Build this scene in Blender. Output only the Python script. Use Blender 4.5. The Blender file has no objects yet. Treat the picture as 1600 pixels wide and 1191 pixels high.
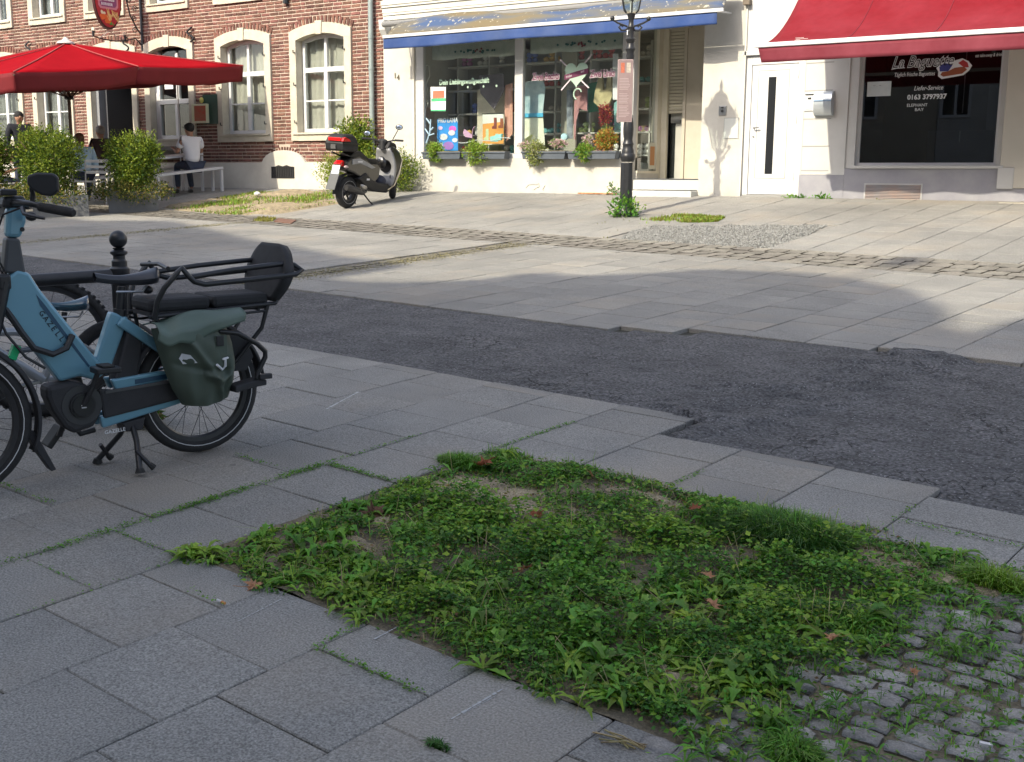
import bpy, bmesh, math, random
import numpy as np
from mathutils import Matrix, Vector, Euler, noise as mnoise
random.seed(7); rng = np.random.default_rng(11)
scene = bpy.context.scene
col = scene.collection
# ---------------------------------------------------------------- camera, sky, sun, exposure
cam_d = bpy.data.cameras.new("camera"); cam = bpy.data.objects.new("camera", cam_d); col.objects.link(cam)
CW = Matrix(((0.8341580443, -0.1026635970, 0.5418860978), (0.5514702706, 0.1413566216, -0.8221306747), (0.0078037042, 0.9846209887, 0.1745296847)))
cam.matrix_world = CW.to_4x4()
cam_d.sensor_fit = 'HORIZONTAL'; cam_d.sensor_width = 36.0; cam_d.lens = 39.786; cam_d.clip_start = 0.05; cam_d.clip_end = 500
scene.camera = cam
SUN = Vector((-0.11579, -0.79224, 0.59913)).normalized()       # towards the sun
world = bpy.data.worlds.new("World"); scene.world = world; world.use_nodes = True
wn = world.node_tree.nodes; wl = world.node_tree.links
sky = wn.new('ShaderNodeTexSky'); sky.sky_type = 'NISHITA'; sky.sun_disc = False; sky.dust_density = 3.0; sky.ozone_density = .4; sky.air_density = .8
sky.sun_elevation = math.asin(SUN.z); sky.sun_rotation = math.atan2(SUN.x, SUN.y)
bg = wn['Background']; bg.inputs['Strength'].default_value = 0.15
hsv = wn.new('ShaderNodeHueSaturation'); hsv.inputs['Saturation'].default_value = .70      # thin high cloud: a paler blue
wl.new(sky.outputs[0], hsv.inputs['Color']); wl.new(hsv.outputs[0], bg.inputs[0])
sd = bpy.data.lights.new("sun", 'SUN'); sd.energy = 2.5; sd.angle = math.radians(0.6); sd.color = (1.0, 0.90, 0.70)
so = bpy.data.objects.new("sun", sd); col.objects.link(so); so.rotation_euler = (-SUN).to_track_quat('-Z', 'Y').to_euler()
scene.view_settings.view_transform = 'Standard'; scene.view_settings.look = 'None'
scene.view_settings.exposure = 1.2; scene.view_settings.gamma = 1.0; scene.view_settings.use_curve_mapping = False
try:
    scene.cycles.max_bounces = 8; scene.cycles.transparent_max_bounces = 16
except Exception: pass

# ---------------------------------------------------------------- ground shape
H0 = -1.42; GA = -0.0097784; GB = 0.05369; KK = 0.06
def gz(x, y):
    y2 = min(y, 17.5)
    d = y2 - (11.012 - .134 * (x + 1.768))
    s = .35
    e = 0 if d < -s else (d if d > s else (d + s) ** 2 / (4 * s))
    return H0 + GA * x + GB * y2 + KK * e
def gz_np(x, y):
    y2 = np.minimum(y, 17.5); d = y2 - (11.012 - .134 * (x + 1.768)); s = .35
    e = np.where(d < -s, 0, np.where(d > s, d, (d + s) ** 2 / (4 * s)))
    return H0 + GA * x + GB * y2 + KK * e
UA = Vector((.99407, -.10876)); UB = Vector((.10876, .99407))
def xy(u, v): return (u * UA.x + v * UB.x, u * UA.y + v * UB.y)
def uvp(x, y): return (x * UA.x + y * UA.y, x * UB.x + y * UB.y)
FOC = 1768.283
def ray(px, py): return CW @ Vector((px - 800, -(py - 595.5), -FOC)) / FOC
def gp(px, py):
    r = ray(px, py); t = 1.0
    while r.z * t > gz(r.x * t, r.y * t) and t < 60: t += .01
    return r * t
def fp(px, py, Y):
    r = ray(px, py); return r * (Y / r.y)
def inpoly(x, y, P):
    c = False; n = len(P)
    for i in range(n):
        x1, y1 = P[i]; x2, y2 = P[(i + 1) % n]
        if (y1 > y) != (y2 > y) and x < (x2 - x1) * (y - y1) / (y2 - y1) + x1: c = not c
    return c
def inpoly_np(x, y, P):
    c = np.zeros(x.shape, bool); n = len(P)
    for i in range(n):
        x1, y1 = P[i]; x2, y2 = P[(i + 1) % n]
        if y1 == y2: continue
        c ^= ((y1 > y) != (y2 > y)) & (x < (x2 - x1) * (y - y1) / (y2 - y1) + x1)
    return c

# ---------------------------------------------------------------- materials
MATS = {}
def nd(nt, t, **k):
    n = nt.nodes.new(t)
    for a, b in k.items(): setattr(n, a, b)
    return n
def mat(name, c1, c2=None, scale=6, rough=.7, bump=0., bscale=60, rnd=0., metal=0., c3=None, fine=None, fs=200, coat=0., spec=.5, emit=0., trans=0., detail=5, hue=0., seams=None):
    if name in MATS: return MATS[name]
    m = bpy.data.materials.new(name); m.use_nodes = True; nt = m.node_tree
    b = nt.nodes['Principled BSDF']; L = nt.links.new
    tc_ = nd(nt, 'ShaderNodeTexCoord'); oi_ = nd(nt, 'ShaderNodeObjectInfo')
    va_ = nd(nt, 'ShaderNodeVectorMath', operation='ADD'); L(tc_.outputs['Object'], va_.inputs[0]); L(oi_.outputs['Location'], va_.inputs[1])
    tc = va_
    c = tuple(c1) + (1,)
    b.inputs['Base Color'].default_value = c; out = None
    if c2 is not None:
        n = nd(nt, 'ShaderNodeTexNoise'); n.inputs['Scale'].default_value = scale; n.inputs['Detail'].default_value = detail; n.inputs['Roughness'].default_value = .62
        L(tc.outputs[0], n.inputs['Vector'])
        r = nd(nt, 'ShaderNodeValToRGB'); e = r.color_ramp.elements
        e[0].position = .33; e[0].color = c; e[1].position = .67; e[1].color = tuple(c2) + (1,)
        if c3 is not None:
            x = e.new(.5); x.color = tuple(c3) + (1,)
        L(n.outputs['Fac'], r.inputs[0]); out = r.outputs[0]
    if fine is not None:
        n = nd(nt, 'ShaderNodeTexNoise'); n.inputs['Scale'].default_value = fs; n.inputs['Detail'].default_value = 2
        L(tc.outputs[0], n.inputs['Vector'])
        r = nd(nt, 'ShaderNodeMapRange'); r.inputs['From Min'].default_value = .3; r.inputs['From Max'].default_value = .7
        r.inputs['To Min'].default_value = 1 - fine; r.inputs['To Max'].default_value = 1 + fine
        L(n.outputs['Fac'], r.inputs['Value'])
        mx = nd(nt, 'ShaderNodeMix', data_type='RGBA', blend_type='MULTIPLY'); mx.inputs['Factor'].default_value = 1
        if out: L(out, mx.inputs['A'])
        else: mx.inputs['A'].default_value = c
        cb = nd(nt, 'ShaderNodeCombineColor')
        for i in range(3): L(r.outputs[0], cb.inputs[i])
        L(cb.outputs[0], mx.inputs['B']); out = mx.outputs['Result']
    if rnd or hue:
        g = nd(nt, 'ShaderNodeNewGeometry'); oi = nd(nt, 'ShaderNodeObjectInfo')
        a = nd(nt, 'ShaderNodeMath', operation='ADD'); L(g.outputs['Random Per Island'], a.inputs[0]); L(oi.outputs['Random'], a.inputs[1])
        f = nd(nt, 'ShaderNodeMath', operation='FRACT'); L(a.outputs[0], f.inputs[0])
        h = nd(nt, 'ShaderNodeHueSaturation')
        mr = nd(nt, 'ShaderNodeMapRange'); mr.inputs['To Min'].default_value = 1 - rnd; mr.inputs['To Max'].default_value = 1 + rnd
        L(f.outputs[0], mr.inputs['Value']); L(mr.outputs[0], h.inputs['Value'])
        if hue:
            m2 = nd(nt, 'ShaderNodeMath', operation='MULTIPLY'); m2.inputs[1].default_value = 7.31; L(f.outputs[0], m2.inputs[0])
            f2 = nd(nt, 'ShaderNodeMath', operation='FRACT'); L(m2.outputs[0], f2.inputs[0])
            mh = nd(nt, 'ShaderNodeMapRange'); mh.inputs['To Min'].default_value = .5 - hue; mh.inputs['To Max'].default_value = .5 + hue
            L(f2.outputs[0], mh.inputs['Value']); L(mh.outputs[0], h.inputs['Hue'])
        if out: L(out, h.inputs['Color'])
        else: h.inputs['Color'].default_value = c
        out = h.outputs[0]
    if out: L(out, b.inputs['Base Color'])
    b.inputs['Roughness'].default_value = rough; b.inputs['Metallic'].default_value = metal
    b.inputs['Coat Weight'].default_value = coat; b.inputs['Specular IOR Level'].default_value = spec
    if emit: b.inputs['Emission Color'].default_value = c; b.inputs['Emission Strength'].default_value = emit
    if bump:
        n = nd(nt, 'ShaderNodeTexNoise'); n.inputs['Scale'].default_value = bscale; n.inputs['Detail'].default_value = 4
        L(tc.outputs[0], n.inputs['Vector'])
        bp = nd(nt, 'ShaderNodeBump'); bp.inputs['Strength'].default_value = min(1, bump); bp.inputs['Distance'].default_value = .01
        L(n.outputs['Fac'], bp.inputs['Height']); L(bp.outputs[0], b.inputs['Normal'])
    if trans:                                                      # thin leaf or cloth: part of the light passes through
        tr = nd(nt, 'ShaderNodeBsdfTranslucent'); ms = nd(nt, 'ShaderNodeMixShader'); ms.inputs[0].default_value = trans
        if out: L(out, tr.inputs['Color'])
        else: tr.inputs['Color'].default_value = c
        L(b.outputs[0], ms.inputs[1]); L(tr.outputs[0], ms.inputs[2]); L(ms.outputs[0], nt.nodes['Material Output'].inputs['Surface'])
    MATS[name] = m; return m
def glass(name, tint=(.8, .85, .85), rough=0.0, base=.06):
    if name in MATS: return MATS[name]
    m = bpy.data.materials.new(name); m.use_nodes = True; nt = m.node_tree; nt.nodes.remove(nt.nodes['Principled BSDF'])
    t = nd(nt, 'ShaderNodeBsdfTransparent'); t.inputs[0].default_value = tuple(tint) + (1,)
    g = nd(nt, 'ShaderNodeBsdfGlossy'); g.inputs['Roughness'].default_value = rough
    lw = nd(nt, 'ShaderNodeLayerWeight'); lw.inputs[0].default_value = .5
    fr = nd(nt, 'ShaderNodeMath', operation='POWER'); fr.inputs[1].default_value = 4.5; nt.links.new(lw.outputs['Facing'], fr.inputs[0])
    a = nd(nt, 'ShaderNodeMath', operation='ADD'); a.inputs[1].default_value = base; a.use_clamp = True
    ms = nd(nt, 'ShaderNodeMixShader'); L = nt.links.new
    L(fr.outputs[0], a.inputs[0]); L(a.outputs[0], ms.inputs[0]); L(t.outputs[0], ms.inputs[1]); L(g.outputs[0], ms.inputs[2])
    L(ms.outputs[0], nt.nodes['Material Output'].inputs['Surface']); MATS[name] = m; return m

# ---------------------------------------------------------------- mesh helpers
ROOTM = {}
def tag(o, label=None, cat=None, group=None, kind=None):
    if label: o['label'] = label
    if cat: o['category'] = cat
    if group: o['group'] = group
    if kind: o['kind'] = kind
    return o
def T(name, label, cat, loc, rot=0, group=None, mtx=None):
    o = bpy.data.objects.new(name, None); col.objects.link(o); o.empty_display_size = .1
    M = mtx if mtx is not None else Matrix.Translation(loc) @ Matrix.Rotation(rot, 4, 'Z')
    o.matrix_world = M; ROOTM[o.name] = M.copy()
    return tag(o, label, cat, group)
class MB:
    def __init__(s): s.v = []; s.f = []; s.mi = []; s.cur = 0
    def add(s, vs, fs):
        b = len(s.v); s.v.extend([tuple(v) for v in vs]); s.f.extend([tuple(b + i for i in f) for f in fs]); s.mi.extend([s.cur] * len(fs)); return s
    def box(s, x0, x1, y0, y1, z0, z1):
        return s.add([(x0, y0, z0), (x1, y0, z0), (x1, y1, z0), (x0, y1, z0), (x0, y0, z1), (x1, y0, z1), (x1, y1, z1), (x0, y1, z1)],
                     [(0, 3, 2, 1), (4, 5, 6, 7), (0, 1, 5, 4), (1, 2, 6, 5), (2, 3, 7, 6), (3, 0, 4, 7)])
    def obox(s, c, sz, M=None, taper=1.0):
        M = M or Matrix.Identity(3); c = Vector(c); vs = []
        for dz in (-.5, .5):
            k = 1.0 if dz < 0 else taper
            for dx, dy in ((-.5, -.5), (.5, -.5), (.5, .5), (-.5, .5)):
                vs.append(c + M @ Vector((dx * sz[0] * k, dy * sz[1] * k, dz * sz[2])))
        return s.add(vs, [(0, 3, 2, 1), (4, 5, 6, 7), (0, 1, 5, 4), (1, 2, 6, 5), (2, 3, 7, 6), (3, 0, 4, 7)])
    def beam(s, a, b, w, h, up=(0, 0, 1)):
        a = Vector(a); b = Vector(b); d = (b - a); L = d.length; d.normalize(); u = Vector(up)
        sd_ = d.cross(u); sd_.normalize(); u = sd_.cross(d)
        M = Matrix((d, sd_, u)).transposed(); return s.obox((a + b) / 2, (L, w, h), M)
    def tube(s, pts, r, n=8, closed=False, flat=1.0, caps=True):
        pts = [Vector(p) for p in pts]; N = len(pts); rs = r if isinstance(r, (list, tuple)) else [r] * N
        vs = []; up = None
        for i, p in enumerate(pts):
            if closed: t = pts[(i + 1) % N] - pts[i - 1]
            else: t = pts[min(i + 1, N - 1)] - pts[max(i - 1, 0)]
            if t.length < 1e-9: t = Vector((0, 0, 1))
            t.normalize()
            if up is None:
                up = Vector((0, 0, 1)) if abs(t.z) < .9 else Vector((1, 0, 0))
            a = t.cross(up)
            if a.length < 1e-5: a = t.cross(Vector((1, .3, .2)))
            a.normalize(); b = a.cross(t); up = b
            for k in range(n):
                th = 2 * math.pi * k / n + math.pi / n
                vs.append(p + a * math.cos(th) * rs[i] * flat + b * math.sin(th) * rs[i])
        fs = []
        for i in range(N if closed else N - 1):
            j = (i + 1) % N
            for k in range(n):
                l = (k + 1) % n; fs.append((i * n + k, i * n + l, j * n + l, j * n + k))
        if not closed and caps:
            fs.append(tuple(range(n))[::-1]); fs.append(tuple((N - 1) * n + k for k in range(n)))
        return s.add(vs, fs)
    def lathe(s, prof, c=(0, 0, 0), n=16, M=None, sc=(1, 1)):
        c = Vector(c); vs = []; fs = []
        for r, z in prof:
            for k in range(n):
                th = 2 * math.pi * k / n; p = Vector((r * math.cos(th) * sc[0], r * math.sin(th) * sc[1], z))
                vs.append(c + (M @ p if M else p))
        for i in range(len(prof) - 1):
            for k in range(n):
                l = (k + 1) % n; fs.append((i * n + k, i * n + l, (i + 1) * n + l, (i + 1) * n + k))
        fs.append(tuple(range(n))[::-1]); fs.append(tuple((len(prof) - 1) * n + k for k in range(n)))
        return s.add(vs, fs)
    def ell(s, c, r, nu=14, nv=9, M=None):
        pr = [(max(1e-4, math.sin(math.pi * i / nv)), -math.cos(math.pi * i / nv)) for i in range(nv + 1)]
        if isinstance(r, (int, float)): r = (r, r, r)
        c = Vector(c); vs = []; fs = []
        for a, z in pr:
            for k in range(nu):
                th = 2 * math.pi * k / nu; p = Vector((a * math.cos(th) * r[0], a * math.sin(th) * r[1], z * r[2])); vs.append(c + (M @ p if M else p))
        for i in range(nv):
            for k in range(nu):
                l = (k + 1) % nu; fs.append((i * nu + k, i * nu + l, (i + 1) * nu + l, (i + 1) * nu + k))
        return s.add(vs, fs)
    def prism(s, poly, d0, d1, fn):
        """poly in 2-D, extruded between d0 and d1; fn(a, b, d) gives the point"""
        n = len(poly); vs = [fn(a, b, d0) for a, b in poly] + [fn(a, b, d1) for a, b in poly]
        fs = [tuple(range(n))[::-1], tuple(range(n, 2 * n))]
        for i in range(n):
            j = (i + 1) % n; fs.append((i, j, n + j, n + i))
        return s.add(vs, fs)
    def grid(s, nu, nv, fn):
        vs = [fn(i / nu, j / nv) for j in range(nv + 1) for i in range(nu + 1)]
        fs = [(j * (nu + 1) + i, j * (nu + 1) + i + 1, (j + 1) * (nu + 1) + i + 1, (j + 1) * (nu + 1) + i) for j in range(nv) for i in range(nu)]
        return s.add(vs, fs)
    def build(s, name, mats, parent=None, smooth=False, local=False, bevel=0, thick=0, subsurf=0, kind=None, angle=None):
        me = bpy.data.meshes.new(name)
        vs = s.v; o = bpy.data.objects.new(name, me); col.objects.link(o)
        if parent is not None:
            o.parent = parent; M = ROOTM[parent.name]; ROOTM[o.name] = M
            if not local:
                Mi = M.inverted(); vs = [tuple(Mi @ Vector(v)) for v in vs]
        else:
            if not local:
                a = np.array(vs); c = ((a[:, 0].min() + a[:, 0].max()) / 2, (a[:, 1].min() + a[:, 1].max()) / 2, a[:, 2].min())
                vs = [tuple(v) for v in (a - np.array(c))]; o.location = c; ROOTM[o.name] = Matrix.Translation(c)
        me.from_pydata(vs, [], s.f); ms = mats if isinstance(mats, (list, tuple)) else [mats]
        for m in ms: me.materials.append(m)
        if len(ms) > 1: me.polygons.foreach_set('material_index', s.mi)
        bm = bmesh.new(); bm.from_mesh(me); bmesh.ops.recalc_face_normals(bm, faces=bm.faces); bm.to_mesh(me); bm.free()
        if smooth:
            me.polygons.foreach_set('use_smooth', [True] * len(me.polygons))
            if hasattr(me, 'set_sharp_from_angle'): me.set_sharp_from_angle(angle=math.radians(angle or 40))
        if thick:
            q = o.modifiers.new('thickness', 'SOLIDIFY'); q.thickness = thick; q.offset = 0
        if bevel:
            q = o.modifiers.new('bevel', 'BEVEL'); q.width = bevel; q.segments = 2; q.limit_method = 'ANGLE'
        if subsurf:
            q = o.modifiers.new('smooth', 'SUBSURF'); q.levels = subsurf; q.render_levels = subsurf
        if kind: o['kind'] = kind
        return o
def fast_mesh(name, V, F, mats, parent=None, kind=None, mi=None, loc=(0, 0, 0)):
    """V (n,3), F (m,k) numpy"""
    me = bpy.data.meshes.new(name); V = np.asarray(V, np.float32) - np.array(loc, np.float32); F = np.asarray(F, np.int32)
    k = F.shape[1]; me.vertices.add(len(V)); me.vertices.foreach_set('co', V.ravel()); me.loops.add(F.size); me.loops.foreach_set('vertex_index', F.ravel())
    me.polygons.add(len(F)); me.polygons.foreach_set('loop_start', np.arange(0, F.size, k, dtype=np.int32)); me.polygons.foreach_set('loop_total', np.full(len(F), k, np.int32))
    for m in (mats if isinstance(mats, (list, tuple)) else [mats]): me.materials.append(m)
    if mi is not None: me.polygons.foreach_set('material_index', np.asarray(mi, np.int32))
    me.update(calc_edges=True)
    o = bpy.data.objects.new(name, me); col.objects.link(o); o.location = loc
    if parent is not None:
        o.parent = parent; o.matrix_parent_inverse = ROOTM[parent.name].inverted()
    ROOTM[o.name] = Matrix.Translation(loc)
    if kind: o['kind'] = kind
    return o
def inst(name, me, M, parent=None):
    o = bpy.data.objects.new(name, me); col.objects.link(o)
    if parent is not None: o.parent = parent; M = ROOTM[parent.name].inverted() @ M
    o.matrix_basis = M; return o
def text(s, size, p, m, parent, name='lettering', rot=(math.pi / 2, 0, 0), shear=0, sx=1, off=0, ext=.002, align='LEFT', bold=0):
    c = bpy.data.curves.new(name, 'FONT'); c.body = s; c.size = size; c.shear = shear; c.extrude = ext; c.offset = bold; c.align_x = align; c.resolution_u = 3
    o = bpy.data.objects.new('tmp', c); me = bpy.data.meshes.new_from_object(o); bpy.data.objects.remove(o); bpy.data.curves.remove(c)
    me.name = name; me.materials.clear(); me.materials.append(m)
    M = Matrix.Translation(p) @ Euler(rot).to_matrix().to_4x4() @ Matrix.Diagonal((sx, 1, 1, 1))
    return inst(name, me, M, parent)
def copy_tree(o, loc=None, M=None, label=None, group=None):
    c = o.copy(); col.objects.link(c)
    if M is not None: c.matrix_world = M
    elif loc is not None: c.location = loc
    if label: c['label'] = label
    if group: c['group'] = group
    def rec(a, b):
        for ch in a.children:
            d = ch.copy(); col.objects.link(d); d.parent = b; d.matrix_parent_inverse = ch.matrix_parent_inverse.copy(); rec(ch, d)
    rec(o, c); return c

# ---- leaves as one mesh, each leaf four triangles folded on its midrib
def leaf_mesh(name, P, D, N, L, Wd, m, parent=None, kind='stuff', fold=.25, curl=.0, loc=(0, 0, 0)):
    """P base points, D directions, N face normals (n,3); L lengths, Wd widths (n,)"""
    P = np.asarray(P, float); n = len(P); D = D / np.linalg.norm(D, axis=1, keepdims=True)
    S = np.cross(D, N); S /= np.maximum(np.linalg.norm(S, axis=1, keepdims=True), 1e-6); N = np.cross(S, D)
    L = L[:, None]; Wd = Wd[:, None]
    base = P; tip = P + D * L - N * L * curl; mid = P + D * L * .5 - N * Wd * fold
    l = P + D * L * .42 + S * Wd * .5; r = P + D * L * .42 - S * Wd * .5
    V = np.stack([base, l, mid, r, tip], 1).reshape(-1, 3)
    b = (np.arange(n) * 5)[:, None]
    F = np.concatenate([b + np.array([0, 2, 1]), b + np.array([0, 3, 2]), b + np.array([1, 2, 4]), b + np.array([2, 3, 4])], 0)
    return fast_mesh(name, V, F, m, parent, kind, loc=loc)
def blade_mesh(name, P, D, H, Wd, m, parent=None, kind='stuff', bend=.5, loc=(0, 0, 0)):
    """grass: P roots, D horizontal lean directions (n,2), H heights"""
    n = len(P); P = np.asarray(P, float); th = np.arctan2(D[:, 1], D[:, 0])
    S = np.stack([-np.sin(th), np.cos(th), np.zeros(n)], 1) * (Wd[:, None] / 2); Dx = np.stack([np.cos(th), np.sin(th), np.zeros(n)], 1)
    H = H[:, None]; bd = bend * rng.uniform(.3, 1.6, (n, 1))
    up = np.array([0, 0, 1.0])
    m1 = P + up * H * .55 + Dx * H * bd * .25; t = P + up * H * np.clip(1 - bd * .45, .15, 1) + Dx * H * bd
    V = np.stack([P - S, P + S, m1 - S * .8, m1 + S * .8, t], 1).reshape(-1, 3); b = (np.arange(n) * 5)[:, None]
    F = np.concatenate([b + np.array([0, 1, 3]), b + np.array([0, 3, 2]), b + np.array([2, 3, 4])], 0)
    return fast_mesh(name, V, F, m, parent, kind, loc=loc)
def bush_leaves(c, r, n, size, seed=0, flat=0, shell=.55, squash=None):
    """points spread through an uneven ellipsoid; returns P, D, N, L, W"""
    g = np.random.default_rng(seed); d = g.normal(size=(n, 3)); d /= np.linalg.norm(d, axis=1, keepdims=True)
    lump = 1 + .22 * np.sin(d[:, 0] * 5 + seed) * np.cos(d[:, 2] * 4 + seed * 2) + .13 * np.sin(d[:, 1] * 9 + seed) + .1 * g.normal(size=n)
    rad = (shell + (1 - shell) * g.random(n) ** .6) * lump
    P = np.array(c) + d * rad[:, None] * np.array(r)
    D = d + g.normal(size=(n, 3)) * .7 + np.array([0, 0, .4]); N = d + g.normal(size=(n, 3)) * .8 + np.array([0, 0, .5])
    L = size * g.uniform(.6, 1.3, n); return P, D, N, L, L * g.uniform(.35, .6, n)
def cat5(*a): return [np.concatenate(z, 0) for z in zip(*a)]

# ---------------------------------------------------------------- palette
def slab_material(name, warm=0):
    m = mat(name, (.225, .222, .21), (.295, .288, .268), scale=1.4, rough=.86, fine=.44, fs=160, rnd=.05, bump=.7, bscale=120)
    nt = m.node_tree; b = nt.nodes['Principled BSDF']; L = nt.links.new
    src = b.inputs['Base Color'].links[0].from_socket
    tc = nd(nt, 'ShaderNodeTexCoord'); oi = nd(nt, 'ShaderNodeObjectInfo')
    va = nd(nt, 'ShaderNodeVectorMath', operation='ADD'); L(tc.outputs['Object'], va.inputs[0]); L(oi.outputs['Location'], va.inputs[1])
    v = nd(nt, 'ShaderNodeTexVoronoi'); v.inputs['Scale'].default_value = 95; L(va.outputs[0], v.inputs['Vector'])
    r = nd(nt, 'ShaderNodeMapRange'); r.inputs['From Min'].default_value = .16; r.inputs['From Max'].default_value = .05; L(v.outputs['Distance'], r.inputs['Value'])
    n = nd(nt, 'ShaderNodeTexNoise'); n.inputs['Scale'].default_value = 23; L(va.outputs[0], n.inputs['Vector'])
    r2 = nd(nt, 'ShaderNodeMapRange'); r2.inputs['From Min'].default_value = .46; r2.inputs['From Max'].default_value = .56; L(n.outputs['Fac'], r2.inputs['Value'])
    mu = nd(nt, 'ShaderNodeMath', operation='MULTIPLY'); L(r.outputs[0], mu.inputs[0]); L(r2.outputs[0], mu.inputs[1])
    mx = nd(nt, 'ShaderNodeMix', data_type='RGBA'); mx.inputs['B'].default_value = (.5, .5, .48, 1); L(mu.outputs[0], mx.inputs['Factor']); L(src, mx.inputs['A'])
    n3 = nd(nt, 'ShaderNodeTexNoise'); n3.inputs['Scale'].default_value = 1.1; n3.inputs['Detail'].default_value = 4; L(va.outputs[0], n3.inputs['Vector'])
    r3 = nd(nt, 'ShaderNodeMapRange'); r3.inputs['From Min'].default_value = .5; r3.inputs['From Max'].default_value = .72; r3.inputs['To Max'].default_value = .45; L(n3.outputs['Fac'], r3.inputs['Value'])
    m3 = nd(nt, 'ShaderNodeMix', data_type='RGBA'); m3.inputs['B'].default_value = (.30, .255, .20, 1); L(r3.outputs[0], m3.inputs['Factor']); L(mx.outputs['Result'], m3.inputs['A'])
    
    v4 = nd(nt, 'ShaderNodeTexVoronoi'); v4.inputs['Scale'].default_value = 3.1; L(va.outputs[0], v4.inputs['Vector']); r4 = nd(nt, 'ShaderNodeMapRange'); r4.inputs['From Min'].default_value = .045; r4.inputs['From Max'].default_value = .035; r4.inputs['To Max'].default_value = .55; L(v4.outputs['Distance'], r4.inputs['Value'])
    m4 = nd(nt, 'ShaderNodeMix', data_type='RGBA'); m4.inputs['B'].default_value = (.12, .115, .11, 1); L(r4.outputs[0], m4.inputs['Factor']); L(m3.outputs['Result'], m4.inputs['A'])
    n5 = nd(nt, 'ShaderNodeTexNoise'); n5.inputs['Scale'].default_value = .55; n5.inputs['Detail'].default_value = 6; L(va.outputs[0], n5.inputs['Vector']); r5 = nd(nt, 'ShaderNodeMapRange'); r5.inputs['From Min'].default_value = .35; r5.inputs['From Max'].default_value = .65; r5.inputs['To Min'].default_value = .86; r5.inputs['To Max'].default_value = 1.1; L(n5.outputs['Fac'], r5.inputs['Value'])
    h5 = nd(nt, 'ShaderNodeHueSaturation'); L(r5.outputs[0], h5.inputs['Value']); L(m4.outputs['Result'], h5.inputs['Color'])
    L(h5.outputs[0], b.inputs['Base Color']); return m
SLAB = slab_material('paving_slab_concrete')
SOIL = mat('soil', (.10, .085, .06), (.22, .18, .12), scale=9, rough=1, bump=.9, bscale=60, fine=.3, fs=120)
JOINT = mat('joint_grit', (.035, .035, .03), (.07, .07, .05), scale=14, rough=1)
SAND = mat('bare_sand', (.20, .165, .11), (.40, .33, .22), scale=12, rough=1, bump=.9, bscale=90, fine=.35, fs=150)
SETT = mat('sett_stone', (.20, .19, .175), (.33, .31, .285), scale=7, rough=.75, rnd=.35, bump=.7, bscale=45, fine=.25, fs=130)
SETTB = mat('sett_brown', (.16, .148, .128), (.235, .22, .19), scale=6, rough=.8, rnd=.14, hue=.01, bump=.6, bscale=40, fine=.2, fs=90)
WHITE = mat('white_stucco', (.46, .445, .40), (.56, .545, .50), scale=1.6, rough=.9, bump=.25, bscale=70, detail=7)
WHITE2 = mat('white_paint', (.56, .56, .55), (.51, .51, .50), scale=3, rough=.45)
UPVC = mat('white_window_frame', (.60, .61, .62), None, rough=.35, coat=.1)
CREAM = mat('cream_frame', (.60, .56, .45), (.68, .64, .54), scale=3, rough=.6)
GREYP = mat('grey_plinth_paint', (.27, .27, .31), (.34, .34, .37), scale=2.5, rough=.8, bump=.2)
STONE = mat('pale_stone', (.46, .42, .34), (.56, .52, .43), scale=4, rough=.85, bump=.3, bscale=50)
BRICK = mat('brick', (.10, .042, .033), (.20, .092, .070), scale=9, rough=.85, rnd=.38, hue=.012, bump=.5, bscale=50, fine=.2, fs=80)
MORTAR = mat('mortar', (.42, .34, .28), (.54, .45, .38), scale=7, rough=.95, bump=.5, bscale=80)
PLINTH = mat('cream_plinth', (.50, .48, .43), (.62, .60, .54), scale=2.2, rough=.9, bump=.2, bscale=60)
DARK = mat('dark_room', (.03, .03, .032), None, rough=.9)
BLACKM = mat('black_metal', (.014, .015, .018), (.022, .023, .026), scale=20, rough=.38, metal=.0, bump=.1, bscale=40)
BLACKP = mat('black_plastic', (.016, .017, .019), None, rough=.5)
MATTE = mat('black_matte_plastic', (.022, .023, .026), (.03, .03, .034), scale=18, rough=.7, bump=.15, bscale=250)
RUBBER = mat('tyre_rubber', (.018, .018, .019), (.03, .03, .03), scale=30, rough=.85, bump=.3, bscale=160)
STEEL = mat('steel', (.45, .46, .47), None, rough=.3, metal=.9)
ZINC = mat('zinc_pipe', (.24, .29, .29), (.32, .37, .37), scale=5, rough=.5, metal=.3)
GLASS = glass('window_glass', (.90, .93, .92), base=.04)
GLASSD = glass('shop_glass', (.90, .93, .93), base=.07)
GLASSR = glass('dark_shop_glass', (.46, .48, .50), base=.06)
RED = mat('red_canvas', (.27, .004, .010), (.31, .006, .012), scale=3, rough=1, spec=.05, trans=.05, bump=.1, bscale=20)
BLUEF = mat('bike_blue_paint', (.14, .31, .41), (.15, .33, .43), scale=4, rough=.33, metal=.15, coat=.4)
LEAFM = {}
def leafmat(name, a, b, rnd=.4, hue=.02, trans=.35, rough=.5): return mat(name, a, b, scale=5, rough=rough, rnd=rnd, hue=hue, trans=trans, spec=.35)
L_DARK = leafmat('leaf_dark', (.052, .155, .022), (.085, .225, .034), rnd=.5)
L_MID = leafmat('leaf_mid', (.095, .255, .024), (.16, .345, .04), rnd=.5)
L_LITE = leafmat('leaf_light', (.18, .335, .032), (.27, .42, .05), rnd=.45)
L_YEL = leafmat('leaf_yellow', (.20, .22, .04), (.30, .28, .06), hue=.03)
L_DRY = leafmat('grass_dry', (.30, .24, .11), (.42, .35, .18), trans=.1, rnd=.3)
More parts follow.
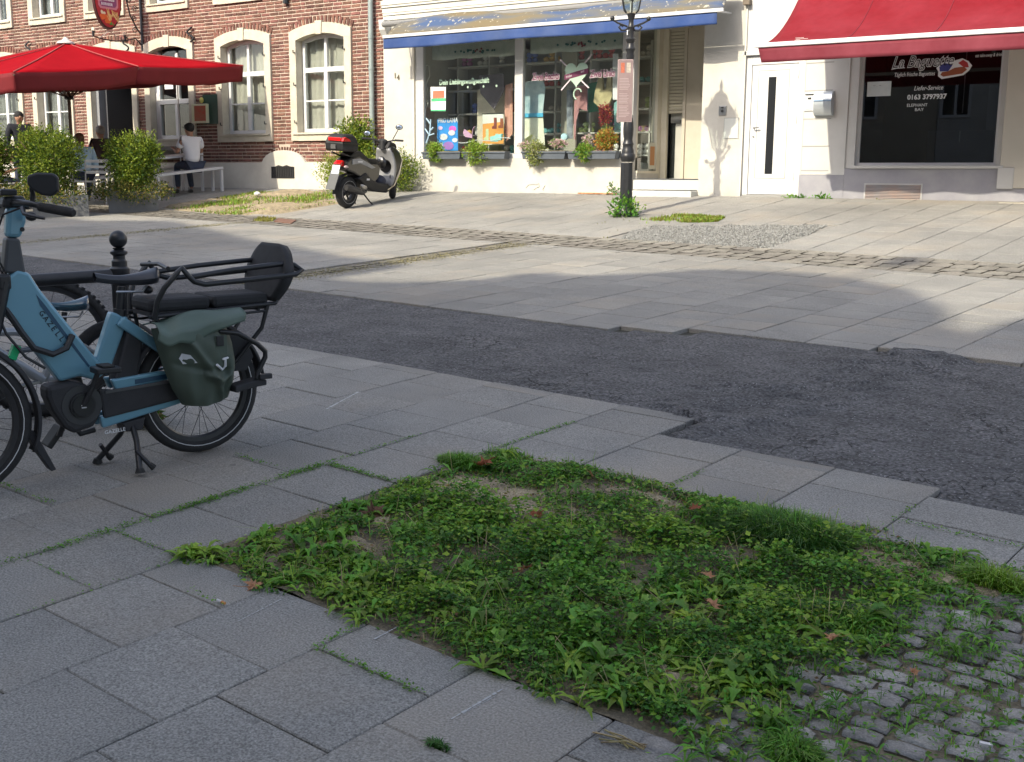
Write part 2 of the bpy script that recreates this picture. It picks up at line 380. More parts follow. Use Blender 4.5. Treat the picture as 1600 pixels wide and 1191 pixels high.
# ================================================================ GROUND
def sheet(name, u0, u1, v0, v1, st, dz, m, nz=None, parent=None, kind='structure'):
    nu = max(1, int((u1 - u0) / st)); nv = max(1, int((v1 - v0) / st))
    U, Vv = np.meshgrid(np.linspace(u0, u1, nu + 1), np.linspace(v0, v1, nv + 1))
    X = U * UA.x + Vv * UB.x; Y = U * UA.y + Vv * UB.y; Z = gz_np(X, Y) + dz
    if nz is not None: Z = Z + nz(U, Vv)
    i = np.arange(nu)[None, :] + (np.arange(nv) * (nu + 1))[:, None]
    F = np.stack([i, i + 1, i + nu + 2, i + nu + 1], -1).reshape(-1, 4)
    o = fast_mesh(name, np.stack([X, Y, Z], -1).reshape(-1, 3), F, m, parent); 
    if kind: o['kind'] = kind
    return o
far = MB()
for (a, b, c_, d) in ((-90, 90, -90, -6), (-90, -32, -6, 24), (12, 90, -6, 24), (-90, 90, 24, 90)):
    nx = 12
    far.grid(nx, nx, lambda s, t: (a + (b - a) * s, c_ + (d - c_) * t, gz(a + (b - a) * s, c_ + (d - c_) * t) - .05))
far.build('ground', SOIL, smooth=True, kind='structure')
sheet('joint_bed', -33, 13, -7, 25, .4, -.03, JOINT)
PATCH = [(-3.17, 2.20), (-2.74, 2.13), (-1.0, 2.13), (-1.0, 3.70), (-2.31, 3.74), (-3.17, 3.62)]
COBV0, COBV1, COBU0 = .9, 3.70, -1.16
def asph_lo(u): return 4.73 if u < -2.7 else (4.375 if u < -1.43 else 4.235)
def asph_hi(u): return 6.46 if u < -4.36 else (6.60 if u < -3.95 else (6.80 if u < -2.67 else 6.93))
def strip_lo(u): return 10.49
SW = .86
def smooth_noise(x, y, s, seed=0):
    g = np.random.default_rng(seed); T_ = g.random((64, 64)); x = x * s; y = y * s
    xi = np.floor(x).astype(int); yi = np.floor(y).astype(int); fx = x - xi; fy = y - yi
    fx = fx * fx * (3 - 2 * fx); fy = fy * fy * (3 - 2 * fy)
    q = lambda a, b: T_[a % 64, b % 64]
    return (q(xi, yi) * (1 - fx) + q(xi + 1, yi) * fx) * (1 - fy) + (q(xi, yi + 1) * (1 - fx) + q(xi + 1, yi + 1) * fx) * fy
def fbm(x, y, s, seed=0, o=4): return sum(smooth_noise(x, y, s * 2 ** k, seed + k) * .5 ** k for k in range(o)) / sum(.5 ** k for k in range(o))

TEAR = sorted([uvp(*gp(*q)[:2]) for q in ((1100, 678), (1190, 662), (1330, 624), (1400, 592), (1450, 566))], key=lambda q: q[1])
# ---- asphalt, one uneven sheet with torn ridges
def asph_n(U, V):
    n = (fbm(U, V, 2.2, 3) - .5) * .012 + (fbm(U * .6, V * 3, 9, 8, 3) - .5) * .016
    band = np.exp(-((U - (-2.95 + .28 * (V - 4.6))) / .42) ** 2)
    r = fbm(U * .8, V * 2.2, 5.5, 21, 4)
    lo = np.where(U < -2.7, 4.73, np.where(U < -1.43, 4.375, 4.235)); hi = np.where(U < -4.36, 6.46, np.where(U < -3.95, 6.60, np.where(U < -2.67, 6.80, 6.93)))
    out = (V < lo - .02) | (V > hi + .02); n = np.where(out, -.022, n); band = np.where(out, 0, 1)  * 1.0 * np.exp(-((U - (-2.95 + .28 * (V - 4.6))) / .42) ** 2)
    tv = np.array(TEAR)[:, 1]; tu = np.array(TEAR)[:, 0]; uc = np.interp(V, tv, tu) + (fbm(U * 2, V * 2, 5, 33, 3) - .5) * .30; st_ = np.clip((uc - U) / .025, 0, 1) * np.clip((U - uc + .9) / .8, 0, 1); n = n + np.where(out, 0, st_ * .016)
    return n + band * (np.clip((r - .5) * 9, -1, 1) * .016) - np.clip((4.30 - V) * .05, 0, .01)
ASPH = mat('asphalt', (.085, .086, .090), (.145, .145, .150), scale=3.2, rough=.88, fine=.62, fs=62, bump=1, bscale=85)
def add_specks(m, c, sc, lo, hi, nlo=.5, nhi=.62):
    nt = m.node_tree; b = nt.nodes['Principled BSDF']; L = nt.links.new; src = b.inputs['Base Color'].links[0].from_socket
    tc = nd(nt, 'ShaderNodeTexCoord'); v = nd(nt, 'ShaderNodeTexVoronoi'); v.inputs['Scale'].default_value = sc; L(tc.outputs['Object'], v.inputs['Vector'])
    r = nd(nt, 'ShaderNodeMapRange'); r.inputs['From Min'].default_value = hi; r.inputs['From Max'].default_value = lo; L(v.outputs['Distance'], r.inputs['Value'])
    sp = nd(nt, 'ShaderNodeSeparateColor'); L(v.outputs['Color'], sp.inputs[0])
    r2 = nd(nt, 'ShaderNodeMapRange'); r2.inputs['From Min'].default_value = nlo; r2.inputs['From Max'].default_value = nhi; L(sp.outputs[0], r2.inputs['Value'])
    mu = nd(nt, 'ShaderNodeMath', operation='MULTIPLY'); L(r.outputs[0], mu.inputs[0]); L(r2.outputs[0], mu.inputs[1])
    mx = nd(nt, 'ShaderNodeMix', data_type='RGBA'); mx.inputs['B'].default_value = c + (1,); L(mu.outputs[0], mx.inputs['Factor']); L(src, mx.inputs['A']); L(mx.outputs['Result'], b.inputs['Base Color'])
add_specks(ASPH, (.40, .40, .41), 62, .12, .28, .60, .85)
def add_cracks(m):
    nt = m.node_tree; b = nt.nodes['Principled BSDF']; L = nt.links.new; src = b.inputs['Base Color'].links[0].from_socket; nrm = b.inputs['Normal'].links[0].from_socket
    tc = nd(nt, 'ShaderNodeTexCoord'); n = nd(nt, 'ShaderNodeTexNoise'); n.inputs['Scale'].default_value = 7; n.inputs['Detail'].default_value = 5; L(tc.outputs['Object'], n.inputs['Vector'])
    mv = nd(nt, 'ShaderNodeVectorMath', operation='MULTIPLY_ADD'); L(n.outputs['Color'], mv.inputs[0]); mv.inputs[1].default_value = (.35, .35, .35); L(tc.outputs['Object'], mv.inputs[2])
    v = nd(nt, 'ShaderNodeTexVoronoi', feature='DISTANCE_TO_EDGE'); v.inputs['Scale'].default_value = 5.5; L(mv.outputs[0], v.inputs['Vector'])
    r = nd(nt, 'ShaderNodeMapRange'); r.inputs['From Min'].default_value = .03; r.inputs['From Max'].default_value = .0; L(v.outputs['Distance'], r.inputs['Value'])
    k = nd(nt, 'ShaderNodeTexNoise'); k.inputs['Scale'].default_value = 1.6; k.inputs['Detail'].default_value = 3; L(tc.outputs['Object'], k.inputs['Vector'])
    r2 = nd(nt, 'ShaderNodeMapRange'); r2.inputs['From Min'].default_value = .50; r2.inputs['From Max'].default_value = .68; L(k.outputs['Fac'], r2.inputs['Value'])
    mu = nd(nt, 'ShaderNodeMath', operation='MULTIPLY'); L(r.outputs[0], mu.inputs[0]); L(r2.outputs[0], mu.inputs[1])
    mx = nd(nt, 'ShaderNodeMix', data_type='RGBA'); mx.inputs['B'].default_value = (.03, .03, .032, 1); L(mu.outputs[0], mx.inputs['Factor']); L(src, mx.inputs['A']); L(mx.outputs['Result'], b.inputs['Base Color'])
    g = nd(nt, 'ShaderNodeTexNoise'); g.inputs['Scale'].default_value = 24; g.inputs['Detail'].default_value = 6; g.inputs['Roughness'].default_value = .7; L(tc.outputs['Object'], g.inputs['Vector'])
    su = nd(nt, 'ShaderNodeMath', operation='SUBTRACT'); L(g.outputs['Fac'], su.inputs[0]); L(mu.outputs[0], su.inputs[1])
    bp = nd(nt, 'ShaderNodeBump'); bp.inputs['Strength'].default_value = 1; bp.inputs['Distance'].default_value = .03; L(su.outputs[0], bp.inputs['Height']); L(nrm, bp.inputs['Normal']); L(bp.outputs[0], b.inputs['Normal'])
add_cracks(ASPH)
asphalt = sheet('asphalt_road', -20, 4, 4.20, 6.97, .034, -.014, ASPH, asph_n)
asphalt.data.polygons.foreach_set('use_smooth', [True] * len(asphalt.data.polygons))

# ---- paving slabs
pav = T('pavement', None, None, (0, 0, 0)); pav['kind'] = 'structure'
def slab_mesh(i):
    W2, L2, t = .2145, .1655, .05; b = .0035; g = random.Random(i); c = [(-W2, -L2), (W2, -L2), (W2, L2), (-W2, L2)]
    ring = []
    for k, (x, y) in enumerate(c):
        ch = .003 + (.014 * g.random() if g.random() < .10 else 0)
        x0, y0 = c[k - 1]; x1, y1 = c[(k + 1) % 4]
        d0 = Vector((x0 - x, y0 - y)).normalized(); d1 = Vector((x1 - x, y1 - y)).normalized()
        ring += [(x + d0.x * ch, y + d0.y * ch), (x + d1.x * ch, y + d1.y * ch)]
    n = len(ring); v = [(x, y, -t) for x, y in ring] + [(x, y, -b) for x, y in ring] + [(x * (1 - b / W2), y * (1 - b / L2), 0) for x, y in ring]
    f = [tuple(range(2 * n, 3 * n))]
    for a in range(2):
        for k in range(n): l = (k + 1) % n; f.append((a * n + k, a * n + l, a * n + n + l, a * n + n + k))
    me = bpy.data.meshes.new('slab'); me.from_pydata(v, [], f); me.materials.append(SLAB); me.update(); return me
SM = [slab_mesh(i) for i in range(7)]
GRAV = [uvp(*gp(*q)[:2]) for q in ((962, 376), (1004, 350), (1295, 350), (1215, 390))]
LPATCH = [uvp(*gp(*q)[:2]) for q in ((262, 325), (345, 336), (420, 334), (524, 317), (518, 300), (400, 300), (330, 311))]
slabs = []
k0 = 0
for k in range(-62, 12):
    u0 = -1.44 + .4343 * k; u1 = u0 + .4343; uc = (u0 + u1) / 2; ph = .10 if k % 2 else .268
    ivs = []
    lo = asph_lo(uc); hi = asph_hi(uc); s0 = strip_lo(uc); s1 = s0 + SW; wall = (16.22 + .10876 * uc) / .99407
    if uc > COBU0: ivs.append((COBV1 + .005, lo))
    elif uc > -3.17: ivs += [(-5, 2.14), (3.70, lo)]
    else: ivs.append((-5, lo))
    ivs += [(hi, s0), (s1, wall)]
    if -8.75 < uc < -8.35: ivs = [(-5, lo), (s1, wall)]; 
    for a, b in ivs:
        n0 = math.floor((a - ph) / .335); v = a
        for j in range(n0, n0 + 80):
            e = min(ph + .335 * (j + 1), b)
            if b - e < .06: e = b
            if e - v < .05 and e < b: continue
            if e - v > .012: slabs.append((u0, u1, v, e))
            v = max(v, e)
            if v >= b - 1e-6: break
def bad(u, v): return inpoly(u, v, GRAV) or inpoly(u, v, LPATCH)
slabs = [s for s in slabs if not bad((s[0] + s[1]) / 2, (s[2] + s[3]) / 2)]
def in_view(p, mg=60):
    c = CW.transposed() @ Vector(p)
    if c.z > -.1: return False
    x = 800 + FOC * c.x / -c.z; y = 595.5 - FOC * c.y / -c.z
    return -mg < x < 1600 + mg and -mg < y < 1191 + mg
def slab_matrix(s):
    u = (s[0] + s[1]) / 2; v = (s[2] + s[3]) / 2; x, y = xy(u, v); e = .15
    tu = Vector((UA.x * e, UA.y * e, gz(x + UA.x * e, y + UA.y * e) - gz(x, y))).normalized()
    tv = Vector((UB.x * e, UB.y * e, gz(x + UB.x * e, y + UB.y * e) - gz(x, y))).normalized(); n = tu.cross(tv)
    R = Matrix((tu, tv, n)).transposed() @ Euler((random.gauss(0, .003), random.gauss(0, .003), 0)).to_matrix()
    j = .0032
    return Matrix.Translation((x, y, gz(x, y) + random.uniform(-.003, .0015))) @ R.to_4x4() @ Matrix.Diagonal(((s[1] - s[0] - (.009 if v > 5.5 else .0045)) / .429, (s[3] - s[2] - j) / .331, 1, 1))
vis = [s for s in slabs if in_view((*xy((s[0] + s[1]) / 2, (s[2] + s[3]) / 2), gz(*xy((s[0] + s[1]) / 2, (s[2] + s[3]) / 2))))]
vis.sort(key=lambda s: ((s[0] + s[1]) / 2) ** 2 + ((s[2] + s[3]) / 2) ** 2)
solo = set(vis[:298]); restV = []; restF = []; off = 0
for s in slabs:
    M = slab_matrix(s); me = random.choice(SM)
    if s in solo: inst('slab', me, M @ Matrix.Rotation(math.pi * random.randint(0, 1), 4, 'Z'), pav)
    elif (s[0] ** 2 + s[2] ** 2) < 900:
        nv = len(me.vertices); restV += [tuple(M @ v.co) for v in me.vertices]
        for p in me.polygons: restF.append(tuple(off + i for i in p.vertices))
        off += nv
me = bpy.data.meshes.new('slab_field'); me.from_pydata(restV, [], restF); me.materials.append(SLAB)
o = bpy.data.objects.new('slab_field', me); col.objects.link(o); o.parent = pav; o['kind'] = 'stuff'

# ---- setts
def sett_mesh(i, m, w=.135, l=.105, h=.05, dome=.007):
    g = random.Random(i * 7 + 1); b = MB(); n = 4
    def fn(s, t):
        x = (s - .5) * w; y = (t - .5) * l; e = max(abs(s - .5), abs(t - .5)) * 2; ex = abs(s - .5) * 2; ey = abs(t - .5) * 2
        x *= 1 - .10 * (ey > .9); y *= 1 - .10 * (ex > .9)
        return (x + g.uniform(-.004, .004), y + g.uniform(-.004, .004), -dome * (ex ** 3 + ey ** 3) * .8 + g.uniform(-.002, .002))
    b.grid(n, n, fn); ring = [i_ for i_ in range(5)] + [4 + 5 * k for k in range(1, 5)] + [24 - k for k in range(1, 5)] + [20 - 5 * k for k in range(1, 4)]
    base = len(b.v); b.v += [(b.v[r][0], b.v[r][1], -h) for r in ring]; q = len(ring)
    for k in range(q): l_ = (k + 1) % q; b.f.append((ring[k], ring[l_], base + l_, base + k)); b.mi.append(0)
    me = bpy.data.meshes.new('sett'); me.from_pydata(b.v, [], b.f); me.materials.append(m); me.polygons.foreach_set('use_smooth', [True] * len(me.polygons)); me.update(); return me
def lay_setts(root, me_list, cells, dims, maxn, dz=0, tilt=.04, hj=.005):
    cells = sorted(cells, key=lambda c: c[0] ** 2 + c[1] ** 2); RV = []; RF = []; off = 0; cnt = 0
    for (u, v, du, dv) in cells:
        x, y = xy(u, v); p = (x, y, gz(x, y) + dz + random.uniform(-hj, hj))
        M = Matrix.Translation(p) @ Euler((math.atan((gz(x, y + .1) - gz(x, y - .1)) / .2) + random.gauss(0, tilt), random.gauss(0, tilt), math.atan2(UA.y, UA.x) + random.gauss(0, .05))).to_matrix().to_4x4() @ Matrix.Diagonal((du / dims[0], dv / dims[1], 1, 1))
        me = random.choice(me_list)
        if cnt < maxn and in_view(p, 20): inst('sett', me, M, root); cnt += 1
        else:
            RV += [tuple(M @ w.co) for w in me.vertices]
            for q in me.polygons: RF.append(tuple(off + i for i in q.vertices))
            off += len(me.vertices)
    if RV:
        me = bpy.data.meshes.new('sett_field'); me.from_pydata(RV, [], RF); me.materials.append(me_list[0].materials[0]); me.polygons.foreach_set('use_smooth', [True] * len(me.polygons))
        o = bpy.data.objects.new('sett_field', me); col.objects.link(o); o.parent = root; o['kind'] = 'stuff'
NS = [sett_mesh(i, SETT) for i in range(6)]; FS = [sett_mesh(20 + i, SETTB, dome=.003) for i in range(4)]
cob = T('cobbled_area', None, None, (0, 0, 0)); cob['kind'] = 'structure'
cells = []; v = COBV0; r = 0
while v < COBV1 - .05:
    dv = random.uniform(.062, .078); u = COBU0 - (.12 if r % 2 else .03) - random.uniform(0, .12)
    while u < .9:
        du = random.uniform(.075, .125); cells.append((u + du / 2, v + dv / 2 + .012 * math.sin(u * 3 + r) + random.gauss(0, .004), du - random.uniform(.005, .013), dv - random.uniform(.004, .011))); u += du
    v += dv; r += 1
lay_setts(cob, NS, cells, (.135, .105), 230, dz=.002)
sheet('cobble_bed', COBU0 - .2, 1.2, COBV0, COBV1, .2, -.009, SOIL)
st = T('sett_strip', None, None, (0, 0, 0)); st['kind'] = 'structure'
cells = []
for r in range(4):
    u = 3.5 + r * .07
    while u > -25:
        du = random.uniform(.17, .25); cells.append((u - du / 2, strip_lo(u) + .108 + r * .215, du - .006, .209)); u -= du
lay_setts(st, FS, cells, (.135, .105), 150, dz=.001, tilt=.004, hj=.0012)
BROWNBED = mat('brown_grit', (.10, .09, .075), (.18, .16, .13), scale=9, rough=1)
sheet('strip_bed', -25, 4, 10.45, 11.4, .1, -.012, BROWNBED)
bands = T('mossy_sett_band', None, None, (0, 0, 0)); bands['kind'] = 'structure'
cells = []
for ub, va, vb in ((-8.72, 6.5, 10.48), (-14.1, 6.5, 10.48)):
    for r in range(2 if ub < -9 else 3):
        v = va
        while v < vb:
            dv = random.uniform(.11, .15); cells.append((ub + .13 * r + .05, v + dv / 2, .125, dv - .010)); v += dv
lay_setts(bands, FS, cells, (.135, .105), 90, dz=-.001, tilt=.008, hj=.002)
sheet('band_bed', -8.8, -8.25, 6.5, 10.8, .2, -.010, BROWNBED); sheet('band_bed', -14.2, -13.8, 6.5, 10.9, .2, -.010, BROWNBED)
# gravel field where slabs are missing
def gravel(name, poly, n, s0, s1, m, dz=-.015, seed=1):
    g = np.random.default_rng(seed); a = np.array(poly); u = g.uniform(a[:, 0].min(), a[:, 0].max(), n); v = g.uniform(a[:, 1].min(), a[:, 1].max(), n)
    k = inpoly_np(u, v, poly); u = u[k]; v = v[k]; n = len(u); X = u * UA.x + v * UB.x; Y = u * UA.y + v * UB.y
    C = np.stack([X, Y, gz_np(X, Y) + dz + g.random(n) * .006], 1); base = np.array([[1, 0, 0], [-.5, .87, 0], [-.5, -.87, 0], [0, 0, .8], [.2, .1, -.6]])
    V = C[:, None, :] + base[None] * (g.uniform(s0, s1, n))[:, None, None] * g.uniform(.6, 1.3, (n, 5, 1)); b = (np.arange(n) * 5)[:, None]
    F = np.concatenate([b + np.array(t) for t in ((0, 1, 3), (1, 2, 3), (2, 0, 3), (1, 0, 4), (2, 1, 4), (0, 2, 4))], 0)
    return fast_mesh(name, V.reshape(-1, 3), F, m, None, 'stuff')
GRV = mat('grey_gravel', (.17, .175, .17), (.27, .27, .26), scale=30, rough=.9, rnd=.35)
GP = [(p[0], p[1]) for p in GRAV]
gravel('gravel', GP, 16000, .008, .016, GRV, dz=-.012)
sheet('gravel_bed', min(p[0] for p in GP) - .2, max(p[0] for p in GP) + .2, min(p[1] for p in GP) - .1, max(p[1] for p in GP) + .1, .3, -.018, mat('gravel_dust', (.20, .195, .18), (.27, .26, .24), scale=12, rough=1))
# soil of the weedy plots
def soil_plot(name, u0, u1, v0, v1, amp, dz, m, st=.03, seed=5):
    return sheet(name, u0, u1, v0, v1, st, dz, m, lambda U, V: (fbm(U, V, 6, seed) - .4) * amp - np.clip((U + 1.38) / .25, 0, 1) * .03)
soil_plot('weed_plot_soil', -3.175, COBU0 + .06, 2.135, 3.715, .035, -.006, SOIL)
lu = [p[0] for p in LPATCH]; lv = [p[1] for p in LPATCH]
sheet('verge_soil', min(lu) - .1, max(lu) + .1, min(lv) - .1, max(lv) + .1, .08, -.018, SAND, lambda U, V: np.clip((fbm(U, V, 1.3, 9) - .45) * .35, 0, .07) * inpoly_np(U, V, LPATCH))

# ---- weeds of the foreground plot
BARE = [(uvp(*gp(*q)[:2]), r) for q, r in (((770, 772), (.34, .15)), ((820, 790), (.12, .10)), ((535, 850), (.13, .08)), ((1000, 775), (.16, .05)), ((585, 812), (.12, .05)), ((1385, 878), (.18, .11)), ((1060, 1062), (.10, .06)), ((1480, 905), (.16, .05)))]
def bare(u, v):
    b = np.zeros(u.shape)
    for (c, r) in BARE: b = np.maximum(b, np.exp(-(((u - c[0]) / r[0]) ** 2 + ((v - c[1]) / r[1]) ** 2) * .9))
    return b
for i_, (c, r) in enumerate(BARE):
    b = MB(); x, y = xy(*c)
    b.grid(14, 14, lambda s, t: (lambda uu, vv, e: (*xy(uu, vv), gz(*xy(uu, vv)) + .009 - .026 * e ** 4 + .005 * math.sin(uu * 60) * math.cos(vv * 50)))(c[0] + (s - .5) * 2.6 * r[0], c[1] + (t - .5) * 2.6 * r[1], min(1, math.hypot(s - .5, t - .5) * 2)))
    b.build('bare_earth', SAND, smooth=True, kind='structure')
def scatter(n, poly=None, u0=-3.3, u1=-.2, v0=2.0, v1=3.9, dens=None, seed=0):
    g = np.random.default_rng(seed); u = g.uniform(u0, u1, n); v = g.uniform(v0, v1, n)
    k = np.ones(n, bool)
    if dens is not None: k &= g.random(n) < dens(u, v)
    u = u[k]; v = v[k]; X = u * UA.x + v * UB.x; Y = u * UA.y + v * UB.y
    return u, v, np.stack([X, Y, gz_np(X, Y)], 1), g
def edge_soft(u, v):                      # 1 inside the plot, ragged at the edges, thinning over the cobbles
    w = (fbm(u, v, 7, 40) - .5) * .20
    a = np.clip((u + 3.17 + w) / .09, 0, 1) * np.clip((v - 2.11 + w) / .10, 0, 1) * np.clip((3.76 - v + w * .8) / .06, 0, 1)
    r = np.clip((-1.02 - u + w * 1.5) / .25, 0, 1)
    return a * r
def over(u, v): return np.clip((u + 1.35) / .3, 0, 1) * (u < .4) * (v < 3.72)
HN = lambda u, v: np.clip((fbm(u, v, 6.5, 61) - .36) * 3.2, 0, 1.3)
def carpet(name, n, size, m, dens, seed, hz, tilt=.55):
    u, v, P, g = scatter(n, dens=dens, seed=seed); k = len(u); h = HN(u, v)
    P[:, 2] += hz * (.15 + h * g.random(k) ** .7) * edgeh(u, v); th = g.uniform(0, 2 * np.pi, k)
    D = np.stack([np.cos(th), np.sin(th), g.normal(.12, .3, k)], 1); N = np.stack([g.normal(0, tilt, k), g.normal(0, tilt, k), np.ones(k)], 1)
    L = size * g.uniform(.55, 1.35, k)
    return leaf_mesh(name, P, D, N, L, L * g.uniform(.55, .85, k), m, curl=.15)
def edgeh(u, v): return np.clip((u + 3.2) / .35, .22, 1) * np.clip((v - 2.08) / .30, .22, 1) * np.clip((3.8 - v) / .35, .2, 1) * np.clip((-1.0 - u) / .3, .3, 1)
D0 = lambda u, v: edge_soft(u, v) * (1 - bare(u, v) * 1.1) * np.clip(fbm(u, v, 7, 71) * 3.4 - 1.0, 0.03, 1)
carpet('clover_carpet', 120000, .0135, L_DARK, lambda u, v: D0(u, v) * .95, 1, .055)
carpet('ground_ivy', 80000, .018, L_MID, lambda u, v: D0(u, v) * np.clip(fbm(u, v, 3, 81) * 4.2 - 1.6, 0.10, 1), 2, .075)
carpet('pale_weed_leaves', 52000, .020, L_LITE, lambda u, v: D0(u, v) * np.clip(fbm(u, v, 3.5, 91) * 5 - 2.2, 0.05, 1), 3, .085)
carpet('yellowed_weed_leaves', 9000, .014, L_YEL, lambda u, v: edge_soft(u, v) * .6, 4, .04)
carpet('withered_leaves', 6000, .014, mat('withered_leaf', (.12, .07, .035), (.22, .14, .07), scale=9, rough=1, rnd=.4), lambda u, v: edge_soft(u, v) * (.35 + bare(u, v)), 44, .03)
def tufts(name, n, H, Wd, m, dens, seed, bend=.6, poly=None, **kw):
    u, v, P, g = scatter(n, dens=dens, seed=seed, **kw); k = len(u)
    P[:, 2] -= .008
    return blade_mesh(name, P, g.normal(size=(k, 2)), H * g.uniform(.4, 1.3, k), np.full(k, Wd) * g.uniform(.6, 1.3, k), m, bend=bend)
tufts('grass_blades', 34000, .055, .0032, L_MID, lambda u, v: D0(u, v) * np.clip(fbm(u, v, 3, 15) * 3 - 1.0, .05, 1) * .9, 11)
tufts('fine_grass', 16000, .055, .003, L_LITE, lambda u, v: D0(u, v) * .7, 12)
tufts('dry_grass', 8500, .045, .0028, L_DRY, lambda u, v: edge_soft(u, v) * (np.clip(1 - abs(v - 3.7) / .12, 0, 1) + np.clip(1 - abs(v - 2.16) / .10, 0, 1) + .10 + bare(u, v) * .5), 13, bend=.9)
tufts('dead_stems', 700, .13, .0022, L_DRY, lambda u, v: edge_soft(u, v) * np.clip(fbm(u, v, 4, 19) * 4 - 1.6, .1, 1), 14, bend=1.4)
tufts('tall_stems', 900, .11, .0026, L_LITE, lambda u, v: edge_soft(u, v) * np.clip(fbm(u, v, 4, 29) * 4 - 1.6, .1, 1), 15, bend=1.1)
# tall dark grass hump
def clump(name, px, ru, rv, n, H, m, seed, wd=.004, bend=.8, label=None):
    c = uvp(*gp(*px)[:2]); g = np.random.default_rng(seed); a = g.uniform(0, 2 * np.pi, n); r = np.sqrt(g.random(n)) 
    u = c[0] + np.cos(a) * r * ru; v = c[1] + np.sin(a) * r * rv; X = u * UA.x + v * UB.x; Y = u * UA.y + v * UB.y
    P = np.stack([X, Y, gz_np(X, Y) - .005], 1); D = np.stack([np.cos(a), np.sin(a)], 1) * r[:, None] + g.normal(size=(n, 2)) * .6
    o = blade_mesh(name, P, D, H * g.uniform(.5, 1.15, n) * (1.1 - .6 * r ** 2), np.full(n, wd), m, bend=bend); return o
L_GR = leafmat('grass_deep_green', (.04, .13, .025), (.07, .19, .035))
clump('grass_hump', (1215, 842), .26, .13, 2600, .110, L_GR, 31); clump('grass_hump', (1225, 838), .24, .12, 2600, .115, L_MID, 38)
clump('grass_hump', (1160, 825), .16, .08, 1500, .085, L_MID, 32)
clump('grass_hump', (728, 728), .15, .06, 1300, .07, L_MID, 33)
clump('grass_tuft', (1552, 915), .11, .05, 800, .085, L_LITE, 34)
clump('grass_tuft', (1235, 1178), .075, .05, 650, .05, L_MID, 35, bend=1.0)
clump('grass_tuft', (1330, 975), .10, .06, 500, .05, L_MID, 36)
clump('grass_tuft', (683, 1168), .035, .012, 130, .03, L_GR, 37)
# rosettes with long toothed leaves
def rosettes(name, cs, m, seed, L0=.10, wd=.028, nl=(6, 11), lift=.5):
    g = np.random.default_rng(seed); V = []; F = []; off = 0
    for (u, v, sc) in cs:
        x, y = xy(u, v); z = gz(x, y) + .004
        for q in range(g.integers(*nl)):
            th = g.uniform(0, 6.283); L = L0 * sc * g.uniform(.6, 1.25); w = wd * sc * g.uniform(.7, 1.2); li = lift * g.uniform(.3, 1.5); S = 8
            for i in range(S + 1):
                t = i / S; ww = w * (math.sin(min(1, t * 1.05 + .06) * math.pi) ** .6) * (1 if i % 2 else .55) * (.35 + .8 * t if t < .8 else 1)
                if i in (0,): ww = w * .12
                if i == S: ww = .0008
                px_ = x + math.cos(th) * L * t; py_ = y + math.sin(th) * L * t; pz = z + L * li * (t - t * t * .95) * 1.6
                sx, sy = -math.sin(th) * ww / 2, math.cos(th) * ww / 2
                V += [(px_ + sx, py_ + sy, pz + .25 * ww), (px_, py_, pz), (px_ - sx, py_ - sy, pz + .25 * ww)]
            for i in range(S):
                b = off + i * 3; F += [(b, b + 1, b + 4, b + 3), (b + 1, b + 2, b + 5, b + 4)]
            off += 3 * (S + 1)
    return fast_mesh(name, np.array(V), np.array(F), m, None, 'stuff')
g = np.random.default_rng(5)
def rpos(n, f, s0=.6, s1=1.2):
    o = []
    while len(o) < n:
        u = g.uniform(-3.2, .1); v = g.uniform(2.05, 3.7)
        if g.random() < f(u, v): o.append((u, v, g.uniform(s0, s1)))
    return o
rosettes('dandelion_leaves', rpos(150, lambda u, v: float(edge_soft(np.array([u]), np.array([v]))[0]) * (1 if (v < 2.6 or (u > -2.0 and v < 3.0)) else .08)), L_LITE, 6, L0=.075)
rosettes('dock_leaves', rpos(20, lambda u, v: float(edge_soft(np.array([u]), np.array([v]))[0]) * (1 if (2.35 < v < 2.95 and u > -2.4) else .1), .8, 1.3), leafmat('dock_leaf', (.12, .27, .04), (.18, .35, .06)), 61, L0=.065, wd=.045, nl=(4, 8), lift=1.1)
rosettes('dandelion_leaves', rpos(70, lambda u, v: float(edge_soft(np.array([u]), np.array([v]))[0]) * (1 if v < 3 else .3)), L_MID, 7, L0=.085, wd=.022)
rosettes('broad_weed_leaves', rpos(130, lambda u, v: float(edge_soft(np.array([u]), np.array([v]))[0]) * (.1 + (2.3 < v < 2.95))), L_MID, 8, L0=.06, wd=.04, nl=(5, 9), lift=.9)
# weeds between the cobbles
cob_r = rpos(330, lambda u, v: float(over(np.array([u]), np.array([v]))[0]) * max(.1, float(fbm(np.array([u]), np.array([v]), 3, 44)[0]) * 2.2 - .6), .35, .85)
rosettes('cobble_weeds', cob_r, L_MID, 9, L0=.075, wd=.018, lift=.7)
cw = lambda u, v: over(u, v) * np.clip(fbm(u, v, 5, 45) * 3.4 - 1.15, 0, 1)
u, v, P, gg = scatter(42000, dens=cw, seed=51, u1=.8, v0=1.3); k = len(u); th = gg.uniform(0, 6.28, k); P[:, 2] += .02 * gg.random(k)
leaf_mesh('cobble_moss_leaves', P, np.stack([np.cos(th), np.sin(th), gg.normal(.2, .3, k)], 1), np.stack([gg.normal(0, .5, k), gg.normal(0, .5, k), np.ones(k)], 1), .012 * gg.uniform(.6, 1.5, k), .008 * gg.uniform(.6, 1.4, k), L_MID)
tufts('cobble_grass', 20000, .035, .0028, L_MID, lambda u, v: cw(u, v) * .8, 52, u1=.8, v0=1.3)
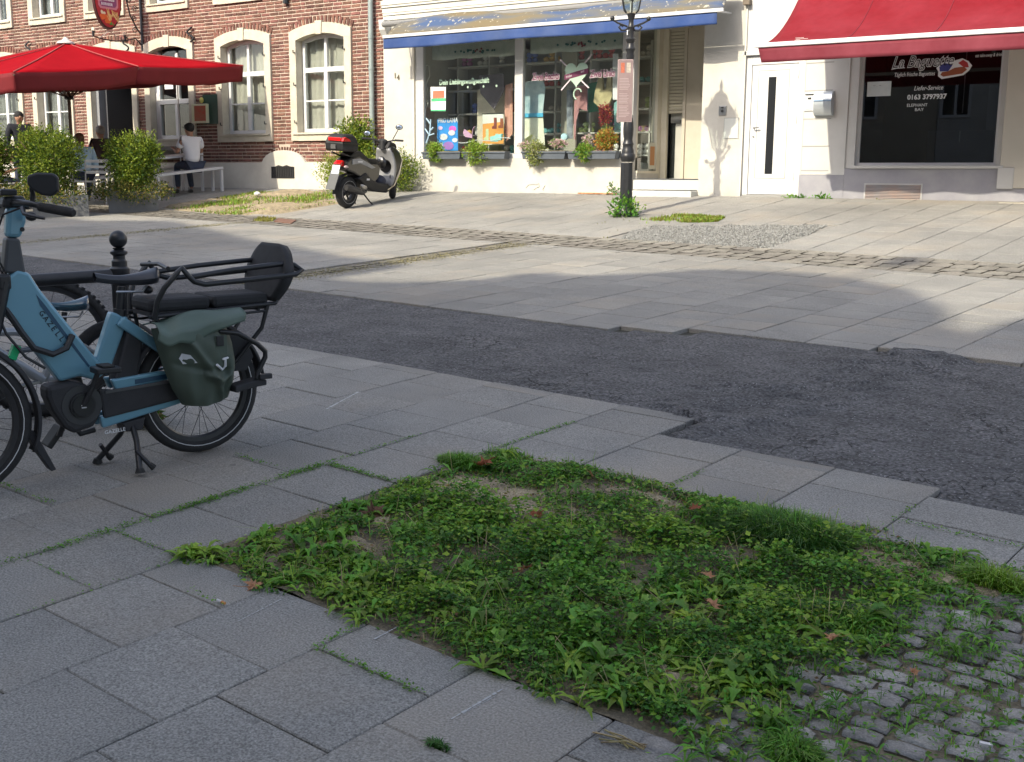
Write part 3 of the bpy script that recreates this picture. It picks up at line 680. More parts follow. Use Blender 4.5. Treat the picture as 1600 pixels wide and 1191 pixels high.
# weeds in slab joints
def joint_weeds(name, lines, m, seed, size=.008, dens=900, spread=.006, hz=.012):
    g = np.random.default_rng(seed); Ps = []
    for (u0, v0, u1, v1, k) in lines:
        L = math.hypot(u1 - u0, v1 - v0); n = int(L * dens * k); t = g.random(n); keep = g.random(n) < np.clip(fbm(t * L + u0 * 3, t * 0 + v0, 4, seed) * 2.6 - .5, 0, 1); t = t[keep]; n = len(t)
        sp = spread * (0.5 + k)
        u = u0 + (u1 - u0) * t + g.normal(0, sp, n); v = v0 + (v1 - v0) * t + g.normal(0, sp, n); X = u * UA.x + v * UB.x; Y = u * UA.y + v * UB.y
        Ps.append(np.stack([X, Y, gz_np(X, Y) + g.random(n) * hz], 1))
    P = np.concatenate(Ps, 0); n = len(P); th = g.uniform(0, 6.28, n)
    L = size * g.uniform(.6, 1.6, n)
    return leaf_mesh(name, P, np.stack([np.cos(th), np.sin(th), g.normal(.3, .3, n)], 1), np.stack([g.normal(0, .6, n), g.normal(0, .6, n), np.ones(n)], 1), L, L * .6, m)
joint_weeds('joint_weeds', [(-3.605, 1.7, -3.61, 3.1, 2.0), (-3.61, 3.1, -3.61, 3.7, .3), (-3.18, 3.3, -3.17, 4.3, .7), (-2.95, 1.955, -2.74, 1.95, .3), (-2.32, 1.94, -1.89, 1.94, .6),
    (-3.61, 3.12, -3.2, 3.12, 1.1), (-4.05, 2.96, -3.62, 2.95, .5), (-3.6, 2.1, -3.18, 2.1, .3), (-3.6, 1.77, -3.17, 1.77, .25), (-3.17, 1.2, -3.17, 2.1, .12), (-2.31, 1.95, -2.31, 2.16, .5), (-1.45, 3.75, -1.43, 4.1, .5),
    (-1.43, 3.9, -1.0, 3.9, .4), (-2.28, 3.75, -2.28, 4.0, .4), (-4.49, 2.12, -4.05, 2.12, .5)], L_MID, 71)
joint_weeds('joint_moss', [(-8.5, 6.5, -8.5, 10.45, 3.0), (-14.0, 6.6, -14.0, 10.45, 2.0)], mat('moss_yellow', (.18, .17, .07), (.30, .27, .13), scale=9, rough=1, rnd=.3), 72, size=.010, dens=700, spread=.04, hz=.004)
# base-of-wall growth and the far green patches
def far_green(name, poly, n, h, m, seed, dens=1, bend=.6, wd=.012):
    g = np.random.default_rng(seed); a = np.array(poly); u = g.uniform(a[:, 0].min(), a[:, 0].max(), n); v = g.uniform(a[:, 1].min(), a[:, 1].max(), n)
    k = inpoly_np(u, v, poly) & (g.random(n) < np.clip(fbm(u, v, 1.6, seed // 10) * 4.2 - 1.75, .01, 1) * dens); u = u[k]; v = v[k]; n = len(u); X = u * UA.x + v * UB.x; Y = u * UA.y + v * UB.y
    return blade_mesh(name, np.stack([X, Y, gz_np(X, Y) - .01], 1), g.normal(size=(n, 2)), h * g.uniform(.4, 1.4, n), np.full(n, wd), m, bend=bend)
far_green('verge_grass', LPATCH, 6500, .055, L_LITE, 81)
far_green('verge_grass', LPATCH, 2500, .05, L_MID, 82)
far_green('verge_grass', LPATCH, 6500, .045, L_YEL, 83); far_green('verge_dry_grass', LPATCH, 5000, .035, L_DRY, 89)
P2 = [uvp(*gp(*q)[:2]) for q in ((985, 352), (1000, 344), (1060, 336), (1135, 340), (1120, 347), (1030, 350))]
far_green('lamp_grass', P2, 9000, .05, L_YEL, 84, wd=.01); far_green('lamp_grass', P2, 6000, .05, L_LITE, 85, wd=.01)
P3 = [uvp(*gp(*q)[:2]) for q in ((925, 350), (960, 340), (985, 346), (955, 376), (935, 372), (968, 352))]
far_green('lamp_grass', P3, 3000, .035, L_YEL, 86)
P4 = [uvp(*gp(*q)[:2]) for q in ((395, 346), (412, 339), (432, 341), (425, 347))]
far_green('drain_grass', P4, 1500, .06, L_YEL, 87)
b = MB(); p = [gp(*q) for q in ((428, 347), (435, 342), (463, 345), (455, 350))]; b.add([tuple(q + Vector((0, 0, h_))) for h_ in (-.02, .012) for q in p], [(0, 1, 2, 3), (4, 5, 6, 7), (0, 1, 5, 4), (1, 2, 6, 5), (2, 3, 7, 6), (3, 0, 4, 7)]); b.build('drain_cover', mat('rust_iron', (.12, .06, .045), (.2, .11, .08), scale=20, rough=.9), kind='structure')
# ================================================================ BUILDINGS
FY = 16.3
fxz = lambda a, b, d: (a, d, b)
def arc_pts(x0, x1, zs, zp, n=10):
    """segmental arch from (x0,zs) over peak zp to (x1,zs)"""
    w = (x1 - x0) / 2; h = zp - zs; R = (w * w + h * h) / (2 * h); cx = (x0 + x1) / 2; cz = zp - R; a = math.asin(w / R)
    return [(cx + R * math.sin(-a + 2 * a * i / n), cz + R * math.cos(-a + 2 * a * i / n)) for i in range(n + 1)], (cx, cz, R, a)
# ---- brick town house on the left
bh = T('brick_house', 'red brick house with arched pale stone windows behind the red parasol', 'house', (-20.0, FY, gz(-20, FY)))
WIN = [(-25.97, -24.58, .87, 'w'), (-23.86, -22.72, .87, 'w'), (-19.93, -18.74, .80, 'hatch'), (-17.75, -16.55, .87, 'w'), (-15.70, -14.49, .87, 'w')]
DOOR = (-21.90, -20.52)
openings = []
for (x0, x1, z0, kd) in WIN: openings.append(dict(x0=x0, x1=x1, z0=z0, zs=2.575, zp=2.68, kd=kd))
openings.append(dict(x0=DOOR[0], x1=DOOR[1], z0=-.35, zs=2.56, zp=2.68, kd='door'))
UPW = [(-25.9, -24.8), (-23.82, -22.83), (-21.82, -20.82), (-19.80, -18.83), (-17.75, -16.75), (-15.7, -14.7)]
for (x0, x1) in UPW: openings.append(dict(x0=x0, x1=x1, z0=3.54, zs=5.1, zp=5.2, kd='up'))
BL, BR, BZ = -28.5, -13.575, 5.8
sur = []   # outer outline intervals for bricks
for o_ in openings:
    o_['ox0'] = o_['x0'] - .17; o_['ox1'] = o_['x1'] + .17; o_['oz0'] = o_['z0'] - (.155 if o_['kd'] != 'door' else 0); o_['ozs'] = o_['zs'] + .16; o_['ozp'] = o_['zp'] + .19
def backing():
    b = MB(); xs = sorted(openings, key=lambda o: o['x0'])
    for row, (za, zb) in enumerate(((-.5, 3.2), (3.2, BZ))):
        ops = [o for o in xs if (o['kd'] == 'up') == (row == 1)]; x = BL
        for o in ops:
            b.box(x, o['x0'] - .012, FY + .02, FY + .35, za, zb)
            if o['kd'] != 'door': b.box(o['x0'] - .012, o['x1'] + .012, FY + .02, FY + .35, za, o['z0'] - .012)
            b.box(o['x0'] - .012, o['x1'] + .012, FY + .02, FY + .35, o['zp'] + .01, zb); x = o['x1'] + .012
        b.box(x, BR, FY + .02, FY + .35, za, zb)
    return b
backing().build('wall', MORTAR, bh)
VENT = (-16.09, .335, .50, .64)   # arch over the cellar vent: cx, z, half width, top
def blocked(z):
    iv = []
    for o in openings:
        if o['oz0'] - .005 < z < o['ozs'] + .0: iv.append((o['ox0'], o['ox1']))
        elif o['ozs'] <= z < o['ozp'] + .135:
            w = (o['ox1'] - o['ox0']) / 2 + .10; h = o['ozp'] + .135 - o['ozs'] - .02; t = (z - o['ozs'] - .0) / h
            R = (w * w + h * h) / (2 * h); zz = max(0, min(z - o['ozs'], h - .001)); d = R - h + zz; ww = math.sqrt(max(0, R * R - d * d)); cx = (o['x0'] + o['x1']) / 2
            iv.append((cx - ww, cx + ww))
    if z < VENT[3]:
        h = VENT[3] - VENT[1]; w = VENT[2]; R = (w * w + h * h) / (2 * h); d = R - h + max(0, z - VENT[1]); ww = math.sqrt(max(0, R * R - d * d)); iv.append((VENT[0] - ww, VENT[0] + ww))
    return sorted(iv)
bricks = []; z = .325; row = 0
while z < BZ - .06:
    zc = z + .027; iv = blocked(zc); x = BL; segs = []
    for a, c in iv:
        if a > x: segs.append((x, a))
        x = max(x, c)
    if x < BR: segs.append((x, BR))
    for a, c in segs:
        p = a
        if row % 2: 
            e = min(a + .105, c); bricks.append((p, e - .013, z)); p = e
        while p < c - .03:
            L = .215 if random.random() < .8 else .105; e = min(p + L + .013, c)
            if c - e < .05: e = c
            bricks.append((p, e - .013, z)); p = e
    z += .0672; row += 1
def brick_mesh(i):
    g = random.Random(i); b = MB(); j = lambda: g.uniform(-.0035, .0035)
    x0, x1, z0, z1, d = -.1055, .1055, -.0240, .0240, .013
    v = [(x0 + j(), 0, z0 + j()), (x1 + j(), 0, z0 + j()), (x1 + j(), 0, z1 + j()), (x0 + j(), 0, z1 + j())]
    v += [(x0 * .97, -d + j() * .5, z0 * .86), (x1 * .97, -d + j() * .5, z0 * .86), (x1 * .97, -d + j() * .5, z1 * .86), (x0 * .97, -d + j() * .5, z1 * .86)]
    me = bpy.data.meshes.new('brick'); me.from_pydata(v, [], [(4, 5, 6, 7), (0, 1, 5, 4), (1, 2, 6, 5), (2, 3, 7, 6), (3, 0, 4, 7)]); me.materials.append(BRICK); me.update(); return me
BM = [brick_mesh(i) for i in range(6)]
bricks.sort(key=lambda q: (q[0] + q[1]) ** 2 / 4 + (q[2]) ** 2 if in_view(((q[0] + q[1]) / 2, FY, q[2] + .03), -4) else 9e9)
RV, RF, off = [], [], 0
for i, (a, c, z) in enumerate(bricks):
    if c - a < .025: continue
    M = Matrix.Translation(((a + c) / 2, FY + .021 + random.uniform(-.004, .003), z + .0265)) @ Matrix.Rotation(random.gauss(0, .006), 4, 'Y') @ Matrix.Diagonal(((c - a) / .215, 1, 1, 1)); me = random.choice(BM)
    if i < 290: inst('brick', me, M, bh)
    else:
        RV += [tuple(M @ v.co) for v in me.vertices]
        for p in me.polygons: RF.append(tuple(off + k for k in p.vertices))
        off += 8
me = bpy.data.meshes.new('brickwork'); me.from_pydata(RV, [], RF); me.materials.append(BRICK); o = bpy.data.objects.new('brickwork', me); col.objects.link(o); o.parent = bh; o.matrix_parent_inverse = ROOTM[bh.name].inverted(); o['kind'] = 'stuff'
# voussoirs over the openings
va = MB()
def vouss(b, cx, cz, R, a, h, n):
    for i in range(n):
        th = -a + 2 * a * (i + .5) / n; w = 2 * a * R / n - .034; t = Vector((math.cos(th), 0, -math.sin(th))); r = Vector((math.sin(th), 0, math.cos(th)))
        M = Matrix((t, Vector((0, 1, 0)), r)).transposed(); b.obox(Vector((cx, FY + .013, cz)) + r * (R + h / 2), (w, .03, h), M)
for o_ in openings:
    pts, (cx, cz, R, a) = arc_pts(o_['ox0'] - .02, o_['ox1'] + .02, o_['ozs'] + .01, o_['ozp'] + .01)
    vouss(va, cx, cz, R, a * 1.02, .115, 18)
h = .135; w = .40; R = (w * w + h * h) / (2 * h)
vouss(va, VENT[0], VENT[1] - .03 + h - R, R, math.asin(w / R), .075, 13); vouss(va, VENT[0], VENT[1] + .055 + h - R, R + .0, math.asin(w / R), .085, 13)
va.build('arch_bricks', BRICK, bh, kind='stuff')
# plinth
b = MB(); b.box(BL, -16.70, FY - .045, FY + .02, -.6, .305); o = b.build('plinth', PLINTH, bh, bevel=.006)
b = MB(); b.box(-16.695, BR, FY - .06, FY + .02, -.6, .31)
b.prism([(-16.66, .31), (-15.5, .31)] + [(-16.09 + .55 * math.cos(t), .31 + .235 * math.sin(t)) for t in [math.pi * k / 10 for k in range(1, 10)]], FY - .055, FY + .02, fxz); b.build('plinth', PLINTH, bh)
v = T('cellar_vent', 'iron barred cellar vent in the cream plinth under the brick arch', 'vent', (-16.09, FY - .06, .02))
b = MB(); b.prism([(-16.40, .005), (-15.78, .005), (-15.78, .225), (-15.9, .235), (-15.98, .26), (-16.09, .235), (-16.2, .26), (-16.28, .235), (-16.40, .225)], FY - .066, FY - .058, fxz); b.build('opening', DARK, v)
for k in range(13): MB().tube([(-16.37 + k * .047, FY - .075, .01), (-16.37 + k * .047, FY - .075, .23)], .008, 5).build('bar', BLACKM, v)
CURT = mat('net_curtain', (.50, .47, .42), (.62, .58, .52), scale=3, rough=.9, trans=.2)
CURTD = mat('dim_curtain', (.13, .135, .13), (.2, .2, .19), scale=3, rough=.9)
def stone_surround(o, root):
    pi, _ = arc_pts(o['x0'], o['x1'], o['zs'], o['zp']); po, _ = arc_pts(o['ox0'], o['ox1'], o['ozs'], o['ozp'])
    # jambs
    dp = .035
    for a, c in ((o['ox0'], o['x0']), (o['x1'], o['ox1'])):
        s_ = MB(); s_.box(a, c, FY - dp, FY + .16, o['oz0'], o['zs']); s_.build('jamb_stone', STONE, root, bevel=.008)
    if o['kd'] != 'door':
        s_ = MB(); s_.box(o['x0'] - .0, o['x1'] + .0, FY - dp + .003, FY + .16, o['oz0'], o['z0']); s_.box(o['ox0'] + .06, o['ox1'] - .06, FY - dp - .03, FY - dp + .001, o['z0'] - .035, o['z0'] - .005); s_.build('sill', STONE, root)
    s_ = MB(); n = len(pi)
    pol = [(o['ox0'], o['zs']), (o['x0'], o['zs'])] + pi[1:-1] + [(o['x1'], o['zs']), (o['ox1'], o['zs'])] + po[::-1]
    s_.prism(pol, FY - dp, FY + .16, fxz); s_.build('arch_stone', STONE, root)
    cx = (o['x0'] + o['x1']) / 2; s_ = MB(); s_.prism([(cx - .065, o['zp'] - .02), (cx + .065, o['zp'] - .02), (cx + .085, o['ozp'] + .03), (cx - .085, o['ozp'] + .03)], FY - dp - .02, FY, fxz); s_.build('keystone', STONE, root)
def sash(o, root, y=FY + .14, rows=(0.0, .36, .66), curtain=CURT, cols=2, fr=UPVC):
    x0, x1, z0, zs, zp = o['x0'] + .01, o['x1'] - .01, o['z0'] + .01, o['zs'], o['zp'] - .005
    W_ = T('window', None, None, (0, 0, 0)) if False else None
    f = MB(); t = .065; H = zs - z0
    f.box(x0, x0 + t, y, y + .07, z0, zs); f.box(x1 - t, x1, y, y + .07, z0, zs); f.box(x0 + t, x1 - t, y + .001, y + .069, z0, z0 + t)
    pi, _ = arc_pts(x0, x1, zs, zp, 8); pl = [(x0, zs), (x0 + t, zs - t * .4)] + [(a, b_ - t) for a, b_ in pi[1:-1]] + [(x1 - t, zs - t * .4), (x1, zs)] + pi[1:-1][::-1]
    f.prism(pl, y + .002, y + .068, fxz)
    zt = z0 + H * .68; f.box(x0 + t, x1 - t, y - .018, y + .06, zt - .045, zt + .045)
    cx = (x0 + x1) / 2; f.box(cx - .045, cx + .045, y - .012, y + .062, z0 + t, zt - .045); f.box(cx - .03, cx + .03, y - .006, y + .062, zt + .045, zp - t)
    wf = f.build('window_frame', fr, root, bevel=.006)
    gb = MB()
    zm = z0 + H * .345
    for a, c in ((x0 + t, cx - .045), (cx + .045, x1 - t)): gb.box(a, c, y + .006, y + .04, zm - .014, zm + .014)
    gb.build('glazing_bar', fr, wf)
    for a, c in ((x0 + t, cx - .045), (cx + .045, x1 - t)):
        for za, zb in ((z0 + t, zm - .014), (zm + .014, zt - .045), (zt + .045, zp - t * .8)):
            p = MB(); p.box(a, c, y + .028, y + .033, za, zb); p.build('pane', GLASS, wf)
    c_ = MB(); n = 24
    c_.grid(n, 1, lambda s, q: (x0 - .05 + (x1 - x0 + .1) * s, y + .16 + .02 * math.sin(s * 47), z0 + (zp - z0) * q)); c_.build('curtain', curtain, wf, thick=.004)
    return wf
for o_ in openings:
    stone_surround(o_, bh)
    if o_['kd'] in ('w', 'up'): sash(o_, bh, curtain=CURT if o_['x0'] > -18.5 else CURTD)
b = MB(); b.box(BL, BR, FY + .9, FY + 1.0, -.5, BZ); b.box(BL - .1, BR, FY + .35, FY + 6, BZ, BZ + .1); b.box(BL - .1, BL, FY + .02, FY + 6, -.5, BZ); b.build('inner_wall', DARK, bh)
# serving hatch window under the parasol
o_ = openings[2]; f = MB(); y = FY + .12; x0, x1, z0 = o_['x0'], o_['x1'], o_['z0']
for a, c in ((x0, x0 + .13), (x1 - .07, x1)): f.box(a, c, y, y + .08, z0, 2.6)
f.box(x0 + .13, x1 - .07, y, y + .08, z0, z0 + .08); f.box(x0 + .13, x1 - .07, y - .01, y + .07, 1.52, 1.62); f.box(-19.34, -19.26, y, y + .07, z0 + .08, 1.52); f.box(-19.28, -19.20, y, y + .07, 1.62, 2.55)
wf = f.build('window_frame', UPVC, bh, bevel=.006)
for a, c, za, zb in ((x0 + .13, -19.34, z0 + .08, 1.52), (-19.26, x1 - .07, z0 + .08, 1.52), (x0 + .13, -19.28, 1.62, 2.6), (-19.2, x1 - .07, 1.62, 2.6)): MB().box(a, c, y + .03, y + .036, za, zb).build('pane', GLASS, wf)
MB().box(-19.62, -19.36, y - .012, y - .006, 1.83, 2.10).build('paper_notice', mat('paper', (.7, .71, .72), rough=.8), wf)
# hatch ledge
MB().box(x0 - .25, x1 + .10, FY - .30, FY - .036, .56, .64).build('wooden_ledge', mat('grey_wood', (.16, .15, .14), (.22, .21, .2), scale=8, rough=.8), bh)
MB().box(x0 - .25, x1 + .10, FY - .12, FY - .04, .40, .56).build('wooden_ledge', mat('grey_wood', (.16, .15, .14)), bh)
# doorway: open door, dark inside, grey reveal
b = MB(); b.box(DOOR[0], DOOR[0] + .10, FY + .10, FY + .75, -.3, 2.6); b.build('door_reveal', mat('grey_reveal', (.20, .21, .23), (.25, .26, .28), scale=3, rough=.7), bh)
b = MB(); b.box(DOOR[0] + .34, DOOR[0] + .38, FY + .10, FY + .9, -.2, 2.5); 
dr = b.build('door', mat('dark_door', (.05, .05, .055), None, rough=.5), bh); MB().tube([(DOOR[0] + .39, FY + .2, .85), (DOOR[0] + .43, FY + .2, .85), (DOOR[0] + .43, FY + .32, .85)], .012, 6).build('handle', STEEL, dr)
b = MB(); b.box(DOOR[1] - .16, DOOR[1], FY + .12, FY + .2, -.3, 2.56); b.box(DOOR[0] + .1, DOOR[1] - .16, FY + .12, FY + .2, 2.3, 2.56); b.build('door_frame', mat('brown_grey_frame', (.18, .16, .15)), bh)
MB().box(DOOR[0], DOOR[1], FY - .35, FY + .9, -.45, -.16).build('door_step', STONE, bh, bevel=.01)
# shutter hooks
for o_ in openings:
    if o_['kd'] in ('w',):
        for x in (o_['x0'] - .02, o_['x1'] + .02):
            for z in (1.05, 1.75, 2.35): MB().tube([(x, FY - .035, z), (x, FY - .075, z), (x, FY - .08, z + .05)], .012, 5).build('shutter_hook', BLACKM, bh)
# iron wall anchors and lamp-like bracket
for (p, nm) in (((-18.60, 2.86), 'S'), ((-20.62, 2.78), 'S'), ((-24.05, 2.90), 'S'), ((-15.92, 3.36), 'T')):
    a = MB(); x, z = p
    if nm == 'S': a.tube([(x + .09 * math.sin(t * 1.15) * (1 if 1 else 1), FY - .04, z + .14 * (t - 3.0) / 3.0) for t in [k * .4 for k in range(16)]], .020, 6)
    else:
        a.tube([(x, FY - .04, z + .3), (x, FY - .04, z - .10)], [.025, .05, ][:2], 6)
        for s in (-1, 1): a.tube([(x, FY - .05, z), (x + s * .06, FY - .06, z + .03), (x + s * .09, FY - .05, z + .10)], .016, 5)
    a.build('wall_anchor', BLACKM, bh)

# ---- white shop, number 14
sh = T('white_shop_house', 'white rendered shop house with wide display window and blue awning', 'house', (-10.2, FY, gz(-10.2, FY)))
X0, X1 = -13.57, -6.675
b = MB(); b.box(X0, -12.92, FY, FY + .3, -.6, 2.79); b.box(-12.92, -8.50, FY, FY + .3, -.6, .37); b.box(-12.92, -8.50, FY + .02, FY + .3, 2.42, 2.79)
b.box(X0, X1, FY, FY + .3, 2.79, 6.0); b.box(-8.5, -7.33, FY, FY + .3, 2.55, 2.79)
b.box(-7.33, X1, FY, FY + 1.4, -.6, 2.79); b.box(-7.345, X1 + .012, FY - .022, FY, -.6, .34)
b.build('wall', WHITE, sh)
b = MB()                                             # cornice steps
for (z0, z1, p) in ((2.79, 2.87, .03), (2.87, 2.91, .05), (2.91, 3.0, .06), (3.0, 3.04, .085), (3.04, 3.12, .10), (3.22, 3.27, .03)): b.box(X0 + .03, -6.9, FY - p, FY, z0 + .0015, z1)
b.build('cornice', mat('white_cornice', (.56, .55, .50), (.62, .61, .56), scale=3, rough=.7), sh, bevel=.004)
b = MB(); b.prism([(2.79, 0), (2.55, 0), (2.45, -.05), (2.62, -.16), (2.79, -.18)], -13.53, -13.40, lambda a, c, d: (d, FY + c, a)); b.build('cornice_bracket', WHITE2, sh)
# window: reveal, frame, mullion
b = MB(); b.box(-12.92, -12.88, FY + .001, FY + .10, .37, 2.42); b.build('window_reveal', CREAM, sh)
b = MB()
b.box(-12.88, -12.70, FY + .04, FY + .12, .37, 2.42); b.box(-12.70, -8.71, FY + .035, FY + .12, .37, .45); b.box(-12.70, -8.71, FY + .04, FY + .12, 2.34, 2.42); b.box(-10.76, -10.60, FY + .03, FY + .115, .45, 2.34)
b.box(-8.71, -8.50, FY - .004, FY + .12, .372, 2.42)
fr = b.build('window_frame', WHITE2, sh, bevel=.006)
MB().box(-12.70, -10.76, FY + .075, FY + .083, .45, 2.34).build('pane', GLASSD, fr); MB().box(-10.60, -8.71, FY + .075, FY + .083, .45, 2.34).build('pane', GLASSD, fr)
# room behind
b = MB(); b.box(-12.95, -8.55, FY + 2.4, FY + 2.5, -.1, 2.6); b.box(-13.05, -12.95, FY + .13, FY + 2.5, -.1, 2.6); b.box(-13.05, -8.0, FY + .13, FY + 2.5, 2.43, 2.6); b.box(-8.58, -8.52, FY + .9, FY + 2.5, -.1, 2.43)
b.build('room_wall', mat('dim_room_wall', (.42, .40, .36), (.50, .48, .44), scale=2, rough=.9), sh)
MB().box(-12.95, -8.55, FY + .13, FY + 2.4, -.2, .30).build('display_floor', mat('display_floor', (.60, .58, .54), (.68, .66, .62), scale=3, rough=.6), sh)
# side return window of the entrance recess
b = MB(); b.box(-8.62, -8.47, FY + .12, FY + .9, -.3, .13); b.build('side_wall', WHITE, sh)
b = MB(); b.box(-8.56, -8.50, FY + .12, FY + .18, .14, 2.42); b.box(-8.56, -8.47, FY + .80, FY + .90, .14, 2.55); b.box(-8.56, -8.46, FY + .12, FY + .90, .13, .17); b.build('side_window_frame', CREAM, sh)
MB().box(-8.525, -8.52, FY + .18, FY + .80, .17, 2.42).build('pane', GLASSD, sh)
b = MB(); b.box(-8.62, -8.47, FY + .90, FY + 1.0, .04, 2.55); b.box(-8.47, -8.38, FY + .95, FY + 1.02, .04, 2.55); b.build('door_post', CREAM, sh)
rcp = mat('beige_panel', (.46, .42, .35), (.52, .48, .41), scale=3, rough=.7)
b = MB(); b.box(-8.06, -7.33, FY + 1.0, FY + 1.1, .04, 2.6); b.box(-8.11, -8.06, FY + .97, FY + 1.1, .04, 2.6); b.box(-8.5, -7.33, FY + .3, FY + 1.1, 2.55, 2.62); b.build('recess_panel', rcp, sh)
dr = MB().box(-8.38, -8.11, FY + 1.12, FY + 1.18, .04, 1.10).build('door', mat('pale_door', (.40, .41, .38), (.46, .46, .43), scale=3), sh)
MB().box(-8.38, -8.29, FY + 1.105, FY + 1.119, .06, .95).build('door_glass', GLASSR, dr); MB().box(-8.34, -8.2, FY + 1.09, FY + 1.118, .95, 1.0).build('handle', STEEL, dr)
for k in range(27):
    z = 1.10 + k * .054; s_ = MB(); s_.prism([(z, -.002), (z + .012, -.014), (z + .040, -.014), (z + .050, -.002), (z + .050, .01), (z, .01)], -8.38, -8.115, lambda a, c, d: (d, FY + 1.04 + c, a)); s_.build('shutter_slat', mat('beige_shutter', (.50, .47, .38), (.55, .52, .43), scale=4), sh)
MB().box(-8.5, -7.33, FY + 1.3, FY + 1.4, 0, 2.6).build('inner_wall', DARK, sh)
b = MB(); b.box(-7.80, -7.62, FY + .96, FY + .999, 1.34, 1.56); b.build('letter_box', mat('beige_box', (.42, .38, .32)), sh, bevel=.008)
# steps with chequered landing
stp = T('entrance_steps', 'worn pale stone steps with chequered tiles at the shop doorway', 'steps', (-7.9, FY, -.2))
MB().box(-8.46, -7.335, FY - .02, FY + 1.0, -.13, .03).build('step', mat('worn_step', (.42, .43, .43), (.58, .58, .55), scale=5, rough=.8, bump=.3), stp, bevel=.012)
MB().box(-8.55, -7.34, FY - .26, FY + .1, -.40, -.14).build('step', mat('worn_step', (.5, .5, .5)), stp, bevel=.012)
MB().box(-8.46, -7.335, FY - .025, FY + .02, .031, .046).build('nosing', mat('dark_nosing', (.07, .075, .08), rough=.5), stp)
tb = mat('black_tile', (.06, .055, .05), rough=.5); tw = mat('white_tile', (.45, .42, .36), (.5, .46, .4), scale=5, rough=.5)
tm = {}
for q, m_ in ((0, tb), (1, tw)):
    s_ = MB(); s_.box(-.057, .057, -.057, .057, 0, .008); o = s_.build('tile', m_, stp, local=True); tm[q] = o.data; bpy.data.objects.remove(o)
for i in range(9):
    for j in range(8): inst('tile', tm[(i + j) % 2], Matrix.Translation((-8.38 + i * .119, FY + .10 + j * .119, .034)), stp)
# number 14, doorbell, meter hatch, scribble
NUM = mat('bronze_numeral', (.10, .09, .06), rough=.5)
t_ = T('house_number', 'dark numerals 14 on the white wall left of the display window', 'house number', (-13.25, FY - .005, 1.77))
text('1', .13, (-13.33, FY - .012, 1.79), NUM, t_, 'numeral', bold=.002); text('4', .13, (-13.26, FY - .012, 1.755), NUM, t_, 'numeral', bold=.002)
d = T('doorbell', 'small steel doorbell plate on the white pillar beside the recess', 'doorbell', (-6.99, FY, 1.05)); MB().box(-7.05, -6.93, FY - .018, FY, .985, 1.125).build('plate', STEEL, d, bevel=.004)
MB().lathe([(.022, 0), (.022, .008), (.001, .01)], (-6.99, FY - .018, 1.05), 10, Matrix(((1, 0, 0), (0, 0, -1), (0, 1, 0)))).build('button', BLACKP, d)
MB().box(-7.01, -6.97, FY - .022, FY - .018, 1.09, 1.11).build('name_strip', BLACKP, d)
m_ = T('meter_hatch', 'flat grey meter hatch set in the white pillar below the doorbell', 'hatch', (-6.84, FY, .65)); MB().box(-6.95, -6.73, FY - .010, FY, .65, .94).build('cover', mat('hatch_grey', (.50, .52, .49), (.56, .57, .54), scale=4), m_, bevel=.003); MB().box(-6.96, -6.72, FY - .005, FY + .001, .64, .95).build('frame', mat('hatch_edge', (.3, .31, .3)), m_)
# graffiti, a thin painted line on the wall
gr = MB(); P_ = lambda a, c: (fp(a, c, FY).x, FY - .004, fp(a, c, FY).z)
gr.tube([P_(822, 294), P_(826, 289), P_(834, 288), P_(838, 289), P_(842, 287), P_(843, 292), P_(838, 294), P_(834, 297)], .004, 4); gr.tube([P_(852, 290), P_(848, 296), P_(850, 298)], .004, 4)
gr.build('graffiti_scribble', mat('grey_spray', (.2, .2, .2)), sh)

# ---- right house with door and takeaway window
rh = T('white_takeaway_house', 'white house with grey base and dark takeaway window under the red awning', 'house', (-4.2, FY, gz(-4, FY)))
R0, R1 = -6.66, 3.0
b = MB(); b.box(R0, -5.76, FY, FY + .3, 1.86, 6.0); b.box(-5.76, -5.10, FY, FY + .3, .115, 6.0); b.box(-5.10, -2.6, FY, FY + .3, 2.3, 6.0); b.box(-2.6, R1, FY, FY + .3, .115, 6)
b.build('wall', WHITE2, rh)
b = MB(); b.box(-5.755, -5.10, FY - .006, FY + .3, -.6, .11); b.box(-5.10, -3.0, FY + .0, FY + .3, -.6, .205); b.box(-3.0, R1, FY - .006, FY + .3, -.6, .11); b.build('plinth', GREYP, rh)
GRV_ = mat('groove_shadow', (.32, .32, .31))
for z in (1.685, 1.30, .905, .52, .175): MB().box(-5.74, -5.33, FY - .0045, FY + .001, z - .006, z + .006).build('panel_groove', GRV_, rh)
MB().box(-5.76, -5.735, FY - .006, FY + .001, .11, 1.86).build('panel_groove', WHITE2, rh)
MB().box(-6.67, -6.645, FY - .03, FY - .001, -.4, 2.55).build('downpipe', mat('pale_pipe', (.55, .54, .5)), rh)
b = MB(); b.box(-6.70, -6.60, FY - .10, FY - .001, 2.55, 2.64); b.build('pipe_bracket', mat('brown_bracket', (.15, .12, .09)), rh)
b = MB()
b.box(-5.10, -4.97, FY + .02, FY + .22, .205, 2.3); b.box(-3.09, -2.98, FY + .02, FY + .22, .205, 2.3); b.box(-5.0, -2.98, FY - .04, FY + .2, .205, .245)
b.box(-3.04, -2.84, FY - .05, FY, -.06, .215); b.build('window_reveal', WHITE2, rh, bevel=.004)
MB().box(-3.02, -2.60, FY - .03, FY + .3, -.05, 2.3).build('pilaster', mat('beige_pilaster', (.56, .53, .46), (.6, .57, .5), scale=2), rh, bevel=.01)
b = MB(); b.box(-4.97, -4.93, FY + .10, FY + .16, .245, 2.3); b.box(-3.13, -3.09, FY + .10, FY + .16, .245, 2.3); b.box(-4.93, -3.13, FY + .10, FY + .16, .245, .285); b.box(-4.93, -3.13, FY + .10, FY + .16, 2.2, 2.3)
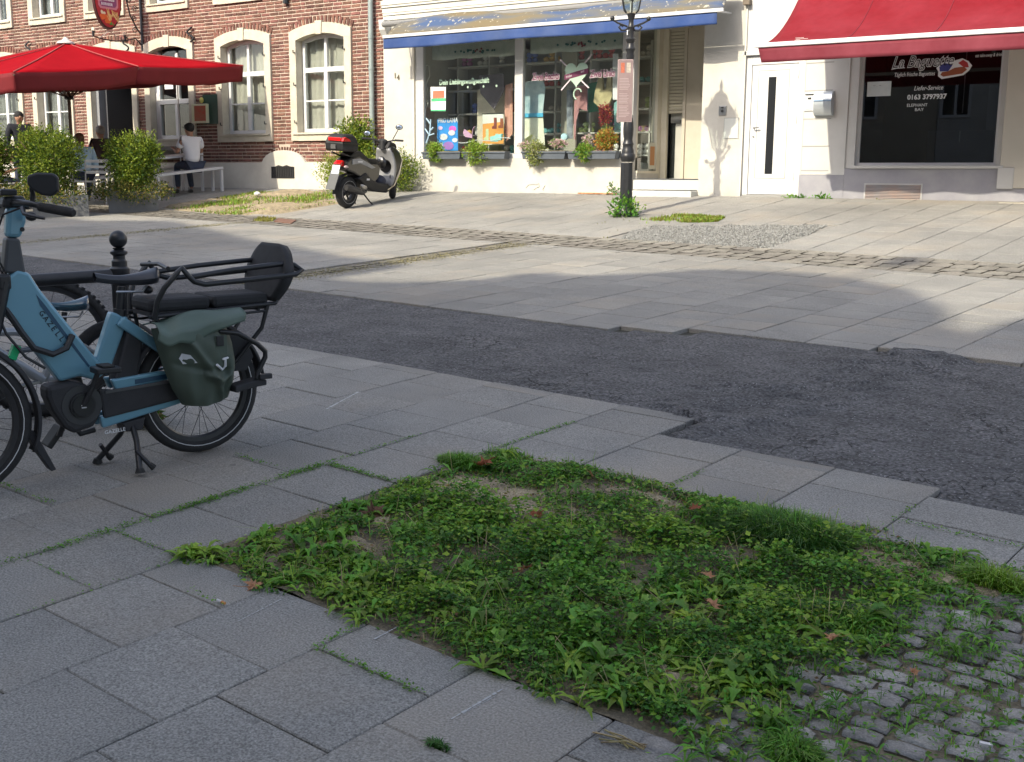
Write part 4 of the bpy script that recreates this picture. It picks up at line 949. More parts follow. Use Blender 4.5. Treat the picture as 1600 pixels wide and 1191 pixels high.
wf = b.build('window_frame', UPVC, rh); MB().box(-4.93, -3.13, FY + .125, FY + .133, .285, 2.2).build('pane', GLASSR, wf)
MB().box(-3.60, -3.588, FY + .19, FY + .20, .95, 1.75).build('blind_cord', WHITE2, rh); MB().box(-3.612, -3.60, FY + .19, FY + .20, .56, .71).build('blind_cord', WHITE2, rh)
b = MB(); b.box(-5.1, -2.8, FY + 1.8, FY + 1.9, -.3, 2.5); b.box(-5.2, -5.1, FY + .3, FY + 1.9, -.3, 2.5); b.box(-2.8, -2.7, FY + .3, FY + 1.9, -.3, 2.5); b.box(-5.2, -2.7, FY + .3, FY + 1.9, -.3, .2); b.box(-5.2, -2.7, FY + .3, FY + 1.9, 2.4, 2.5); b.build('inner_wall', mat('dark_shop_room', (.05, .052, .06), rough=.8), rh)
b = MB(); b.box(-4.2, -3.3, FY + .9, FY + 1.3, .2, .75); b.box(-3.4, -3.15, FY + .8, FY + 1.2, .75, 1.35); b.build('counter', mat('counter_grey', (.16, .17, .19)), rh)
# door
dd_ = b = MB(); b.box(-6.655, -6.56, FY + .02, FY + .12, -.25, 1.83); b.box(-5.85, -5.765, FY + .02, FY + .12, -.25, 1.83); b.box(-6.56, -5.85, FY + .02, FY + .12, 1.70, 1.83)
do = b.build('door_frame', UPVC, rh, bevel=.006); leaf = MB().box(-6.555, -5.855, FY + .035, FY + .09, -.175, 1.695).build('door', UPVC, rh, bevel=.004)
b = MB()
for q in ((-6.46, -5.985, 1.61, 1.618), (-6.46, -5.985, .06, .068)): b.box(q[0], q[1], FY + .031, FY + .036, q[2], q[3])
for x in (-6.46, -5.993): b.box(x, x + .008, FY + .031, FY + .036, .068, 1.61)
b.build('door_moulding', GRV_, leaf)
MB().box(-6.300, -6.185, FY + .030, FY + .036, .125, 1.52).build('door_glass', mat('black_glass', (.02, .022, .025), rough=.08), leaf)
b = MB(); b.tube([(-6.49, FY + .035, .795), (-6.49, FY - .02, .795), (-6.40, FY - .02, .80)], .011, 6); b.build('handle', STEEL, leaf); MB().lathe([(.016, 0), (.016, .01), (.001, .012)], (-6.50, FY + .035, .67), 8, Matrix(((1, 0, 0), (0, 0, -1), (0, 1, 0)))).build('keyhole', STEEL, leaf)
for z in (.05, .85, 1.5): MB().tube([(-5.85, FY + .018, z), (-5.85, FY + .018, z + .10)], .012, 6).build('hinge', UPVC, leaf)
MB().box(-6.69, -5.765, FY - .03, FY + .02, 1.835, 1.90).build('lintel', WHITE2, rh, bevel=.005); MB().box(-6.62, -5.78, FY - .02, FY + .12, -.26, -.18).build('threshold', mat('threshold_stone', (.30, .30, .29)), rh)
# letterbox, intercom
it = T('intercom', 'white intercom panel with black lens right of the white door', 'intercom', (-5.65, FY, 1.02)); MB().box(-5.73, -5.585, FY - .02, FY, 1.02, 1.27).build('panel', mat('panel_white', (.66, .68, .7)), it, bevel=.004)
MB().box(-5.68, -5.63, FY - .026, FY - .02, 1.18, 1.205).build('lens', BLACKP, it); MB().box(-5.72, -5.595, FY - .024, FY - .02, 1.235, 1.255).build('speaker_slot', BLACKP, it); MB().box(-5.71, -5.61, FY - .024, FY - .02, 1.04, 1.055).build('name_strip', mat('pale_grey', (.4, .42, .44)), it)
lb = T('letterbox', 'rounded steel letterbox on the white wall beside the intercom', 'letterbox', (-5.44, FY, .94)); s_ = MB()
s_.prism([(-5.57, 1.285)] + [(-5.57, .945), (-5.30, .945)] + [(-5.30, 1.285)], FY - .05, FY - .0, fxz); s_.prism([(.95, 0), (1.28, 0)] + [(1.115 + .165 * math.cos(t), -.05 - .07 * math.sin(t)) for t in [math.pi * k / 8 for k in range(9)]], -5.565, -5.305, lambda a, c, d: (d, FY + c, a)); s_.build('body', mat('brushed_steel', (.50, .55, .60), (.62, .66, .70), scale=3, rough=.35, metal=.6), lb, smooth=True)
MB().box(-5.56, -5.31, FY - .128, FY - .11, 1.14, 1.16).build('flap', mat('letterbox_edge', (.2, .3, .45), rough=.4), lb)
# grille in the plinth
gl = T('plinth_grille', 'pale metal air grille low in the grey base of the takeaway', 'grille', (-4.4, FY, -.25)); b = MB()
b.box(-4.80, -4.00, FY - .014, FY, -.265, -.245); b.box(-4.80, -4.00, FY - .014, FY, -.02, 0); b.box(-4.80, -4.78, FY - .013, FY, -.245, -.02); b.box(-4.02, -4.0, FY - .013, FY, -.245, -.02); b.build('frame', mat('grille_paint', (.42, .42, .43)), gl)
for k in range(11): MB().obox((-4.4, FY - .008, -.235 + k * .0205), (.76, .014, .004), Matrix.Rotation(.6, 3, 'X')).build('louvre', mat('grille_slat', (.36, .36, .38), (.45, .33, .28), scale=6), gl)
MB().box(-2.95, -2.2, FY - .30, FY - .01, -.40, -.235).build('stone_step', STONE, rh)
# writing on the takeaway window (white foil letters on the glass)
FW = mat('white_foil', (.78, .80, .82), rough=.6); FK = mat('black_foil', (.01, .01, .012), rough=.5)
wl_ = T('window_lettering', 'white takeaway lettering and phone number on the dark window', 'lettering', (-4.0, FY + .12, 1.2)); y = FY + .1235
text('La Baguette', .215, (-4.56, y + .001, 1.575), FW, wl_, shear=.35, sx=.80, bold=.007); text('La Baguette', .215, (-4.56, y - .003, 1.575), FK, wl_, shear=.35, sx=.80, bold=-.002)
MB().tube([(-4.56, y, 1.555), (-4.50, y, 1.568), (-4.38, y, 1.572)], .006, 4).build('flourish', FW, wl_)
text('Täglich frische Baguettes', .078, (-4.52, y, 1.455), FW, wl_, shear=.2, sx=.70); text('Liefer-Service', .085, (-4.24, y, 1.262), FW, wl_, shear=.25, sx=.82)
text('0163 3797937', .090, (-4.32, y, 1.142), FW, wl_, sx=1.0, bold=.0025); text('ELEPHANT', .058, (-4.32, y, 1.045), FW, wl_, sx=1.0); text('BAY', .058, (-4.21, y, .985), FW, wl_, sx=1.15); text('eat take-away & drink', .062, (-3.47, y, 1.665), FW, wl_, sx=.62, shear=.2)
lg = MB().prism([(-3.93, 1.44), (-3.88, 1.40), (-3.60, 1.44), (-3.53, 1.50), (-3.50, 1.56), (-3.55, 1.62), (-3.63, 1.66), (-3.75, 1.63), (-3.88, 1.62), (-3.96, 1.55), (-3.93, 1.50)], y - .002, y, fxz).build('logo', FW, wl_)
MB().prism([(-3.91, 1.50), (-3.80, 1.50), (-3.75, 1.58), (-3.86, 1.61), (-3.92, 1.56)], y - .004, y - .002, fxz).build('logo_blue', mat('foil_blue', (.05, .06, .25)), lg)
MB().prism([(-3.68, 1.60), (-3.60, 1.54), (-3.54, 1.54), (-3.56, 1.60), (-3.62, 1.64)], y - .004, y - .002, fxz).build('logo_red', mat('foil_red', (.45, .04, .04)), lg)
MB().prism([(-3.90, 1.455), (-3.86, 1.43), (-3.62, 1.46), (-3.56, 1.51), (-3.60, 1.55), (-3.72, 1.54), (-3.80, 1.50), (-3.88, 1.49)], y - .006, y - .004, fxz).build('logo_baguette', mat('foil_brown', (.32, .09, .04)), lg)
nt_ = T('window_notice', 'pale paper notice on the left of the takeaway window', 'notice', (-4.71, y, 1.2)); MB().box(-4.88, -4.55, y - .004, y, 1.20, 1.40).build('sheet', mat('pale_paper', (.50, .55, .56), (.58, .62, .62), scale=7), nt_)
text('~ . ~', .06, (-4.80, y - .006, 1.33), mat('grey_print', (.2, .22, .24)), nt_, 'print')

# ---- rainwater pipe between the houses
rp = T('drainpipe', 'grey zinc drainpipe at the right edge of the brick house', 'drainpipe', (-13.80, FY - .06, gz(-13.8, FY)))
MB().tube([(-13.80, FY - .07, -.2), (-13.80, FY - .07, 6.0)], .048, 12).build('pipe', ZINC, rp, smooth=True)
for z in (.9, 1.95, 2.5, 3.4): MB().lathe([(.056, 0), (.056, .05)], (-13.80, FY - .07, z), 12).build('collar', ZINC, rp); MB().box(-13.81, -13.79, FY - .03, FY, z + .01, z + .04).build('clamp', BLACKM, rp)

# ---- blue awning
bw = T('blue_awning', 'weathered blue awning with brown stains above the wool shop window', 'awning', (-10, FY, 2.4))
AB = mat('blue_awning_cloth', (.022, .062, .22), (.06, .10, .24), scale=2.5, rough=.8, trans=.1)
nt = bpy.data.materials.new('stained_blue_cloth'); nt.use_nodes = True; MATS['sbc'] = nt; n_ = nt.node_tree; L = n_.links.new; B_ = n_.nodes['Principled BSDF']; B_.inputs['Roughness'].default_value = .9
tc = nd(n_, 'ShaderNodeTexCoord'); mp = nd(n_, 'ShaderNodeMapping'); mp.inputs['Scale'].default_value = (.45, 2.2, 2.2); L(tc.outputs['Object'], mp.inputs[0])
no = nd(n_, 'ShaderNodeTexNoise'); no.inputs['Scale'].default_value = 1.6; no.inputs['Detail'].default_value = 8; L(mp.outputs[0], no.inputs['Vector'])
rr = nd(n_, 'ShaderNodeValToRGB'); e = rr.color_ramp.elements; e[0].position = .40; e[0].color = (.15, .12, .07, 1); e[1].position = .62; e[1].color = (.045, .08, .17, 1); x = e.new(.5); x.color = (.12, .115, .10, 1); L(no.outputs['Fac'], rr.inputs[0])
n2 = nd(n_, 'ShaderNodeTexNoise'); n2.inputs['Scale'].default_value = 14; n2.inputs['Detail'].default_value = 5; L(tc.outputs['Object'], n2.inputs['Vector']); r2 = nd(n_, 'ShaderNodeMapRange'); r2.inputs['From Min'].default_value = .62; r2.inputs['From Max'].default_value = .70; L(n2.outputs['Fac'], r2.inputs['Value'])
mx = nd(n_, 'ShaderNodeMix', data_type='RGBA'); mx.inputs['B'].default_value = (.40, .37, .29, 1); L(r2.outputs[0], mx.inputs['Factor']); L(rr.outputs[0], mx.inputs['A']); L(mx.outputs['Result'], B_.inputs['Base Color'])
b = MB(); b.grid(60, 8, lambda s, t: (-13.02 + 6.22 * s + (.10 * t * (1 - s) if s < .3 else 0), 15.71 + (16.12 - 15.71) * t, 2.44 + .30 * t + .10 * math.sin(math.pi * t) * .4 - .022 * math.sin(s * 37) * math.sin(math.pi * t) + (.05 * t * math.sin(s * 9))))
b.build('canopy_cloth', nt, bw, smooth=True, thick=.006)
b = MB(); b.box(-13.05, -6.77, 15.655, 15.70, 2.395, 2.445); b.build('front_bar', mat('awning_bar', (.58, .59, .60), rough=.5), bw, bevel=.006)
b = MB(); b.grid(80, 5, lambda s, t: (-13.05 + 6.18 * s, 15.68 + .018 * math.sin(s * 52) * t + .01 * math.sin(s * 23) * t, 2.394 - (.175 + .010 * math.sin(s * 11)) * t)); b.build('valance', AB, bw, smooth=True, thick=.005)
b = MB(); b.tube([(-13.4, 16.10, 2.70), (-6.75, 16.10, 2.70)], .05, 10); b.build('roller', mat('roller_grey', (.2, .2, .2)), bw)
for x in (-13.0, -10.2, -6.9): MB().tube([(x, 16.25, 2.45), (x, 15.7, 2.42)], .014, 6).build('arm', mat('awning_bar', (.68, .69, .70)), bw)
# ---- red awning of the takeaway
ra = T('red_awning', 'faded red takeaway awning with white front bar over the dark window', 'awning', (-3.2, FY, 1.6))
RA = mat('faded_red_cloth', (.175, .007, .014), (.215, .022, .034), scale=1.2, rough=.9, spec=.2, trans=.08, fine=.06, fs=12); RV_ = mat('valance_red_cloth', (.17, .018, .032), (.21, .036, .055), scale=3, rough=.85, trans=.12)
b = MB()
def rf(s, t):
    yy = 14.18 + (16.22 - 14.18) * t; zz = 1.735 + 1.55 * (t ** 1.25) - .26 * math.sin(math.pi * t) * .7 + .015 * math.sin(s * 23) * math.sin(math.pi * t)
    return (-5.60 + 5.2 * s, yy, zz)
b.grid(48, 16, rf); b.build('canopy_cloth', RA, ra, smooth=True, thick=.006)
for i in (1, 2, 3, 4):
    s_ = i / 5; MB().tube([Vector(rf(s_, t / 12)) + Vector((0, -.004, .006)) for t in range(13)], .004, 4).build('seam', RV_, ra)
sc = MB()
for (a, c, l) in ((.075, .16, .05), (.085, .13, .07), (.078, .10, .03)): p = Vector(rf(a, c)); sc.obox(p + Vector((0, 0, .008)), (l * 2.2, .012, .003), Matrix.Rotation(.35, 3, 'X'))
sc.build('bird_dropping', mat('pale_stain', (.6, .52, .5)), ra)
MB().box(-5.665, -.4, 14.13, 14.18, 1.685, 1.74).build('front_bar', mat('awning_bar', (.68, .69, .70)), ra, bevel=.008)
b = MB(); b.grid(70, 4, lambda s, t: (-5.62 + 5.2 * s + .05 * t * (1 - s) ** 6, 14.155 + .02 * math.sin(s * 45) * t, 1.684 - .185 * t)); b.build('valance', RV_, ra, smooth=True, thick=.005)
for x in (-3.0, -.8): MB().tube([(x, 16.25, 1.95), (x - .5, 15.2, 1.85), (x, 14.2, 1.70)], .018, 6).build('arm', mat('awning_bar', (.68, .69, .70)), ra)
MB().box(-5.7, -.3, 16.12, 16.29, 3.22, 3.40).build('cassette', mat('awning_bar', (.68, .69, .70)), ra)

# ---- houses behind the camera; they shade the near half of the square
def rear_house(name, label, poly, y0, y1, m, wins):
    r = T(name, label, 'house', ((poly[0][0] + poly[-1][0]) / 2, y0, -3))
    MB().prism(poly, y0, y1, fxz).build('wall', m, r)
    f = MB(); gI = 0
    for (x, z, w, h) in wins:
        fr_ = MB(); 
        for a in ((x, x + .09, z, z + h), (x + w - .09, x + w, z, z + h), (x + .09, x + w - .09, z, z + .09), (x + .09, x + w - .09, z + h - .09, z + h), (x + w / 2 - .04, x + w / 2 + .04, z + .09, z + h - .09)): fr_.box(a[0], a[1], y1 + .001, y1 + .05, a[2], a[3])
        q = fr_.build('window', UPVC, r); MB().box(x + .05, x + w - .05, y1 + .002, y1 + .015, z + .05, z + h - .05).build('pane', mat('dark_pane', (.02, .025, .03), rough=.05), q)
    return r
wg = lambda xa, xb, n: [(xa + (xb - xa) * i / n + .35, z, 1.0, 1.6) for i in range(n) for z in (-1.0, 2.2, 5.4, 8.4)]
YB = -8.0
rgh = rear_house('rear_gabled_house', 'cream house with curved gable across the square', [(-3.93, -3.5), (-3.93, 11.12), (-4.17, 11.24), (-4.2, 11.45), (-4.46, 11.9), (-4.96, 12.49), (-5.6, 12.89), (-6.28, 13.04), (-6.86, 12.97), (-7.15, 12.92), (-7.3, 12.67), (-7.66, 12.28), (-7.86, 12.11), (-8.28, 12.2), (-8.38, 11.96), (-8.42, 11.7), (-8.57, 11.42), (-8.93, 11.21), (-9.27, 11.12), (-9.70, 11.16), (-9.70, -3.5)], YB - .5, YB, WHITE, wg(-9.98, -3.93, 3))
pF = gp(1412, 409); tF = (YB - .25 - pF.y) / SUN.y; qF = pF + SUN * tF; MB().lathe([(.06, 12.9), (.03, 13.1), (.03, qF.z - .22), (.14, qF.z - .17), (.23, qF.z), (.14, qF.z + .17), (.02, qF.z + .24)], (qF.x, YB - .25, 0), 14).build('gable_finial', STONE, rgh)
rear_house('rear_long_house', 'long pale house with sloping parapet across the square', [(-9.72, -3.5), (-9.72, 12.06), (-11.46, 12.48), (-13.34, 13.04), (-16.9, 14.31), (-18.0, 13.89), (-20.9, 14.25), (-40, 14.4), (-40, -3.5)], YB - .55, YB - .002, mat('rear_cream_wall', (.42, .37, .28), (.5, .45, .35), scale=2), wg(-39, -10.2, 10))
rear_house('rear_corner_house', 'tall grey rendered house at the corner across the square', [(16, -3.5), (16, 14.6), (-3.0, 14.6), (-3.5, 13.5), (-3.82, 11.67), (-3.90, 11.2), (-3.90, -3.5)], YB - .55, YB - .003, mat('rear_grey_wall', (.30, .30, .30), (.36, .36, .35), scale=2), wg(-3.6, 15, 6))
# ================================================================ THINGS AT THE SHOP WINDOW
def z3(x, y): return (600 + x / 3.97, y / 3.97)
def wp(q, Y): return fp(q[0], q[1], Y)
def cloth(name, pts, Y, c, c2=None, t=.012, label=None, cat='garment', parent=None, rough=.9, smooth=0):
    P = [wp(z3(*q), Y) for q in pts]; c = tuple(min(.75, k * 1.5) for k in c); c2 = c2 and tuple(min(.75, k * 1.5) for k in c2); m = mat('cloth_' + name + str(len(MATS)), c, c2 or tuple(k * 1.25 for k in c), scale=5, rough=rough, bump=.3, bscale=25)
    b = MB().prism([(p.x, p.z) for p in P], Y - t, Y, fxz)
    o = b.build(name, m, parent, bevel=.003)
    if label: tag(o, label, cat)
    return o
yG = FY + .07
PUR = mat('purple_foil', (.11, .02, .06), rough=.6); MINT = mat('mint_foil', (.36, .50, .40), rough=.6); PALE = mat('pale_outline_foil', (.55, .48, .52), rough=.6)
zl = T('wool_shop_lettering', 'purple and mint wool shop lettering on the display window', 'lettering', (-10, yG, 1.7))
for s_, x in (('Zwei Rechts', -10.43), ('Zwei Links', -9.33)):
    text(s_, .155, (x, yG - .001, 1.645), PALE, zl, shear=.1, sx=.66, bold=.012); text(s_, .155, (x, yG - .004, 1.645), PUR, zl, shear=.1, sx=.66, bold=.003)
text('Dein Lieblingswollgeschäft', .125, (-12.37, yG - .001, 1.64), MINT, zl, shear=.1, sx=.80, bold=.004)
for x in (-11.75, -11.42, -11.15): MB().lathe([(.02, 0), (.02, .002)], (x, yG - .002, 1.58), 8, Matrix(((1, 0, 0), (0, 0, -1), (0, 1, 0)))).build('wool_drop', MINT, zl)
def heart(cx, cz, s): return [(cx + s * .030 * (16 * math.sin(t) ** 3) , cz + s * .030 * (13 * math.cos(t) - 5 * math.cos(2 * t) - 2 * math.cos(3 * t) - math.cos(4 * t))) for t in [2 * math.pi * k / 24 for k in range(24)]]
MB().prism(heart(-9.585, 1.72, .46), yG - .003, yG - .001, fxz).build('heart_emblem', MINT, zl)
MB().prism([(-9.81, 1.62), (-9.58, 1.66), (-9.36, 1.71), (-9.36, 1.79), (-9.58, 1.75), (-9.81, 1.70)], yG - .005, yG - .003, fxz).build('banner', PUR, zl)
text('stricken', .06, (-9.78, yG - .0065, 1.65), PALE, zl, shear=.2, sx=.6, rot=(math.pi / 2, -.17, 0)); text('und', .06, (-9.50, yG - .0065, 1.72), PALE, zl, shear=.2, sx=.7, rot=(math.pi / 2, -.17, 0))
for a, c in (((-9.90, 1.95), (-9.35, 1.48)), ((-9.30, 2.00), (-9.87, 1.46))): MB().beam((a[0], yG - .001, a[1]), (c[0], yG - .001, c[1]), .003, .022, up=(0, 0, 1)).build('knitting_needle', PALE, zl)
MB().tube([(-9.56 + .07 * math.cos(t), yG - .002, 1.42 + .07 * math.sin(t) - .01 * t) for t in [k * .45 for k in range(11)]], .012, 5).build('yarn_tail', MINT, zl)
# lace pelmets with flower trim
LACE = mat('lace', (.62, .66, .56), (.74, .76, .68), scale=8, rough=.9, trans=.3)
for x0, x1, nm in ((-12.62, -10.80, 'left'), (-10.56, -8.78, 'right')):
    b = MB(); b.grid(70, 5, lambda s, t: (x0 + (x1 - x0) * s, FY + .20 + .012 * math.sin(s * 60) * t, 2.36 - (.27 + .02 * abs(math.sin(s * 3 * math.pi))) * t)); r = b.build('lace_pelmet', LACE, None, smooth=True, thick=.003)
    tag(r, 'pale lace pelmet with flower trim in the %s half of the display window' % nm, 'pelmet', 'lace pelmets')
    FR = mat('trim_rose', (.35, .10, .10), rough=.8); FT = mat('trim_teal', (.10, .22, .20), rough=.8); f = MB()
    cx = (x0 + x1) / 2 + .1
    for k in range(22):
        dx = random.gauss(0, .22); f.cur = 0 if abs(dx) < .07 else 1; f.ell((cx + dx, FY + .18, 2.19 + random.uniform(-.04, .04) * (1 - abs(dx))), (.022, .008, .018), 6, 4)
    q = f.build('flower_trim', [FR, FT], r)
# posters on the glass
ps = T('poster', 'white and green notice stuck on the left display window', 'poster', tuple(wp(z3(337, 690), yG)))
cl = lambda n, pts, Y, c, par, **k: cloth(n, pts, Y, c, parent=par, **k)
cl('sheet', [(290, 540), (384, 540), (383, 690), (291, 690)], yG, (.72, .74, .72), ps, t=.004); cl('picture', [(303, 565), (374, 562), (374, 608), (303, 612)], yG - .005, (.30, .10, .06), ps, t=.002); cl('green_band', [(293, 612), (383, 609), (383, 628), (293, 632)], yG - .005, (.05, .25, .12), ps, t=.002); cl('green_band', [(291, 680), (383, 680), (383, 690), (291, 690)], yG - .005, (.05, .25, .12), ps, t=.002)
ps = T('poster', 'blue wool brand poster with white heading low in the left display window', 'poster', tuple(wp(z3(395, 935), yG + .2)))
cl('sheet', [(332, 742), (458, 742), (460, 936), (330, 934)], yG + .2, (.03, .20, .52), ps, t=.006)
for k, (x, y, r, c) in enumerate(((350, 795, 15, (.65, .35, .5)), (425, 800, 24, (.6, .08, .35)), (420, 825, 22, (.7, .75, .85)), (370, 850, 26, (.55, .6, .8)), (400, 905, 34, (.25, .12, .35)), (440, 870, 18, (.7, .7, .8)), (350, 900, 16, (.75, .78, .85)))):
    cl('print_shape', [(x + r * math.cos(t), y + r * .8 * math.sin(t)) for t in [k_ * math.pi / 4 for k_ in range(8)]], yG + .19 - k * .0006, c, ps, t=.002)
text('PRO LANA', .115, tuple(wp(z3(337, 762), yG + .185)), mat('white_foil', (.8, .8, .8)), ps, sx=.78, bold=.003)
# room contents seen through the glass
cloth('shawl', [(590, 470), (745, 455), (748, 560), (685, 682), (600, 580)], FY + .55, (.10, .085, .10), label='dark triangular shawl hanging behind the left display pane')
cloth('display_board', [(580, 560), (748, 550), (750, 900), (580, 900)], FY + .75, (.42, .38, .30), label='beige board standing behind the dark shawl', cat='board')
pb = T('picture_board', 'orange picture of knitted socks standing low in the display window', 'picture', tuple(wp(z3(678, 900), FY + .5)))
cl('sheet', [(612, 705), (742, 705), (742, 892), (612, 892)], FY + .50, (.62, .56, .46), pb, t=.01)
cl('orange_print', [(612, 770), (742, 755), (742, 892), (612, 892)], FY + .488, (.62, .22, .05), pb, t=.002)
for (x, y, h_, c) in ((640, 800, 70, (.35, .42, .25)), (690, 730, 70, (.16, .04, .03)), (730, 735, 60, (.2, .06, .03)), (700, 830, 50, (.25, .42, .38))): cl('sock_print', [(x - 9, y), (x + 9, y), (x + 9, y + h_), (x - 20, y + h_), (x - 22, y + h_ - 14), (x - 9, y + h_ - 20)], FY + .484, c, pb, t=.002)
MB().box(*(lambda a, c: (a.x, c.x, FY + .49, FY + .50, a.z - .01, a.z + .01))(wp(z3(610, 708), FY + .5), wp(z3(745, 708), FY + .5))).build('hanger_bar', BLACKM, pb)
cloth('pink_shawl', [(752, 530), (800, 515), (800, 830), (760, 880), (750, 700)], FY + .6, (.42, .22, .17), label='salmon pink knit hanging beside the window mullion')
cloth('blue_sweater', [(880, 510), (925, 500), (990, 505), (1003, 545), (985, 720), (865, 722), (870, 560)], FY + .45, (.22, .32, .36), (.42, .50, .52), label='pale blue and white sweater on the shop dummy')
cloth('blue_waistband', [(862, 705), (990, 702), (990, 726), (862, 730)], FY + .44, (.06, .30, .46), label='bright blue band around the shop dummy', t=.03)
cloth('cream_skirt', [(866, 732), (988, 728), (1000, 900), (925, 902), (850, 895)], FY + .45, (.55, .52, .40), label='cream skirt below the pale blue sweater')
cloth('sock_bag', [(855, 880), (925, 835), (900, 895), (860, 910)], FY + .35, (.55, .50, .22), label='yellow cloth folded at the foot of the cream skirt', t=.05)
cloth('pink_cardigan', [(1190, 535), (1262, 530), (1262, 690), (1215, 675), (1195, 750), (1188, 870), (1178, 860), (1182, 640)], FY + .5, (.30, .15, .15), label='dusty pink cardigan hanging in the right display pane')
cloth('green_blanket', [(1268, 520), (1335, 505), (1335, 690), (1268, 700)], FY + .7, (.03, .16, .10), label='dark green blanket hanging behind the cardigan')
cloth('knitted_bag', [(1345, 470), (1362, 470), (1368, 560), (1385, 555), (1395, 470), (1415, 470), (1425, 600), (1400, 660), (1350, 670), (1310, 635), (1320, 560)], FY + .4, (.26, .22, .12), (.42, .36, .2), label='olive and yellow knitted bag hanging at the window edge', cat='bag', t=.06)
cloth('red_box', [(1086, 357), (1172, 354), (1172, 400), (1086, 404)], FY + 1.6, (.50, .03, .03), label='bright red box on the top shelf', cat='box', t=.1)
cloth('white_post', [(1424, 335), (1455, 335), (1455, 620), (1424, 620)], FY + .3, (.55, .56, .52), label='white slotted display post near the right end', cat='post', t=.03)
cloth('green_hanging_cloth', [(1428, 640), (1480, 600), (1482, 820), (1430, 820)], FY + .42, (.16, .30, .30), label='teal cloth hanging behind the right flower box')
cloth('round_cushion', [(1125 + 20 * math.cos(t), 850 + 22 * math.sin(t)) for t in [k * math.pi / 6 for k in range(12)]], FY + .3, (.32, .46, .50), label='small round pale blue cushion low in the right pane', cat='cushion', t=.05)
cloth('mint_cushion', [(665, 850), (740, 830), (735, 870), (670, 880)], FY + .25, (.22, .45, .42), label='mint cloth folded in front of the sock picture', cat='cloth', t=.05)
cloth('plaid_scarf', [(1135, 560), (1172, 560), (1172, 860), (1135, 860)], FY + .62, (.30, .32, .34), (.05, .06, .08), label='narrow grey checked scarf hanging in the right pane')
shf = T('wool_shelf', 'pale shelving with balls of wool at the back of the shop', 'shelf', (-10, FY + 1.7, 0))
SHM = mat('shelf_pale', (.62, .60, .56)); zr = [.42, .80, 1.18, 1.60, 2.02]
yS = FY + 1.35
for z in zr: MB().box(-12.9, -8.65, yS - .3, yS, z, z + .025).build('shelf_board', SHM, shf)
for x in (-12.7, -12.0, -11.3, -10.6, -9.9, -9.2, -8.75): MB().box(x, x + .03, yS - .3, yS, .3, 2.3).build('upright', SHM, shf)
MB().box(-10.42, -10.12, yS - .36, yS - .31, .3, 2.35).build('pilaster_panel', mat('panel_cream', (.42, .40, .33)), shf)
YC = [(.6, .10, .10), (.45, .55, .25), (.15, .22, .6), (.62, .56, .5), (.45, .15, .35), (.7, .45, .15), (.2, .48, .5), (.72, .7, .66)]
ym = [MB().ell((0, 0, 0), (.055, .055, .048), 10, 6).build('t', mat('yarn_%s' % 'abcdefgh'[i], YC[i], tuple(k * 1.4 for k in YC[i]), scale=30, rough=1), local=True) for i in range(8)]
CN = ['red', 'moss green', 'blue', 'cream', 'plum', 'ochre', 'teal', 'white']
yd = [o.data for o in ym]
for o in ym: bpy.data.objects.remove(o)
for zi, z in enumerate(zr):
    for x in np.arange(-12.6, -8.75, .118):
        if random.random() < (.5 if x < -11.3 else .92):
            i = (int((x + 13) / .7) * 3 + zi * 5) % 8
            for lv in range(1 if random.random() < .4 else 2):
                o = inst('wool_ball', yd[i], Matrix.Translation((x, yS - .2, z + .074 + lv * .09))); tag(o, '%s ball of wool on the %s shelf, %s half of the shop' % (CN[i], ('lowest', 'second', 'middle', 'fourth', 'top')[zi], 'left' if x < -10.7 else 'right'), 'wool', 'balls of wool on the back shelf')
for i in range(26):
    x = random.uniform(-12.5, -8.8); zi_ = random.choice((.30, .30, .445, .825)); w_ = random.uniform(.08, .2); h_ = random.uniform(.04, .16); yy = FY + (random.uniform(.25, .9) if zi_ == .30 else 1.12)
    ci = random.randrange(8); cc = YC[ci]; o = MB().box(x, x + w_, yy, yy + .14, zi_, zi_ + h_).build('folded_knitwear', mat('knit_%d' % ci, cc, tuple(min(.8, k * 1.3) for k in cc), scale=18, rough=1), None, bevel=.015); tag(o, '%s folded knitwear on the %s of the %s shop display' % (CN[ci], 'floor' if zi_ == .30 else 'shelf', 'left' if x < -10.7 else 'right'), 'knitwear', 'folded knitwear in the display')
b = MB(); pts = [wp(z3(x, y), FY + .15) for x, y in ((262, 400), (280, 410), (285, 470), (262, 520), (255, 600), (272, 640), (262, 700), (250, 640), (268, 560), (250, 470), (262, 400))]
tag(b.tube(pts, .012, 6).build('looped_cord', mat('cream_cord', (.5, .48, .42)), None, smooth=True), 'cream cord hanging in loops at the left edge of the window', 'cord')
b = MB()
for pl in (((262, 890), (285, 820), (290, 740)), ((275, 830), (255, 800)), ((283, 815), (305, 790)), ((288, 770), (262, 735)), ((280, 840), (312, 830))):
    pt = [wp(z3(*q), yG - .003) for q in pl]; b.tube(pt, .014, 5, flat=1)
tag(b.build('twig_decal', mat('pale_blue_foil', (.32, .45, .55))), 'pale blue twig decoration low on the left window edge', 'decoration')
b = MB(); b.prism([(p.x, p.z) for p in [wp(z3(*q), yG) for q in ((490, 825), (500, 800), (545, 835), (550, 858), (505, 850))]], yG - .004, yG - .002, fxz); b.tube([wp(z3(*q), yG - .003) for q in ((545, 855), (552, 800), (562, 785))], .006, 4)
tag(b.build('chair_decal', mat('mauve_foil', (.32, .22, .32))), 'small mauve chair shaped sticker on the left window', 'sticker')
